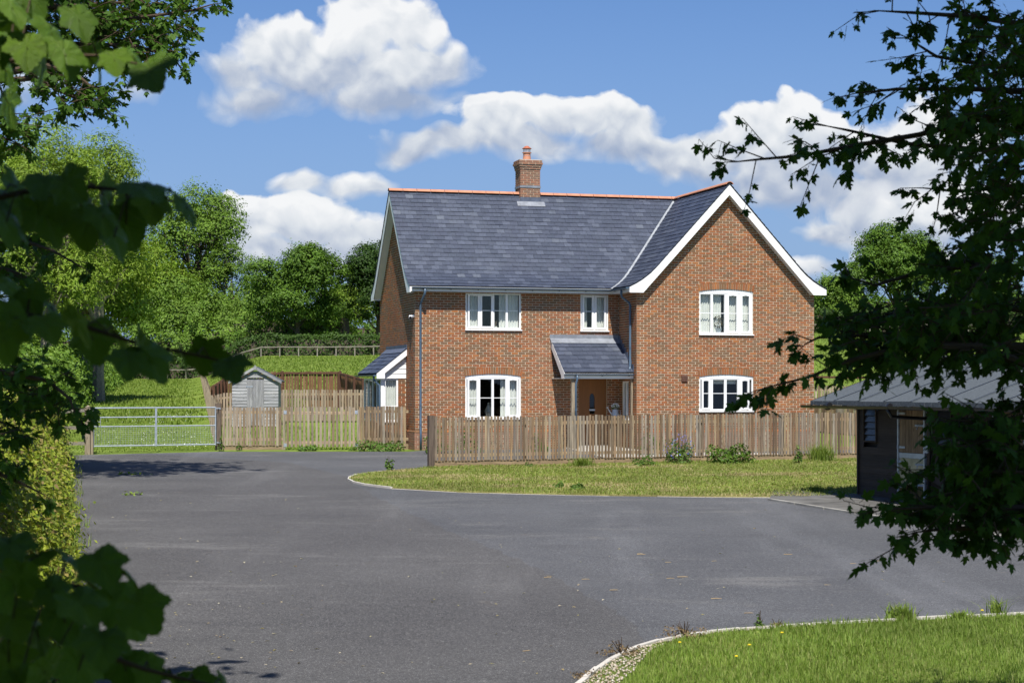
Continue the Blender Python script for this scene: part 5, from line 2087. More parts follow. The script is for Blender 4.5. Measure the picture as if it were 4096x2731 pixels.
gg = empty('garden_gate', (gA.x, gA.y, 0), math.atan2(gt.y, gt.x), 'widely spaced wooden picket gate hung between two pale posts', 'gate')
GL = (gB - gA).length
ms = [picket_mesh(0.072, 0.019, 1.0, 900 + i, M['picket_pale']) for i in range(5)]
for i in range(17):
    s = 0.09 + i * (GL - 0.18) / 16
    link('picket', ms[i % 5], gg, loc=(s, -0.01, 0.09 + random.uniform(-.008, .008)), rot=(0, random.uniform(-0.012, 0.012), 0), scale=(random.uniform(.95, 1.05), 1, 1.22 + random.uniform(-.012, .012)))
for z in (0.22, 1.13):
    MB().box(0.03, GL - 0.03, 0.010, 0.048, z - 0.045, z + 0.045).build('rail', M['rail'], gg)
for s in (-0.065, GL + 0.005):
    MB().box(s, s + 0.085, -0.02, 0.07, -0.2, 1.23).build('gate_post', M['post_pale'], gg)
mb = MB()
for s in (0.0, GL - 0.03):
    for z in (0.14, 1.14):
        mb.box(s - 0.03, s + 0.06, -0.03, -0.0205, z - 0.045, z + 0.06)
mb.build('hinge', M['galv'], gg)

# galvanised field gate
A, B = Vector(XA(374, 53.55)), Vector(XA(862, 55.35))
t = (B - A).normalized()
fz = -0.02
fg = empty('field_gate', (A.x, A.y, fz), math.atan2(t.y, t.x), 'galvanised metal field gate with wire mesh in its lower half', 'gate')
GL = (B - A).length
Z4 = [1.32, 1.045, 0.775, 0.20]
for i, z in enumerate(Z4):
    MB().tube([(0, 0, z), (GL, 0, z)], 0.024 if i in (0, 3) else 0.020, 10).build('rail', M['galv'], fg)
for s, n in ((0.0, 'stile'), (GL, 'stile')):
    MB().tube([(s, 0, 0.17), (s, 0, 1.345)], 0.024, 10).build(n, M['galv'], fg)
MB().box(GL * 0.502 - 0.03, GL * 0.502 + 0.03, -0.030, -0.0245, 0.18, 1.30).build('stile', M['galv'], fg)
mb = MB()
for i in range(1, 47):
    s = GL * i / 47
    mb.bar((s, -0.022, 0.19), (s, -0.022, 0.78), 0.0045)
for i in range(1, 10):
    z = 0.20 + i * 0.0575
    mb.bar((0.02, -0.0245, z), (GL - 0.02, -0.0245, z), 0.0045)
mb.build('wire_mesh', M['galv'], fg)
mb = MB().tube([(-0.09, -0.03, 0.915), (0.20, -0.03, 0.915)], 0.010, 6).tube([(0.20, -0.03, 0.80), (0.20, -0.03, 1.03)], 0.008, 6)
mb.build('latch', M['galv'], fg)
# its slamming post with a stub of post and rail fence
pA = Vector(XA(352, 53.45))
pr = empty('post_and_rail_fence', (pA.x, pA.y, -0.04), 0, 'wooden gate post with three short weathered rails running into the hedge', 'fence')
mb = MB().box(-0.08, 0.08, -0.08, 0.08, -0.3, 1.36)
mb.add([(-0.08, -0.08, 1.36), (0.08, -0.08, 1.36), (0.08, 0.08, 1.36), (-0.08, 0.08, 1.36), (0, 0, 1.43)], [(0, 1, 4), (1, 2, 4), (2, 3, 4), (3, 0, 4)])
mb.build('post', M['post_pale'], pr)
for z, dz in ((1.28, -0.10), (0.76, 0.01), (0.31, -0.02)):
    MB().bar((-0.085, 0.0, z), (-1.5, 0.25, z + dz), 0.04, 0.10).build('rail', M['far_rail'], pr)
MB().box(0.085, 0.15, 0.0, 0.07, -0.2, 1.15).build('post', M['post_pale'], pr)
MB().box(-1.55, -1.44, 0.2, 0.3, -0.3, 1.3).build('post', M['post_pale'], pr)

# track-side fence
tA, tB, tC = (-8.95, 56.2), (-11.5, 70.5), (-34.0, 200.0)
fence('tall weathered picket fence running up the side of the grass track', tA, tB, 1.42, 0.098, 0.082, base=0.06, rails=(0.35, 1.1), seed=5, m=M['picket'], board=False)
fence('distant stretch of picket fence along the top of the grass track', tB, tC, 1.25, 0.16, 0.12, base=0.05, rails=(0.35, 1.0), seed=6, m=M['picket'], board=False, max_single=220, posts=4)
# inner light fence
fence('pale picket fence across the garden behind the shed', XA(868, 74.0), XA(1500, 74.0), 1.32, 0.120, 0.085, base=0.06, rails=(0.35, 1.14), seed=7, m=M['picket_pale'], board=False)
# dark close-boarded fence behind, in three runs
c0, c1, c2, c3 = (-11.7, 71.0), XA(900, 86), XA(1362, 86), XA(1500, 73.5)


def dark_fence(label, a, b2, h0, h1, seed):
    a, b2 = Vector(a), Vector(b2)
    return fence(label, a, b2, h0, 0.135, 0.105, base=0.03, m=M['picket_brown'], rails=(h0 - 0.07, 0.5), rail_side=-1, board=False, rail_m=M['rail_brown'], post_m=M['rail_brown'], post_extra=0.08, seed=seed, posts=3.6)


dark_fence('dark brown boarded fence slanting away at the left of the shed', c0, c1, 1.70, 1.7, 8)
dark_fence('dark brown boarded fence across the back of the garden', c1, c2, 1.70, 1.7, 9)
dark_fence('dark brown boarded fence dropping towards the house at its right', c2, c3, 1.65, 1.6, 10)


# post and rail fences at the top of the field
def rail_fence(label, A, B, h=1.15, gap=2.05, group=None):
    A, B = Vector(A), Vector(B)
    t = (B - A).normalized()
    L = (B - A).length
    z0 = gz(A.x, A.y)
    root = empty('paddock_fence', (A.x, A.y, z0), math.atan2(t.y, t.x), label, 'fence', group)
    n = int(L / gap)
    zl = lambda s: gz(A.x + t.x * s, A.y + t.y * s) - z0
    for i in range(n + 1):
        s = L * i / n
        MB().box(s - 0.06, s + 0.06, -0.05, 0.05, zl(s) - 0.2, zl(s) + h).build('post', M['far_rail'], root)
        if i < n:
            s2 = L * (i + 1) / n
            MB().bar((s + 0.002, -0.075, zl(s) + h - 0.08), (s2 - 0.002, -0.075, zl(s2) + h - 0.08), 0.05, 0.11).build('rail', M['far_rail'], root)
    return root


rail_fence('grey paddock rail fence before the far hedge, seen left of the house', (-46, 200), (-9, 200))
rail_fence('grey paddock rail fence before the far hedge, seen right of the house', (24, 198), (66, 196))
# right hand garden fences seen past the house
fence('brown close picket fence at the right of the house, behind the stable', XA(3250, 66), XA(3640, 62), 1.18, 0.11, 0.092, base=0.05, m=M['picket'], rails=(0.4, 1.2), seed=12, board=False)
fence('greenish slatted fence beyond the stable roof', XA(3180, 78), XA(3800, 78), 1.02, 0.12, 0.085, base=0.03, m=M['picket_pale'], rails=(0.3, 0.85), seed=13, board=False)
rl = rail_fence('dark brown post and rail fence in the field above the stable roof', XA(3240, 88), XA(4000, 86), 0.98, 4.2)
for c in rl.children:
    c.data.materials[0] = M['rail_brown']

# ------------------------------------------------------------------ shed
sD = 71.0
sx = (1021 - CXP) / FPX * sD
shz = gz(sx, sD + 0.5)
shed = empty('shed', (sx, sD, shz), math.radians(3), 'small silvered timber garden shed with a grey plank door', 'shed')
SWd, SHe, SHr, SDp = 0.895, 2.17 - shz, 2.66 - shz, 1.5
z = 0.0
i = 0
while z < SHr - 0.12:
    zb = z + 0.128
    hw0 = SWd
    if zb > SHe:
        hw0 = SWd * (SHr - zb) / (SHr - SHe)
    if hw0 > 0.06:
        if z < 1.82:
            for (p, q) in ((-hw0, -0.32), (0.34, hw0)):
                if q - p > 0.02:
                    MB().hexa([(p, -0.022, z), (q, -0.022, z), (q, 0, z), (p, 0, z), (p, -0.008, zb), (q, -0.008, zb), (q, 0, zb), (p, 0, zb)]).build('plank', M['shed'], shed)
        else:
            MB().hexa([(-hw0, -0.022, z), (hw0, -0.022, z), (hw0, 0, z), (-hw0, 0, z), (-hw0, -0.008, zb), (hw0, -0.008, zb), (hw0, 0, zb), (-hw0, 0, zb)]).build('plank', M['shed'], shed)
    z += 0.126
dd = empty('door', (-0.32, 0, 0))
dd.parent = shed
for i in range(6):
    MB().box(i * 0.11 + 0.002, i * 0.11 + 0.108, -0.032, -0.004, 0.04, 1.80).build('plank', M['shed_door'], dd)
mb = MB()
for z in (0.45, 1.55):
    mb.box(-0.03, 0.24, -0.038, -0.0325, z - 0.02, z + 0.02)
mb.box(0.56, 0.72, -0.04, -0.0325, 0.40, 0.44)
mb.build('hinge', M['galv'], dd)
mb = MB()
mb.box(-SWd + 0.01, -SWd + 0.04, 0.001, SDp, 0, SHe - 0.02)
mb.box(SWd - 0.04, SWd - 0.01, 0.001, SDp, 0, SHe - 0.02)
mb.box(-SWd + 0.041, SWd - 0.041, SDp - 0.03, SDp, 0, SHe)
mb.box(-0.33, 0.35, 0.03, 0.05, 0, 1.85)
mb.build('wall', M['shed'], shed)
for sg in (-1, 1):
    mb = MB()
    k = (SHr - SHe) / SWd
    xo = SWd + 0.13
    mb.prism([(0, -0.10, SHr + 0.06), (sg * xo, -0.10, SHr + 0.06 - k * xo), (sg * xo, -0.10, SHr + 0.02 - k * xo), (0, -0.10, SHr + 0.02)], (0, SDp + 0.2, 0))
    mb.build('roof', M['felt'], shed)
    MB().prism([(0, -0.122, SHr + 0.065), (sg * xo, -0.122, SHr + 0.065 - k * xo), (sg * xo, -0.122, SHr - 0.05 - k * xo), (0, -0.122, SHr - 0.05)], (0, 0.02, 0)).build('bargeboard', M['shed'], shed)
MB().prism([(0, -0.135, SHr + 0.12), (0.07, -0.135, SHr + 0.03), (0, -0.135, SHr - 0.10), (-0.07, -0.135, SHr + 0.03)], (0, 0.012, 0)).build('finial', M['shed'], shed)


# ------------------------------------------------------------------ foliage
G_ = lambda *c: list(c)
M['leaf_oak'] = leaf_mat('oak_leaf', G_((0.048, 0.105, 0.009), (0.072, 0.142, 0.012), (0.105, 0.185, 0.017), (0.058, 0.120, 0.010)), 0.18)
M['leaf_ash'] = leaf_mat('ash_leaf', G_((0.080, 0.158, 0.014), (0.115, 0.205, 0.020), (0.160, 0.250, 0.032), (0.095, 0.180, 0.017)), 0.22)
M['leaf_lime'] = leaf_mat('light_leaf', G_((0.130, 0.230, 0.014), (0.175, 0.285, 0.020), (0.230, 0.330, 0.030), (0.105, 0.200, 0.014), (0.26, 0.31, 0.05)), 0.25)
M['leaf_willow'] = leaf_mat('willow_leaf', G_((0.140, 0.235, 0.020), (0.190, 0.290, 0.028), (0.245, 0.335, 0.045), (0.165, 0.245, 0.020)), 0.28)
M['leaf_dark'] = leaf_mat('dark_leaf', G_((0.026, 0.060, 0.010), (0.038, 0.080, 0.012), (0.052, 0.104, 0.016)), 0.25)
M['leaf_hedge'] = leaf_mat('hedge_leaf', G_((0.160, 0.225, 0.016), (0.240, 0.300, 0.024), (0.310, 0.350, 0.040), (0.100, 0.165, 0.016), (0.270, 0.260, 0.045), (0.30, 0.22, 0.09)), 0.3)
M['leaf_far_hedge'] = leaf_mat('far_hedge_leaf', G_((0.036, 0.075, 0.010), (0.055, 0.108, 0.013), (0.030, 0.062, 0.009)), 0.25)
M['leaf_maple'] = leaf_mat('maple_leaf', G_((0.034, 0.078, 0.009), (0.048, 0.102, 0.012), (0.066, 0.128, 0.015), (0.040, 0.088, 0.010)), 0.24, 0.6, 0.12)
M['leaf_sycamore'] = leaf_mat('sycamore_leaf', G_((0.050, 0.105, 0.014), (0.072, 0.140, 0.018), (0.090, 0.165, 0.022)), 0.30, 0.5, 0.3)
M['leaf_weed'] = leaf_mat('weed_leaf', G_((0.060, 0.125, 0.018), (0.090, 0.165, 0.026), (0.120, 0.195, 0.035)), 0.3)
M['leaf_dry'] = leaf_mat('dry_leaf', G_((0.17, 0.115, 0.06), (0.24, 0.18, 0.09), (0.11, 0.065, 0.04)), 0.2)
M['flower_blue'] = plain('blue_flower', (0.16, 0.18, 0.55), 0.7, 0.2, var=0.2)
M['flower_white'] = plain('white_flower', (0.8, 0.8, 0.78), 0.7, 0.2)
M['flower_yellow'] = plain('yellow_flower', (0.75, 0.55, 0.02), 0.7, 0.2)


def quad_faces(n):
    return np.arange(n * 4).reshape(n, 4)


def leaf_object(name, pts, nrm, size, m, rng, parent=None, kind=None, aspect=0.55, jitter=0.7, droop=0.0):
    V = leaf_quads(np.asarray(pts), np.asarray(nrm), size, rng, aspect, jitter, droop)
    return link(name, np_mesh(name, V, quad_faces(len(V) // 4), m), parent, kind=kind)


def crown_points(rng, lobes, clumps, per, spread, shell=0.75, cut=None):
    """points in clumps over the lobes (cx, cy, cz, rx, ry, rz)"""
    lob = np.array(lobes)
    wts = (lob[:, 3] * lob[:, 4] + lob[:, 4] * lob[:, 5])
    idx = rng.choice(len(lob), clumps, p=wts / wts.sum())
    d = unit(rng.normal(0, 1, (clumps, 3)))
    d[:, 2] = np.where((d[:, 2] < -0.35) & (rng.random(clumps) < 0.6), -d[:, 2], d[:, 2])
    rad = np.where(rng.random(clumps) < shell, rng.uniform(0.86, 1.06, clumps), rng.uniform(0.3, 0.9, clumps))
    c = lob[idx, :3] + d * lob[idx, 3:] * rad[:, None]
    per_n = rng.poisson(per, clumps)
    k = np.repeat(np.arange(clumps), per_n)
    sp = spread * rng.uniform(0.55, 1.5, clumps)
    off = rng.normal(0, 1, (len(k), 3)) * sp[k][:, None] * (1, 1, 0.65)
    pts = c[k] + off
    nrm = d[k] * 1.0 + unit(off) * 0.75 + np.array([0, 0, 0.45])
    if cut is not None:
        keep = cut(pts)
        pts, nrm = pts[keep], nrm[keep]
    return pts, nrm


def limb(mb, a, b, r0, r1, rng, n=6, wob=0.08, sides=6):
    a, b = np.array(a, float), np.array(b, float)
    L = np.linalg.norm(b - a)
    pts = [tuple(a + (b - a) * t + (rng.normal(0, wob * L * 0.5, 3) if 0 < i < n - 1 else 0) + np.array([0, 0, 0.10 * L * math.sin(math.pi * t)])) for i, t in enumerate(np.linspace(0, 1, n))]
    mb.tube(pts, list(np.linspace(r0, r1, n)), sides)


def tree(name, label, x, y, H, R, base, seed, m, bark='bark', leaf=0.3, clumps=420, per=22, spread=0.45, nl=9, group=None, cat='tree', lop=(0, 0), aspect=0.55, droop=0.0, zc=None, flat=1.0, shell=0.75):
    rng = np.random.default_rng(seed)
    z = gz(x, y)
    root = empty(name, (x, y, z), rng.uniform(0, 0.01), label, cat, group)
    mid = base + (H - base) * 0.52
    hh = (H - base) / 2
    lobes = [(lop[0] * 0.3, lop[1] * 0.3, mid, R * 0.55, R * 0.55, hh * 0.62)]
    nl = int(nl * 1.7)
    for i in range(nl):
        an = 2 * math.pi * i * 0.382 + rng.uniform(-0.4, 0.4)
        t = rng.uniform(-0.75, 0.75) if i % 3 else rng.uniform(0.3, 0.85)
        rr = R * 0.70 * math.sqrt(max(0.05, 1 - t * t)) * rng.uniform(0.75, 1.08)
        k = rng.uniform(0.22, 0.38)
        lobes.append((math.cos(an) * rr + lop[0] * t, math.sin(an) * rr + lop[1] * t, mid + t * hh * 0.72, R * k, R * k, hh * k * 0.75 * flat + R * 0.08))
    lobes.append((rng.uniform(-.15, .15) * R, 0, mid + hh * 0.70, R * 0.42, R * 0.42, hh * 0.30))
    pts, nrm = crown_points(rng, lobes, int(clumps * 1.5), per * 1.35, spread * 0.74, shell)
    leaf = leaf * 0.84
    pts[:, 2] = np.maximum(pts[:, 2], base * 0.55 + rng.uniform(0, 0.8, len(pts)))
    leaf_object('crown', pts, nrm, leaf, m, rng, root, aspect=aspect, droop=droop, jitter=0.45)
    mb = MB()
    tr = max(0.12, H * 0.022)
    top = mid + hh * 0.25
    mb.tube([(0, 0, -0.3), (0.02, 0.0, base * 0.4), (0.06 * R * 0.3, 0.05, mid - hh * 0.3), (lop[0] * 0.2, lop[1] * 0.2, top)], [tr * 1.3, tr, tr * 0.8, tr * 0.3], 8)
    for lo in lobes[1:]:
        s = rng.uniform(0.25, 0.75)
        st = (0.02, 0.02, base * 0.6 + s * (top - base * 0.6) * 0.8)
        limb(mb, st, (lo[0], lo[1], lo[2]), tr * 0.42, tr * 0.08, rng)
        for q in range(3):
            d = unit(rng.normal(0, 1, 3)) * (lo[3], lo[4], lo[5]) * 0.9
            limb(mb, (lo[0] * 0.75, lo[1] * 0.75, lo[2] * 0.75 + st[2] * 0.25), (lo[0] + d[0], lo[1] + d[1], lo[2] + d[2]), tr * 0.16, tr * 0.03, rng, 5, 0.1, 5)
    mb.build('trunk', M[bark], root)
    return root


def at(uD, D):
    return (uD * 1.7415 - CXP) / FPX * D, D


# ---- trees of the skyline, left to right
def T(label, uD, topD, D, R, base, seed, m, **k):
    x, y = at(uD, D)
    H = EYE + (HOR - topD * 1.7415) / FPX * D - gz(x, y)
    return tree(k.pop('name', 'tree'), label, x, y, H, R, base, seed, m, **k)


T('feathery pale green willow, tallest at the left edge of the track', 105, 285, 104, 4.3, 3.0, 101, M['leaf_willow'], name='willow_tree', bark='bark_pale', leaf=0.30, clumps=650, per=30, spread=0.42, aspect=0.28, nl=12)
T('feathery pale green willow with its top leaning right, second along the track', 225, 318, 112, 3.2, 4.0, 102, M['leaf_willow'], name='willow_tree', bark='bark_pale', leaf=0.30, clumps=420, per=28, spread=0.42, aspect=0.28, nl=10)
T('broad yellow green tree with pale bare limbs over the track hedge', 195, 520, 118, 5.4, 3.6, 103, M['leaf_lime'], name='hazel_tree', bark='bark_pale', leaf=0.26, clumps=760, per=30, spread=0.50, nl=14)
T('bright lime green tree low beside the grass track', 335, 560, 246, 8.6, 1.2, 104, M['leaf_lime'], name='hazel_tree', leaf=0.42, clumps=620, per=30, spread=0.80, nl=12)
T('mid green bushy tree at the right end of the track trees', 425, 640, 240, 7.0, 1.0, 105, M['leaf_ash'], name='field_maple', leaf=0.42, clumps=520, per=28, spread=0.8, nl=11)
T('tall airy ash tree with sky showing between its limbs', 452, 428, 250, 7.8, 5.5, 106, M['leaf_ash'], name='ash_tree', leaf=0.42, clumps=560, per=24, spread=0.72, nl=16, shell=0.92)
T('loose half height ash tree leaning out right of the tall one', 532, 565, 246, 4.8, 3.0, 107, M['leaf_ash'], name='ash_tree', leaf=0.34, clumps=260, per=22, spread=0.50, nl=9, shell=0.9)
T('slim mid green tree in front of the oak at the hedge', 560, 690, 228, 3.8, 0.8, 108, M['leaf_ash'], name='field_maple', leaf=0.30, clumps=240, per=26, spread=0.5, nl=8)
T('dense rounded dark green oak standing in the far hedge', 682, 565, 213, 6.2, 1.2, 109, M['leaf_oak'], name='oak_tree', leaf=0.36, clumps=760, per=26, spread=0.55, nl=14)
T('pale small tree behind the gap between oak and house', 800, 655, 268, 4.4, 1.0, 110, M['leaf_willow'], name='hawthorn_tree', leaf=0.40, clumps=300, per=24, spread=0.6, nl=9)
T('dark tall tree partly hidden behind the left gable', 868, 560, 216, 5.2, 1.2, 111, M['leaf_dark'], name='oak_tree', leaf=0.36, clumps=620, per=26, spread=0.55, nl=12)
T('low round tree between the far oak and the dark tree', 760, 690, 232, 3.4, 0.6, 112, M['leaf_oak'], name='hawthorn_tree', leaf=0.36, clumps=240, per=24, spread=0.55, nl=8)
T('big rounded oak on the rise right of the house', 2055, 520, 214, 6.2, 1.6, 113, M['leaf_oak'], name='oak_tree', leaf=0.36, clumps=760, per=26, spread=0.55, nl=14)
T('shorter yellow green tree left of the big right hand oak', 1925, 640, 212, 3.5, 0.6, 114, M['leaf_ash'], name='field_maple', leaf=0.34, clumps=330, per=26, spread=0.55, nl=9)
T('dark round oak mostly behind the maple branches at the right', 2260, 590, 216, 5.6, 1.4, 115, M['leaf_oak'], name='oak_tree', leaf=0.36, clumps=520, per=24, spread=0.55, nl=11)


# ---- hedges
def hedge(label, path, w, h, m, leaf, dens, seed, name='hedge', top_j=0.25, core=True, zf=gz, group=None, side=None):
    rng = np.random.default_rng(seed)
    P = [np.array(p, float) for p in path]
    root = empty(name, (P[0][0], P[0][1], zf(*P[0])), 0, label, 'hedge', group)
    z0 = zf(*P[0])
    pts, nrm = [], []
    mb = MB()
    for a, b2 in zip(P, P[1:]):
        L = np.linalg.norm(b2 - a)
        t = (b2 - a) / L
        s = np.array([t[1], -t[0]])
        n = int(dens * L * (2 * h + w))
        q = rng.random(n) * (2 * h + w)
        along = rng.random(n) * L
        hv = h * (1 + top_j * 0.6 * np.sin(along * 1.3 + seed) * np.sin(along * 0.47 + 1) + rng.normal(0, top_j * 0.3, n) * (rng.random(n) < 0.3))
        off = np.where(q < h, -w / 2, np.where(q < 2 * h, w / 2, rng.uniform(-w / 2, w / 2, n)))
        zz = np.where(q < h, q / h * hv, np.where(q < 2 * h, (q - h) / h * hv, hv))
        bulge = 0.22 * w * np.sin(along * 2.1 + seed) * np.sin(zz * 2.3 + along * 0.9)
        off = off * (1 - 0.25 * (zz / h) ** 2) + np.sign(off) * bulge + rng.normal(0, 0.055 * w, n)
        zz = zz + rng.normal(0, 0.06 * h, n)
        xy = a + t * along[:, None] + s * off[:, None]
        gzv = np.array([zf(px, py) for px, py in xy]) if zf is not None else 0
        pts.append(np.stack([xy[:, 0] - P[0][0], xy[:, 1] - P[0][1], np.maximum(zz, 0.02) + gzv - z0], 1))
        nn = np.stack([s[0] * np.sign(off), s[1] * np.sign(off), np.zeros(n)], 1)
        nn[:, 1] -= 0.35
        nn[:, 2] = np.where(q >= 2 * h, 1.5, 1.0)
        nrm.append(nn)
        if core:
            m_ = max(2, int(L / 2.5))
            for i in range(m_):
                p, r_ = a + t * L * i / m_, a + t * L * (i + 1) / m_
                zp, zr_ = zf(*p) - z0, zf(*r_) - z0
                ww = w * rng.uniform(0.24, 0.30)
                hh = h * rng.uniform(0.74, 0.84)
                q4 = []
                for c, zc in ((p, zp), (r_, zr_)):
                    for o, zz2 in ((-ww, -0.2), (ww, -0.2), (ww * 0.8, hh), (-ww * 0.8, hh)):
                        v = c + s * o - P[0]
                        q4.append((v[0], v[1], zc + zz2))
                mb.hexa(q4)
    leaf_object('foliage', np.concatenate(pts), np.concatenate(nrm), leaf, m, rng, root, jitter=0.8)
    if core:
        mb.build('branches', M['bark'], root)
    return root


yz = lambda x, y: yard_z(x, y)
hedge('yellow green leafy hedge along the left side of the drive', [(-14.95, 53.6), (-11.6, 40), (-8.35, 27), (-6.6, 20), (-5.3, 14.5)], 2.4, 1.72, M['leaf_hedge'], 0.075, 900, 201, zf=yz, top_j=0.2)
hedge('dense dark green hedge along the left of the grass track', [(-17.2, 57), (-25.2, 97), (-35, 150), (-53, 250)], 3.4, 2.6, M['leaf_ash'], 0.24, 60, 202, top_j=0.35)
hedge('tall undergrowth below the trees at the left of the track', [(-27, 84), (-35, 125), (-44.5, 165)], 5.5, 4.2, M['leaf_lime'], 0.27, 46, 203, top_j=0.45)
hedge('trimmed dark field hedge left of the house, behind the paddock fence', [(-48, 207), (-9, 206)], 2.2, 2.2, M['leaf_far_hedge'], 0.30, 42, 204, top_j=0.12)
hedge('trimmed green field hedge right of the house, behind the paddock fence', [(22, 205), (70, 203)], 2.2, 2.3, M['leaf_far_hedge'], 0.30, 42, 205, top_j=0.15)
hedge('bushy hedge bank closing the end of the grass track', [(-58, 236), (-30, 216)], 3.0, 3.2, M['leaf_oak'], 0.34, 40, 206, top_j=0.4)
hedge('loose yellow green bushes filling in below the trees at the top of the track', [(-62, 232), (-46, 226), (-30, 222), (-20, 220)], 6.0, 5.2, M['leaf_ash'], 0.36, 42, 208, top_j=0.7)
hedge('distant hedge line on the skyline beyond the upper field', [(-80, 300), (0, 292), (90, 285)], 3.0, 3.4, M['leaf_oak'], 0.55, 14, 207, top_j=0.5)


# ------------------------------------------------------------------ lobed leaves for the near trees
def lobed(n_teeth=0, seed=0):
    """outline of a maple leaf, stalk at the origin, tip at y=1"""
    half = [(0.03, 0.00), (0.14, -0.045), (0.30, -0.055), (0.44, -0.02), (0.36, 0.06), (0.27, 0.12), (0.38, 0.20), (0.52, 0.30), (0.64, 0.46), (0.50, 0.46), (0.37, 0.43), (0.24, 0.40), (0.23, 0.54), (0.20, 0.68), (0.11, 0.84), (0.0, 1.0)]
    if n_teeth == 0:
        half = [(0.03, 0.0), (0.15, -0.06), (0.30, -0.05), (0.36, 0.03), (0.26, 0.12), (0.36, 0.20), (0.47, 0.32), (0.55, 0.50), (0.44, 0.50), (0.33, 0.44), (0.22, 0.40), (0.24, 0.55), (0.24, 0.72), (0.13, 0.80), (0.0, 1.0)]
    if n_teeth:
        half = [(0.03, 0.00), (0.16, -0.06), (0.34, -0.06), (0.46, 0.02), (0.45, 0.13), (0.47, 0.24), (0.56, 0.34), (0.62, 0.48), (0.52, 0.54), (0.40, 0.56), (0.34, 0.62), (0.29, 0.74), (0.17, 0.87), (0.0, 1.0)]
        r = random.Random(seed)
        out = []
        for p, q in zip(half, half[1:]):
            d = Vector((q[0] - p[0], q[1] - p[1]))
            nrm = Vector((d.y, -d.x)).normalized()
            out.append(p)
            for k in range(n_teeth):
                t = (k + 0.5) / n_teeth
                a = r.uniform(0.012, 0.030) * (1 if k % 2 == 0 else -0.6)
                out.append((p[0] + d.x * t + nrm.x * a, p[1] + d.y * t + nrm.y * a))
        out.append(half[-1])
        half = out
    pts = half + [(-x, y) for x, y in half[-2::-1]]
    return pts


LOBE = lobed()
LV = np.array([(0.0, 0.30, 0.0)] + [(x, y, -0.30 * x * x - 0.18 * (y - 0.3) ** 2 + 0.10 * abs(x)) for x, y in LOBE])
LF = np.array([(0, i + 1, (i + 1) % len(LOBE) + 1) for i in range(len(LOBE))])


def lobed_arrays(pts, tips, nrm, size, rng):
    """leaves with stalk end at pts, tips pointing along tips"""
    n = len(pts)
    Y = unit(tips)
    X = unit(np.cross(Y, nrm))
    Z = np.cross(X, Y)
    s = size * rng.uniform(0.65, 1.25, n)
    V = (pts[:, None, :] + (LV[None, :, 0, None] * X[:, None] + LV[None, :, 1, None] * Y[:, None] + LV[None, :, 2, None] * Z[:, None]) * s[:, None, None])
    F = LF[None] + (np.arange(n) * len(LV))[:, None, None]
    return V.reshape(-1, 3), F.reshape(-1, 3), X, Y, Z, s


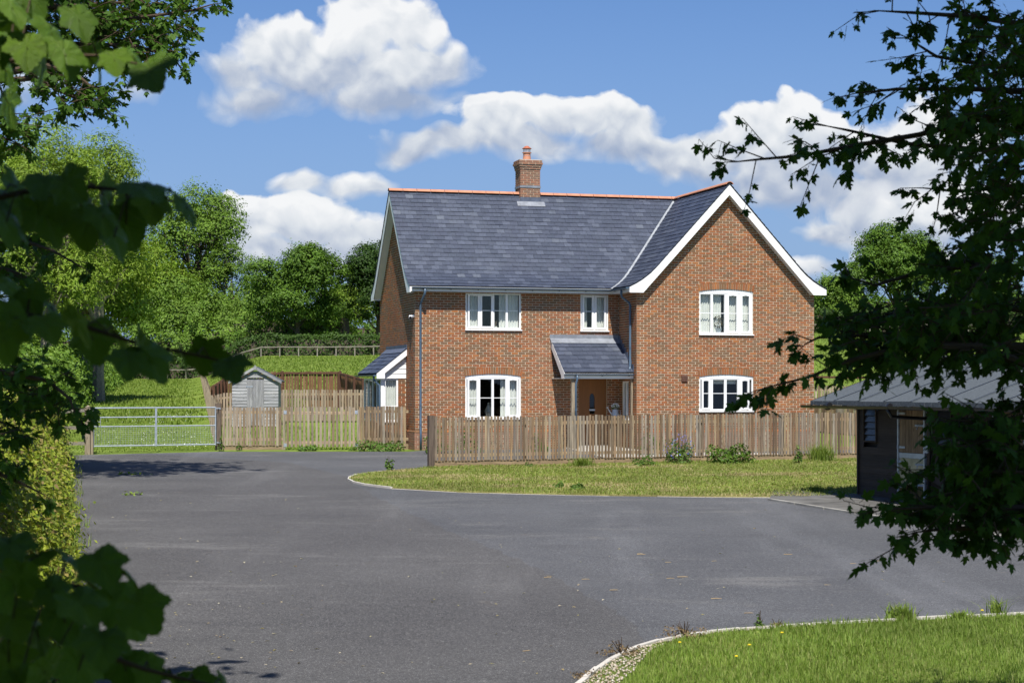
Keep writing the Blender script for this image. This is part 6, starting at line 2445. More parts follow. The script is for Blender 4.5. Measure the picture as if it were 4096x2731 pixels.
def bough_tree(name, label, trunk, boughs, fill, leaf, m, seed, n_parts, cat='tree', twig_len=(0.25, 0.55), twigs_per_m=7.0, leaves=(5, 9), r0=0.026, fill_n=0, fill_D=(9, 14), crown=None, trunk_r=0.2, crown_leaf=0.3, gap=None, tips_down=0.55, dsp=0.0):
    """boughs: (points as (uD, vD, D)); leaves hang along twigs"""
    rng = np.random.default_rng(seed)
    base = Vector((trunk[0][0], trunk[0][1], gz(trunk[0][0], trunk[0][1]) if trunk[0][1] > 56 else yard_z(*trunk[0][:2])))
    root = empty(name, base, 0, label, cat)
    B = np.array(base)
    wood = MB()
    tp = [np.array(p, float) - B for p in trunk]
    wood.tube([tuple(p) for p in tp], list(np.linspace(trunk_r, trunk_r * 0.35, len(tp))), 10)
    pts, tips = [], []

    def twig(a, d, L, rr):
        d = d / np.linalg.norm(d)
        b2 = a + d * L + np.array([0, 0, -0.10 * L])
        mid = (a + b2) / 2 + rng.normal(0, 0.05 * L, 3)
        wood.tube([tuple(a), tuple(mid), tuple(b2)], [rr, rr * 0.7, rr * 0.35], 4, False)
        n = rng.integers(*leaves)
        for i in range(n):
            t = 0.25 + 0.75 * (i + 1) / n
            p = a + (b2 - a) * t if t > 0.5 else a + (mid - a) * 2 * t
            side = rng.normal(0, 1, 3)
            tip = d * 0.5 + side * 0.6 + np.array([0, 0, -tips_down])
            tip /= np.linalg.norm(tip)
            pet = leaf * rng.uniform(0.25, 0.6)
            pts.append(p + tip * pet * 0.9)
            tips.append(tip)
            wood.tube([tuple(p), tuple(p + tip * pet * 0.95)], [rr * 0.4, rr * 0.3], 3, False)
    for bo in boughs:
        P = [np.array(P3(u * 1.7415, v * 1.7415, D)) - B + rng.normal(0, dsp, 3) * (0, 1, 0) for u, v, D in bo]
        # joined to the trunk
        gap_ = abs(P[0][0] - tp[0][0])
        zt = min(max(P[0][2] - gap_ * rng.uniform(0.25, 0.6), tp[0][2] + 0.5), tp[-1][2])
        k = max(i for i in range(len(tp) - 1) if tp[i][2] <= zt)
        f = (zt - tp[k][2]) / (tp[k + 1][2] - tp[k][2])
        st = tp[k] + (tp[k + 1] - tp[k]) * f
        mid1 = st + (P[0] - st) * 0.35 + np.array([0, 0, 0.16 * gap_]) + rng.normal(0, 0.05 * gap_, 3)
        mid2 = st + (P[0] - st) * 0.7 + np.array([0, 0, 0.12 * gap_]) + rng.normal(0, 0.05 * gap_, 3)
        wood.tube([tuple(st), tuple(mid1), tuple(mid2)] + [tuple(p) for p in P], [r0 * 1.7, r0 * 1.45, r0 * 1.2] + list(np.linspace(r0, r0 * 0.16, len(P))), 6)
        for q0, q1 in ((st, mid1), (mid1, mid2), (mid2, P[0])):
            for _ in range(max(2, int(np.linalg.norm(q1 - q0) * twigs_per_m * 0.9))):
                dd = unit(rng.normal(0, 1, 3))
                twig(q0 + (q1 - q0) * rng.random(), dd, rng.uniform(*twig_len), r0 * 0.18)
        for a, b2 in zip(P, P[1:]):
            l = np.linalg.norm(b2 - a)
            for i in range(max(1, int(l * twigs_per_m))):
                t = rng.random()
                d = (b2 - a) / l * rng.uniform(0.2, 0.9) + unit(rng.normal(0, 1, 3) * (1, 1, 0.8)) * 0.8
                twig(a + (b2 - a) * t, d, rng.uniform(*twig_len), r0 * 0.18)
        twig(P[-1], P[-1] - P[-2], twig_len[0], r0 * 0.15)
    if fill is not None:
        for (poly, cnt, D0, D1) in fill:
            fp = scatter(poly, cnt, rng)
            for (u, v) in fp:
                D = rng.uniform(D0, D1)
                p = np.array(P3(u * 1.7415, v * 1.7415, D)) - B
                twig(p, rng.normal(0, 1, 3) * (1, 1, 0.6) + (-0.3 if u > 1100 else 0.3, 0, 0), rng.uniform(*twig_len), r0 * 0.18)
    pts, tips = np.array(pts), np.array(tips)
    nrm = rng.normal(0, 0.55, (len(pts), 3)) + np.array([0, -0.15, 1.0])
    V, F, X, Y, Z, s = lobed_arrays(pts, tips, nrm, leaf, rng)
    # the nearest and largest leaves are objects of their own
    dist = np.linalg.norm(pts + B - np.array([0, 0, EYE]), axis=1)
    W = pts + B
    uu = W[:, 0] / W[:, 1] * FPX + CXP
    vv = HOR - (W[:, 2] - EYE) / W[:, 1] * FPX
    seen = (uu > -20) & (uu < 4110) & (vv > -20) & (vv < 2750)
    order = np.argsort(np.where(seen, dist / s, 1e9))[:n_parts]
    single = np.zeros(len(pts), bool)
    single[order[:int(seen.sum())]] = True
    me = np_mesh('leaf', LV, LF, m)
    for i in np.where(single)[0]:
        o = link('leaf', me, root)
        R = Matrix(((X[i][0], Y[i][0], Z[i][0], 0), (X[i][1], Y[i][1], Z[i][1], 0), (X[i][2], Y[i][2], Z[i][2], 0), (0, 0, 0, 1)))
        o.matrix_local = Matrix.Translation(pts[i]) @ R @ Matrix.Scale(s[i], 4)
    nv = len(LV)
    keep = ~single
    V2 = V.reshape(len(pts), nv, 3)[keep].reshape(-1, 3)
    F2 = (LF[None] + (np.arange(keep.sum()) * nv)[:, None, None]).reshape(-1, 3)
    if len(V2):
        link('leaf', np_mesh('leaf', V2, F2, m), root, kind='stuff')
    wood.build('branches', M['twig'], root, kind=None)
    # the upper crown, above and beside the picture, whose shade falls on these boughs
    if crown:
        cl, clumps, per, spread = crown
        lob = [(c[0] - B[0], c[1] - B[1], c[2] - B[2]) + tuple(c[3:]) for c in cl]

        def cut(p):
            w = p + B
            u_ = w[:, 0] / np.maximum(w[:, 1], 0.1) * FPX + CXP
            v_ = HOR - (w[:, 2] - EYE) / np.maximum(w[:, 1], 0.1) * FPX
            infr = (w[:, 1] > 0.3) & (u_ > -150) & (u_ < 4250) & (v_ > -220) & (v_ < 2900)
            ok = ~infr
            if gap is not None:
                ok &= gap(w)
            return ok
        cp, cn = crown_points(rng, lob, clumps, per, spread, 0.5, cut)
        leaf_object('crown', cp, cn, crown_leaf, m, rng, root, aspect=0.8)
        cw = MB()
        for lo in lob:
            limb(cw, tuple(tp[-1]), (lo[0], lo[1], lo[2]), trunk_r * 0.4, 0.03, rng)
        cw.build('limb', M['bark'], root)
    return root, seen.sum(), len(pts)


# right hand field maple
rb = [
    [(2420, 262, 12.0), (2270, 268, 11.8), (2110, 310, 11.5), (1960, 335, 11.2), (1840, 358, 11.0), (1745, 366, 10.9), (1690, 372, 10.8)],
    [(2420, 330, 12.4), (2260, 345, 12.3), (2080, 330, 12.2), (1950, 300, 12.0), (1900, 290, 12.0)],
    [(2420, 70, 12.0), (2250, 40, 11.8), (2100, 30, 11.6), (2010, 25, 11.5)],
    [(2420, 165, 12.4), (2270, 150, 12.2), (2150, 130, 12.0), (2080, 85, 12.0)],
    [(2420, 215, 11.6), (2250, 205, 11.5), (2060, 205, 11.4), (1965, 215, 11.4)],
    [(2420, 430, 12.2), (2300, 430, 12.0), (2200, 440, 11.8), (2120, 432, 11.8)],
    [(2420, 540, 12.2), (2290, 550, 12.0), (2190, 570, 11.8)],
    [(2420, 640, 12.0), (2260, 610, 11.8), (2130, 620, 11.6), (2010, 655, 11.4), (1960, 640, 11.3)],
    [(2420, 720, 11.6), (2260, 700, 11.3), (2120, 700, 11.0), (2000, 735, 10.8), (1930, 730, 10.7)],
    [(2420, 800, 11.2), (2260, 790, 11.0), (2100, 790, 10.7), (1980, 770, 10.5), (1880, 775, 10.4), (1850, 790, 10.3)],
    [(2420, 860, 10.8), (2250, 795, 10.6), (2080, 795, 10.4), (1950, 828, 10.2), (1860, 865, 10.1), (1760, 890, 10.0)],
    [(2420, 1000, 10.6), (2330, 1000, 10.4), (2250, 1015, 10.2)],
    [(2420, 1090, 10.4), (2330, 1085, 10.2), (2240, 1080, 10.0)],
    [(2420, 1170, 10.2), (2260, 1165, 10.0), (2130, 1165, 9.8), (2030, 1170, 9.7)],
    [(2420, 1215, 10.0), (2280, 1210, 9.9), (2160, 1215, 9.8), (2100, 1222, 9.7)],
]
rfill = [([(2230, 60), (2190, 200), (2180, 420), (2230, 560), (2170, 720), (2100, 800), (2200, 820), (2330, 850), (2330, 930), (2260, 960), (2240, 1150), (2360, 1200), (2380, 0), (2260, 0)], 215, 10.3, 12.2),
         ([(2270, 60), (2250, 420), (2290, 560), (2220, 700), (2330, 830), (2330, 930), (2270, 970), (2270, 1180), (2380, 1190), (2380, 40)], 130, 9.8, 12.0),
         ([(1980, 690), (1930, 780), (2010, 810), (2150, 815), (2250, 815), (2250, 690), (2120, 660)], 80, 10.0, 11.6),
         ([(2400, -250), (2800, -300), (2850, 900), (2700, 1250), (2400, 1230)], 420, 10.2, 12.6),
         ([(2190, 960), (2330, 930), (2385, 1200), (2160, 1190)], 120, 9.8, 11.2),
         ([(2060, 1150), (2130, 1120), (2250, 1100), (2340, 1210), (2150, 1215)], 34, 9.7, 10.4)]
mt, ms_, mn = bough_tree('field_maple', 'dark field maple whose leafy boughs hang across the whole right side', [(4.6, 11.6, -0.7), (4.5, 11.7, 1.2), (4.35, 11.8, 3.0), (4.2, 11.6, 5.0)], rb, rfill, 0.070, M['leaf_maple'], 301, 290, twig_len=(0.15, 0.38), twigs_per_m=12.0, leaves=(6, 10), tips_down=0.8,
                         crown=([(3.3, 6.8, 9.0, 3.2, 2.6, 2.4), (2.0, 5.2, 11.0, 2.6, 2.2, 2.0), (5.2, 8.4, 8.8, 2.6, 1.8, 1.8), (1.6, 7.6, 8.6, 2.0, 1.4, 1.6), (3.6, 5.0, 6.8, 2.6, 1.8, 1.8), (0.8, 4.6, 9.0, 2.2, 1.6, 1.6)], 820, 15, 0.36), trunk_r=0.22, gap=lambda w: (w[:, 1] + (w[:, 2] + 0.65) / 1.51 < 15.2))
print('maple leaves seen', ms_, mn)

# upper left maple, further off
lb = [
    [(-60, 70, 40), (150, 60, 39.5), (330, 40, 39), (440, 25, 39), (490, 10, 39)],
    [(-60, 110, 40), (140, 100, 39.5), (300, 105, 39), (390, 125, 39), (410, 150, 39)],
    [(-60, 150, 40.5), (100, 140, 40), (250, 140, 40), (350, 150, 40)],
    [(-60, 190, 39), (80, 180, 39), (150, 215, 38.5), (215, 240, 38.5), (235, 235, 38.5)],
    [(100, 150, 39), (170, 168, 38.8), (210, 200, 38.6), (260, 205, 38.5)],
    [(-60, 20, 40), (150, 15, 40), (300, 5, 40), (420, -10, 40)],
    [(-60, 260, 38), (0, 270, 38), (45, 300, 38)],
    [(-60, 300, 38), (0, 315, 38), (30, 325, 38)],
]
lfill = [([(-20, -10), (470, -10), (430, 50), (400, 130), (300, 160), (190, 150), (120, 130), (-20, 170)], 330, 38.5, 42),
         ([(100, 180), (215, 205), (235, 240), (170, 258), (110, 215)], 40, 38, 39.5),
         ([(-20, 225), (40, 270), (70, 320), (30, 335), (-20, 330)], 34, 37.5, 39)]
bough_tree('sycamore_tree', 'dark leafed sycamore whose boughs reach in at the upper left', [(-13.4, 40.5, -0.3), (-13.3, 40.5, 4), (-13.2, 40.3, 8), (-13.0, 40, 12)], lb, lfill, 0.165, M['leaf_maple'], 302, 250, twig_len=(0.35, 0.8), twigs_per_m=4.0, leaves=(7, 12), r0=0.07, trunk_r=0.35,
           crown=([(-13.4, 37.0, 13.6, 3.4, 2.6, 2.2), (-11.9, 38.5, 13.2, 2.2, 2.0, 1.6)], 420, 16, 0.5), crown_leaf=0.4)

# mid distance maple at the left edge
qb = [
    [(-90, 530, 14.5), (30, 545, 14.2), (120, 575, 14.0), (190, 615, 13.8)],
    [(-90, 600, 14.0), (20, 620, 13.9), (70, 640, 13.8)],
    [(-90, 840, 13.4), (40, 860, 13.2), (110, 875, 13.1), (160, 915, 13.0), (175, 955, 13.0)],
    [(-90, 940, 13.6), (-20, 960, 13.4), (40, 985, 13.3)],
    [(-90, 1050, 13.2), (-20, 1080, 13.1), (50, 1110, 13.0), (100, 1135, 12.9)],
]
qfill = [([(-20, 810), (100, 820), (160, 870), (175, 950), (120, 960), (50, 930), (-20, 960)], 48, 12.9, 14.2),
         ([(-20, 960), (40, 975), (55, 1060), (20, 1120), (-20, 1130)], 16, 12.8, 13.8),
         ([(-20, 500), (60, 530), (80, 620), (30, 700), (-20, 720)], 34, 13.6, 14.8)]
bough_tree('field_maple', 'dark maple boughs hanging at the left edge before the hedge', [(-5.6, 13.4, -0.7), (-5.5, 13.5, 1.5), (-5.4, 13.4, 3.6), (-5.2, 13, 6)], qb, qfill, 0.078, M['leaf_maple'], 303, 180, twig_len=(0.10, 0.26), twigs_per_m=8.0, tips_down=0.7, trunk_r=0.18,
           crown=([(-5.4, 10.6, 6.8, 2.2, 2.2, 1.8), (-4.6, 9.4, 7.8, 2.0, 1.8, 1.6), (-5.2, 12.2, 5.6, 1.6, 1.4, 1.2)], 330, 15, 0.34))


# the sycamore whose large leaves hang close to the camera
def near_sycamore():
    rng = np.random.default_rng(77)
    base = Vector((-3.4, 3.6, yard_z(0, 3.6)))
    root = empty('sycamore_tree', base, 0, 'close sycamore with large blurred leaves hanging in at the left edge', 'tree')
    B = np.array(base)
    meshes = []
    for sd in range(4):
        ol = lobed(2, 50 + sd)
        # ring at mid radius so that the blade can bend and fold at its ribs
        c = np.array([0.0, 0.30])
        V = [(0.0, 0.30, 0.0)]
        r = random.Random(sd)
        cv = r.uniform(0.25, 0.55)
        zf = lambda x, y: -cv * x * x - 0.30 * (y - 0.2) ** 2 + 0.16 * abs(x) + 0.022 * math.cos(9 * math.atan2(y - 0.05, x))
        for k in (0.5, 1.0):
            for (x, y) in ol:
                X_, Y_ = c[0] + (x - c[0]) * k, c[1] + (y - c[1]) * k
                V.append((X_, Y_, zf(X_, Y_)))
        n = len(ol)
        F = [(0, 1 + i, 1 + (i + 1) % n) for i in range(n)]
        F2 = [(1 + i, 1 + n + i, 1 + n + (i + 1) % n, 1 + (i + 1) % n) for i in range(n)]
        me = bpy.data.meshes.new('leaf')
        me.from_pydata(V, [], F + F2)
        me.materials.append(M['near_leaf'])
        me.polygons.foreach_set('use_smooth', [True] * len(me.polygons))
        meshes.append(me)
    wood = MB()
    trunk = [np.array(p) - B for p in ((-3.4, 3.6, base.z), (-3.3, 3.6, 1.0), (-3.2, 3.5, 2.6), (-3.0, 3.2, 4.6))]
    wood.tube([tuple(p) for p in trunk], [0.20, 0.17, 0.14, 0.09], 10)
    sets = [
        (5.0, [(-120, 150), (20, 140), (130, 128), (240, 128), (325, 150)], [(70, -5), (30, 55), (118, 78), (182, 48), (62, 112), (98, 150), (15, 165), (150, 128), (205, 132), (262, 140), (318, 150), (345, 165), (28, 20), (-10, 110), (230, 160), (20, 240)]),
        (4.4, [(-120, 480), (60, 440), (200, 430), (330, 440), (420, 470)], [(40, 430), (60, 480), (130, 470), (190, 480), (235, 500), (290, 515), (330, 430), (395, 440), (430, 480), (262, 545), (15, 510), (350, 470), (100, 420), (160, 425), (240, 450), (300, 470), (110, 500), (200, 520), (10, 460)]),
        (4.2, [(-120, 700), (40, 720), (180, 745), (320, 790), (450, 815), (535, 835)], [(20, 660), (70, 690), (125, 715), (50, 740), (180, 745), (215, 780), (270, 775), (322, 800), (378, 805), (425, 825), (480, 820), (530, 842), (295, 830), (20, 720), (110, 750), (345, 825), (8, 780)]),
        (3.9, [(-140, 1340), (60, 1350), (180, 1345), (270, 1380), (320, 1410)], [(20, 1260), (90, 1275), (170, 1285), (235, 1300), (290, 1315), (50, 1330), (120, 1360), (190, 1390), (270, 1395), (310, 1430), (30, 1420), (90, 1470), (170, 1480), (235, 1480), (20, 1520), (100, 1545), (330, 1400), (150, 1430), (10, 1370), (220, 1350), (60, 1400), (180, 1540), (40, 1580)]),
        (4.3, [(100, 1450), (230, 1500), (330, 1535), (430, 1560), (520, 1580)], [(345, 1540), (400, 1558), (450, 1572), (520, 1578), (290, 1540)]),
    ]
    total = 0
    for D, path, leaves in sets:
        P = [np.array(P3(u * 1.7415, v * 1.7415, D)) - B for u, v in path]
        k = 2 if P[0][2] > 1.6 else 1
        wood.tube([tuple(trunk[k])] + [tuple(p) for p in P], [0.016] + list(np.linspace(0.009, 0.003, len(P))), 6)
        for (u, v) in leaves:
            Dl = D + rng.uniform(-0.35, 0.35)
            p = np.array(P3(u * 1.7415, v * 1.7415, Dl)) - B
            # nearest place on the branch for the stalk
            best, bd = None, 9
            for a, b2 in zip(P, P[1:]):
                t = np.clip(np.dot(p - a, b2 - a) / np.dot(b2 - a, b2 - a), 0, 1)
                q = a + (b2 - a) * t
                d = np.linalg.norm(p - q)
                if d < bd:
                    best, bd = q, d
            if bd > 0.02:
                mid = (p + best) / 2 + np.array([0, 0, 0.02])
                wood.tube([tuple(best), tuple(mid), tuple(p)], [0.0025, 0.0022, 0.002], 4, False)
            away = unit(p - best + np.array([0.02, 0, 0]) + rng.normal(0, 0.01, 3))
            tip = unit(away * 0.45 + np.array([0.40, 0, -0.75]) + rng.normal(0, 0.28, 3))
            nrm = unit(np.array([0.1, -0.55, 0.85]) + rng.normal(0, 0.35, 3))
            X = unit(np.cross(tip, nrm))
            Z = np.cross(X, tip)
            s = rng.uniform(0.080, 0.132) * (1.0 if D > 4.3 else 0.92)
            o = link('leaf', meshes[total % 4], root)
            R = Matrix(((X[0], tip[0], Z[0], 0), (X[1], tip[1], Z[1], 0), (X[2], tip[2], Z[2], 0), (0, 0, 0, 1)))
            o.matrix_local = Matrix.Translation(p - tip * s * 0.4) @ R @ Matrix.Scale(s, 4)
            total += 1
    wood.build('branches', M['twig'], root)
    # unseen crown, added above and behind the camera to shade the lower sprays; the top spray stands in a gap
    lob = [(-2.0, 1.6, 6.6, 2.2, 1.6, 1.4), (-0.9, 0.4, 8.0, 2.0, 1.6, 1.4), (-2.6, -0.4, 8.4, 2.2, 1.8, 1.6), (-2.2, 2.4, 4.9, 1.3, 0.8, 0.7), (-1.4, 2.6, 5.2, 1.0, 0.7, 0.7), (-1.6, 1.0, 5.6, 1.4, 1.0, 0.9),
           (-3.5, -3.0, 6.0, 2.6, 2.4, 2.6), (0.5, -3.0, 6.5, 3.0, 2.4, 2.6), (3.0, -2.2, 6.0, 2.4, 2.2, 2.4), (-0.5, -5.0, 4.0, 4.0, 1.8, 2.6), (0.6, -1.0, 8.6, 3.0, 2.2, 1.6), (-4.2, 1.0, 4.6, 1.2, 2.4, 2.6), (-1.0, -2.5, 2.6, 3.6, 1.0, 2.4), (2.6, -2.6, 3.0, 2.0, 1.0, 2.6), (-3.6, -0.6, 2.4, 1.0, 2.2, 2.2)]
    lob = [(c[0] - B[0], c[1] - B[1], c[2] - B[2]) + tuple(c[3:]) for c in lob]
    S = np.array(sun_dir)
    g0 = np.array(P3(150 * 1.7415, 95 * 1.7415, 5.0))

    def cut(p):
        w = p + B
        u_ = w[:, 0] / np.maximum(w[:, 1], 0.1) * FPX + CXP
        v_ = HOR - (w[:, 2] - EYE) / np.maximum(w[:, 1], 0.1) * FPX
        infr = (w[:, 1] > 0.2) & (u_ > -300) & (u_ < 4396) & (v_ > -420) & (v_ < 3000)
        d = w - g0
        al = d @ S
        r = d - al[:, None] * S
        # an opening towards the sun, as wide as the lit spray
        corr = (np.abs(r[:, 0]) < 0.55) & (np.linalg.norm(r[:, 1:], axis=1) < 0.42)
        return ~infr & ~corr
    cp, cn = crown_points(rng, lob, 2600, 15, 0.34, 0.5, cut)
    leaf_object('crown', cp, cn, 0.26, M['leaf_sycamore'], rng, root, aspect=0.85)
    cw = MB()
    for lo in lob:
        limb(cw, tuple(trunk[-1]), lo[:3], 0.05, 0.012, rng)
    cw.build('limb', M['bark'], root)


M['near_leaf'] = near_leaf_mat('near_sycamore_leaf', G_((0.060, 0.125, 0.008), (0.080, 0.155, 0.010), (0.105, 0.185, 0.014)), 0.18)
near_sycamore()


# ------------------------------------------------------------------ weeds, shrubs and flowers
def shrub(name, label, x, y, r, h, leaf, n, m, seed, cat='plant', zf=None, flowers=None, stems=0, group=None, wide=1.0):
    rng = np.random.default_rng(seed)
    z = (zf or (lambda a, b: yard_z(a, b) + 0.02))(x, y)
    root = empty(name, (x, y, z), 0, label, cat, group)
    d = unit(rng.normal(0, 1, (n, 3)))
    d[:, 2] = np.abs(d[:, 2])
    rad = rng.uniform(0.45, 1.0, n) ** 0.6
    lump = 1 + 0.3 * np.sin(d[:, 0] * 5 + seed) * np.cos(d[:, 2] * 4)
    pts = d * rad[:, None] * lump[:, None] * (r * wide, r, h)
    leaf_object('foliage', pts, d + np.array([0, 0, 0.6]), leaf, m, rng, root, aspect=0.65)
    mb = MB()
    for i in range(7):
        e = unit(rng.normal(0, 1, 3))
        mb.tube([(0, 0, 0), (e[0] * r * 0.5, e[1] * r * 0.5, abs(e[2]) * h * 0.4 + 0.1 * h), (e[0] * r * 0.8, e[1] * r * 0.8, (0.3 + abs(e[2])) * h * 0.75)], [0.006, 0.005, 0.003], 4)
    for i in range(stems):
        a = rng.uniform(0, 6.28)
        q = rng.uniform(0.1, 0.5) * r
        mb.tube([(0, 0, 0), (q * math.cos(a), q * math.sin(a), h * 0.9), (q * 1.4 * math.cos(a), q * 1.4 * math.sin(a), h * rng.uniform(1.1, 1.5))], [0.006, 0.004, 0.003], 4)
    mb.build('stem', M['twig'], root)
    if flowers:
        fm, fn, fs = flowers
        dd = unit(rng.normal(0, 1, (fn, 3)))
        dd[:, 2] = np.abs(dd[:, 2]) + 0.3
        fpz = dd * (r * 1.0, r * 1.0, h * 1.0) * rng.uniform(0.8, 1.15, (fn, 1))
        leaf_object('flower', fpz, np.tile([0, -0.6, 0.6], (fn, 1)), fs, fm, rng, root, kind='stuff', aspect=0.95)
    return root


def tuft(name, label, x, y, r, h, n, m, seed, w=0.006, cat='grass tuft', zf=None, group=None, lean=0.9):
    rng = np.random.default_rng(seed)
    zb = (zf or (lambda a, b: yard_z(a, b) + 0.02))(x, y)
    root = empty(name, (x, y, zb), 0, label, cat, group)
    p = rng.normal(0, r * 0.4, (n, 2))
    V, F = blades(p, lambda a, b: 0.0, h * 0.5, h, w, rng, lean)
    link('blade', np_mesh('blade', V, F, m), root, kind='stuff')
    return root


def gd(uD, vD):
    return G(uD * 1.7415, vD * 1.7415)


x, y = gd(1562, 1066)
shrub('alkanet', 'bushy plant with small blue flowers against the picket fence', x, y, 0.40, 0.62, 0.07, 620, M['leaf_weed'], 1, flowers=(M['flower_blue'], 110, 0.030), stems=8)
x, y = gd(1675, 1066)
shrub('bramble', 'wide dark green bramble growing up the picket fence', x, y, 0.52, 0.52, 0.085, 900, M['leaf_oak'], 2, wide=1.25, stems=3)
x, y = gd(1478, 1072)
shrub('nettle', 'low green clump at the fence foot, left of the blue flowers', x, y, 0.27, 0.26, 0.06, 330, M['leaf_weed'], 3, wide=1.3)
x, y = gd(1338, 1073)
tuft('grass_tuft', 'thick tuft of long green grass at the fence foot before the porch', x, y, 0.30, 0.30, 420, M['meadow_blade'], 4, 0.008)
x, y = gd(1886, 1060)
tuft('grass_tuft', 'tall straggling grass tuft at the fence near the stable', x, y, 0.42, 0.62, 420, M['meadow_blade'], 5, 0.009, lean=1.1)
x, y = gd(1834, 1066)
shrub('bindweed', 'slender leafy weed climbing the fence left of the tall grass', x, y, 0.12, 0.46, 0.07, 130, M['leaf_weed'], 6, stems=2)
x, y = gd(1215, 1074)
shrub('dock', 'small leafy weed at the fence foot below the left window', x, y, 0.12, 0.14, 0.05, 90, M['leaf_weed'], 7)
x, y = gd(895, 1084)
shrub('thistle', 'upright jagged weed on the left tip of the verge', x, y, 0.13, 0.30, 0.08, 90, M['leaf_weed'], 8, stems=2)
x, y = gd(1325, 1126)
shrub('dock', 'flat leafy weed at the asphalt edge of the verge', x, y, 0.17, 0.14, 0.07, 120, M['leaf_weed'], 9)
x, y = gd(1285, 1122)
shrub('dock', 'flat leafy weed beside its twin, nearer the curved kerb', x, y, 0.14, 0.12, 0.06, 90, M['leaf_weed'], 10)
x, y = gd(1870, 1133)
tuft('grass_tuft', 'bright green grass tuft on the verge edge by the stable shadow', x, y, 0.14, 0.24, 120, M['blade'], 11, 0.008)
f0 = lambda a, b: 0.0
for i, (u, D, r, h, wd, lab) in enumerate(((870, 55.2, 0.62, 0.30, 1.35, 'spreading green nettle bed at the house corner, below the side fence'), (705, 55.2, 0.26, 0.16, 1.3, 'small leafy clump below the garden gate'), (470, 55.2, 0, 0, 0, ''))):
    if r:
        x, y = at(u, D)
        shrub('nettle', lab, x, y, r, h, 0.085, 700 if i == 0 else 200, M['leaf_weed'], 20 + i, wide=wd, zf=f0)
x, y = at(507, 55.0)
shrub('dock', 'spindly weed at the foot of the dark gate post', x, y, 0.12, 0.35, 0.06, 90, M['leaf_weed'], 30, zf=f0, stems=2)
x, y = at(550, 55.2)
shrub('dock', 'spindly weed below the short picket fence right of the gate post', x, y, 0.10, 0.25, 0.06, 70, M['leaf_weed'], 31, zf=f0, stems=1)
# weeds along the lawn kerb
lz = lambda a, b: yard_z(a, b) + 0.02
x, y = gd(2072, 1428)
tuft('weed_clump', 'dense bushy green weed on the lawn kerb', x, y, 0.16, 0.23, 260, M['blade'], 40, 0.009, 'weed', zf=lz, lean=1.0)
x, y = gd(2290, 1416)
tuft('grass_tuft', 'spiky pale grass tuft on the lawn kerb at the right edge', x, y, 0.14, 0.30, 70, M['meadow_blade'], 41, 0.006, zf=lz, lean=1.6)
x, y = gd(2205, 1425)
tuft('weed_clump', 'short leafy weed on the kerb between bushy weed and spiky tuft', x, y, 0.15, 0.12, 150, M['blade'], 42, 0.008, 'weed', zf=lz, lean=1.2)
x, y = gd(1743, 1447)
shrub('groundsel', 'small upright green weed outside the lawn kerb', x, y, 0.06, 0.13, 0.03, 90, M['leaf_weed'], 43, zf=lz, stems=2)
x, y = gd(1428, 1508)
shrub('dead_weed', 'dried reddish brown weed on the curved kerb', x, y, 0.16, 0.11, 0.026, 260, M['leaf_dry'], 44, zf=lz, cat='weed', stems=6, wide=1.3)
x, y = gd(1572, 1468)
shrub('dead_weed', 'dried straw coloured weeds along the kerb beside the gravel', x, y, 0.16, 0.11, 0.028, 240, M['leaf_dry'], 45, zf=lz, cat='weed', stems=8, wide=1.6)
x, y = gd(1785, 1446)
shrub('dead_weed', 'small dried weed right of the upright green one', x, y, 0.09, 0.07, 0.024, 90, M['leaf_dry'], 46, zf=lz, cat='weed', stems=3)
x, y = gd(1345, 1560)
shrub('dead_weed', 'low dry weeds where the curved kerb leaves the picture', x, y, 0.14, 0.06, 0.022, 150, M['leaf_dry'], 47, zf=lz, cat='weed')
# dandelions in the lawn
for i, (u, v) in enumerate(((1795, 1474), (1560, 1497), (2255, 1421), (1690, 1530), (1720, 1503))):
    x, y = gd(u, v)
    dn = empty('dandelion', (x, y, yard_z(x, y) + 0.02), 0, 'yellow dandelion flower in the lawn', 'flower', 'dandelions in the lawn')
    MB().tube([(0, 0, 0), (0.005, 0, 0.07)], 0.002, 4).build('stem', M['leaf_weed'], dn)
    MB().lathe((0.005, 0, 0.068), [(0.004, 0), (0.017, 0.008), (0.014, 0.014), (0.004, 0.015)], 9).build('flower', M['flower_yellow'], dn)
# planting between fence and house
for i, (u, D, r, h, lab) in enumerate(((1000, 53.3, 0.40, 0.75, 'rounded shrub behind the dark end post of the fence'), (1075, 53.2, 0.45, 0.8, 'green shrub behind the fence below the lower left window'), (1235, 52.6, 0.40, 0.6, 'low shrub behind the fence left of the porch'), (1500, 52.2, 0.5, 0.7, 'green shrub behind the fence at the wing corner'))):
    x, y = at(u, D)
    shrub('garden_shrub', lab, x, y, r, h, 0.07, 520, M['leaf_oak'], 60 + i, zf=lambda a, b: yard_z(a, b), stems=3)
sheet('path', [HW(4.0, -6.2).to_2d()[:], HW(9.6, -7.2).to_2d()[:], HW(9.6, -5.4).to_2d()[:], HW(6.4, -3.4).to_2d()[:], HW(6.3, -0.5).to_2d()[:], HW(4.6, -0.5).to_2d()[:]], M['pale_path'], 0.045, thick=0.04)
# long grass fringing the drive below the hedge
rng = np.random.default_rng(8)
lp = []
for i in range(5200):
    D = rng.uniform(16, 52)
    lp.append((-0.2443 * D + 0.14 - rng.gamma(1.0, 0.11) + (rng.random() < 0.3) * rng.uniform(0, 0.3) * max(0, math.sin(D * 1.9)), D))
grass('grass', np.array(lp), yard_z, 0.08, 0.26, 0.007, M['meadow_blade'], rng, 'long grass fringing the drive below the left hedge', 1.1)


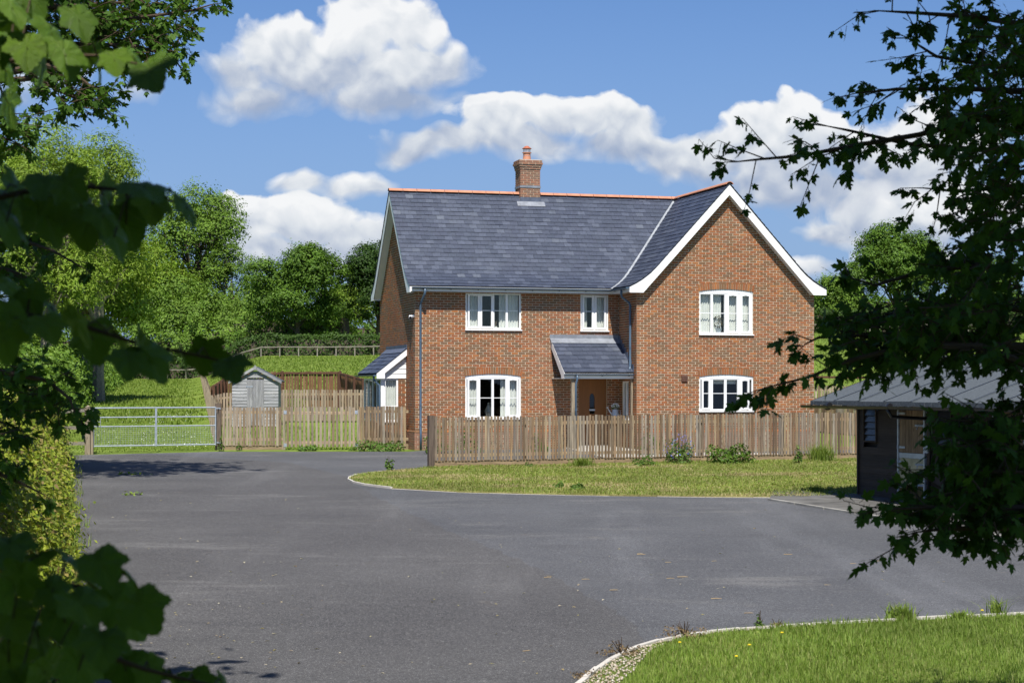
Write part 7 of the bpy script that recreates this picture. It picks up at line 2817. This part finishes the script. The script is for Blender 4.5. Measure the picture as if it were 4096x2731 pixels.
# ------------------------------------------------------------------ litter on the drive
tw = [(1473, 1275, .20), (1568, 1327, .22), (1540, 1330, .16), (1410, 1357, .17), (1810, 1275, .2), (1535, 1293, .14), (1345, 1332, .16), (1258, 1328, .15), (1262, 1325, .12), (1645, 1377, .2), (1720, 1410, .16), (2020, 1290, .13), (1900, 1345, .12), (1210, 1497, .14), (1640, 1290, .12), (1960, 1296, .15), (1470, 1273, .14)]
twm = []
for k in range(3):
    rr = random.Random(k)
    mb = MB()
    pts = [(-0.5, 0, 0.03), (-0.2, rr.uniform(-.06, .06), 0.045), (0.15, rr.uniform(-.06, .06), 0.05), (0.5, rr.uniform(-.08, .08), 0.035)]
    mb.tube(pts, [0.035, 0.04, 0.035, 0.02], 5)
    mb.tube([pts[1], (pts[1][0] + 0.18, pts[1][1] + 0.12, 0.06)], [0.02, 0.012], 4)
    twm.append(mb.mesh('fallen_twig', plain('dry_twig_%d' % k if False else 'dry_twig', (0.42, 0.31, 0.17), 0.9, 0.1, 0.2)))
for i, (u, v, L) in enumerate(tw):
    x, y = gd(u, v)
    o = link('fallen_twig', twm[i % 3], None, loc=(x, y, yard_z(x, y) + 0.012), rot=(0, 0, random.uniform(-0.5, 0.5)), scale=(L * 0.62, L * 0.62, L * 0.62))
    set_props(o, 'small dry pale twig lying on the asphalt drive', 'twig', 'fallen twigs on the drive')
rng = np.random.default_rng(15)
n = 520
v = 1050 + rng.random(n) ** 0.8 * 500
u = rng.uniform(170, 2250, n)
keep = (rng.random(n) < np.where(u < 700, 1.0, 0.35))
P = np.array([gd(a, b) for a, b in zip(u[keep], v[keep])])
ok = ~inside(verge, P) & ~inside(lawn, P) & (P[:, 0] > -0.243 * P[:, 1])
P = P[ok]
pts = np.stack([P[:, 0], P[:, 1], [yard_z(a, b) + 0.016 for a, b in P]], 1)
o = leaf_object('fallen_leaves', pts, np.tile([0, 0, 1.0], (len(pts), 1)), 0.045, leaf_mat('fallen_leaf', G_((0.35, 0.27, 0.13), (0.25, 0.22, 0.06), (0.5, 0.45, 0.33), (0.20, 0.13, 0.06)), 0.1), rng, kind='stuff', aspect=0.5, jitter=0.12)
o['label'] = 'small dry leaves scattered over the asphalt drive'
for (u, v, r, lab) in ((293, 1091, 0.22, 'fresh green leafy sprig fallen on the drive near the hedge'), (308, 1138, 0.13, 'smaller green sprig fallen on the drive, nearer the camera')):
    x, y = gd(u, v)
    sp = empty('fallen_sprig', (x, y, yard_z(x, y) + 0.012), 0, lab, 'sprig')
    q = np.stack([rng.normal(0, r, 26), rng.normal(0, r * 0.5, 26), np.abs(rng.normal(0.03, 0.02, 26))], 1)
    leaf_object('leaf', q, np.tile([0, 0, 1.0], (26, 1)), 0.09, M['leaf_lime'], rng, sp, kind='stuff', jitter=0.4)
    MB().tube([(-r, 0, 0.01), (0, 0.02, 0.02), (r, 0, 0.01)], 0.004, 4).build('stem', M['twig'], sp)

# ------------------------------------------------------------------ things at the house
wx, wz = hloc(2461, 1652, -0.55)
wc = empty('watering_can', HW(wx, -0.55, 1.0), TH, 'grey metal watering can holding white flowers beside the front door', 'watering can')
mb = MB().lathe((0, 0, 0), [(0.11, 0), (0.115, 0.02), (0.10, 0.22), (0.095, 0.23)], 14)
mb.build('body', M['galv'], wc)
MB().tube([(-0.10, 0, 0.06), (-0.17, 0, 0.15), (-0.24, 0, 0.26)], [0.022, 0.018, 0.014], 7).tube([(-0.24, 0, 0.26), (-0.265, 0, 0.30)], [0.02, 0.05], 9).build('spout', M['galv'], wc)
MB().tube([(0.095, 0, 0.20), (0.17, 0, 0.19), (0.18, 0, 0.08), (0.105, 0, 0.04)], 0.009, 6).build('handle', M['galv'], wc)
rng = np.random.default_rng(4)
q = unit(rng.normal(0, 1, (90, 3))) * (0.12, 0.09, 0.07) + (0.0, 0, 0.33)
leaf_object('flower', q, np.tile([0, -1, 0.6], (90, 1)), 0.045, M['flower_white'], rng, wc, kind='stuff', aspect=0.9)
q = unit(rng.normal(0, 1, (90, 3))) * (0.11, 0.09, 0.08) + (0.0, 0, 0.29)
leaf_object('foliage', q, np.tile([0, -1, 0.6], (90, 1)), 0.06, M['leaf_oak'], rng, wc, kind='stuff')
st = empty('plant_stand', HW(wx, -0.55, 0.0), TH, 'plain timber stand under the watering can by the door', 'stand')
MB().box(-0.15, 0.15, -0.15, 0.15, 0.965, 0.998).build('top', M['post_pale'], st)
for a in (-0.12, 0.12):
    for b2 in (-0.12, 0.12):
        MB().box(a - 0.02, a + 0.02, b2 - 0.02, b2 + 0.02, 0.03, 0.964).build('leg', M['post_pale'], st)

px, pz = hloc(2873, 1317, -WP + 0.2)
pp = empty('potted_plant', HW(px, -WP + 0.185, W4[2] + 0.022), TH, 'dark leafy plant in a pale pot on the upper right window sill', 'potted plant')
MB().lathe((0, 0, 0), [(0.075, 0), (0.10, 0.15), (0.105, 0.16), (0.09, 0.16)], 14).build('pot', M['galv'], pp)
q = unit(rng.normal(0, 1, (170, 3))) * (0.16, 0.06, 0.19) + (0, 0, 0.36)
leaf_object('foliage', q, np.tile([0, -1, 0.4], (170, 1)), 0.05, leaf_mat('house_plant_leaf', G_((0.05, 0.045, 0.02), (0.09, 0.07, 0.02), (0.14, 0.08, 0.03)), 0.2), rng, pp, kind='stuff')
rx, _ = hloc(*z3(1265, 540), 0.15)
rd = empty('reed_diffuser', HW(rx, 0.17, W1[2] + 0.022), TH, 'small glass reed diffuser on the upper left window sill', 'diffuser')
MB().box(-0.035, 0.035, -0.03, 0.03, 0, 0.07).build('bottle', M['curtain'], rd)
mb = MB()
for a in (-0.03, -0.01, 0.015, 0.03):
    mb.tube([(0, 0, 0.07), (a, 0.0, 0.23)], 0.004, 4)
mb.build('reed', M['picket_pale'], rd)
vx2, _ = hloc(*z3(1190, 1430), 0.15)
vs_ = empty('vase', HW(vx2, 0.19, W2[2] + 0.022), TH, 'dark glass vase standing in the lower left window', 'vase')
MB().lathe((0, 0, 0), [(0.05, 0), (0.115, 0.12), (0.12, 0.20), (0.06, 0.33), (0.03, 0.40), (0.045, 0.44), (0.03, 0.44)], 16).build('vase_body', plain('dark_glass', (0.03, 0.035, 0.04), 0.1, 0.8), vs_, smooth=True)

print('objects', len(bpy.data.objects), 'tris', sum(len(m.polygons) for m in bpy.data.meshes))
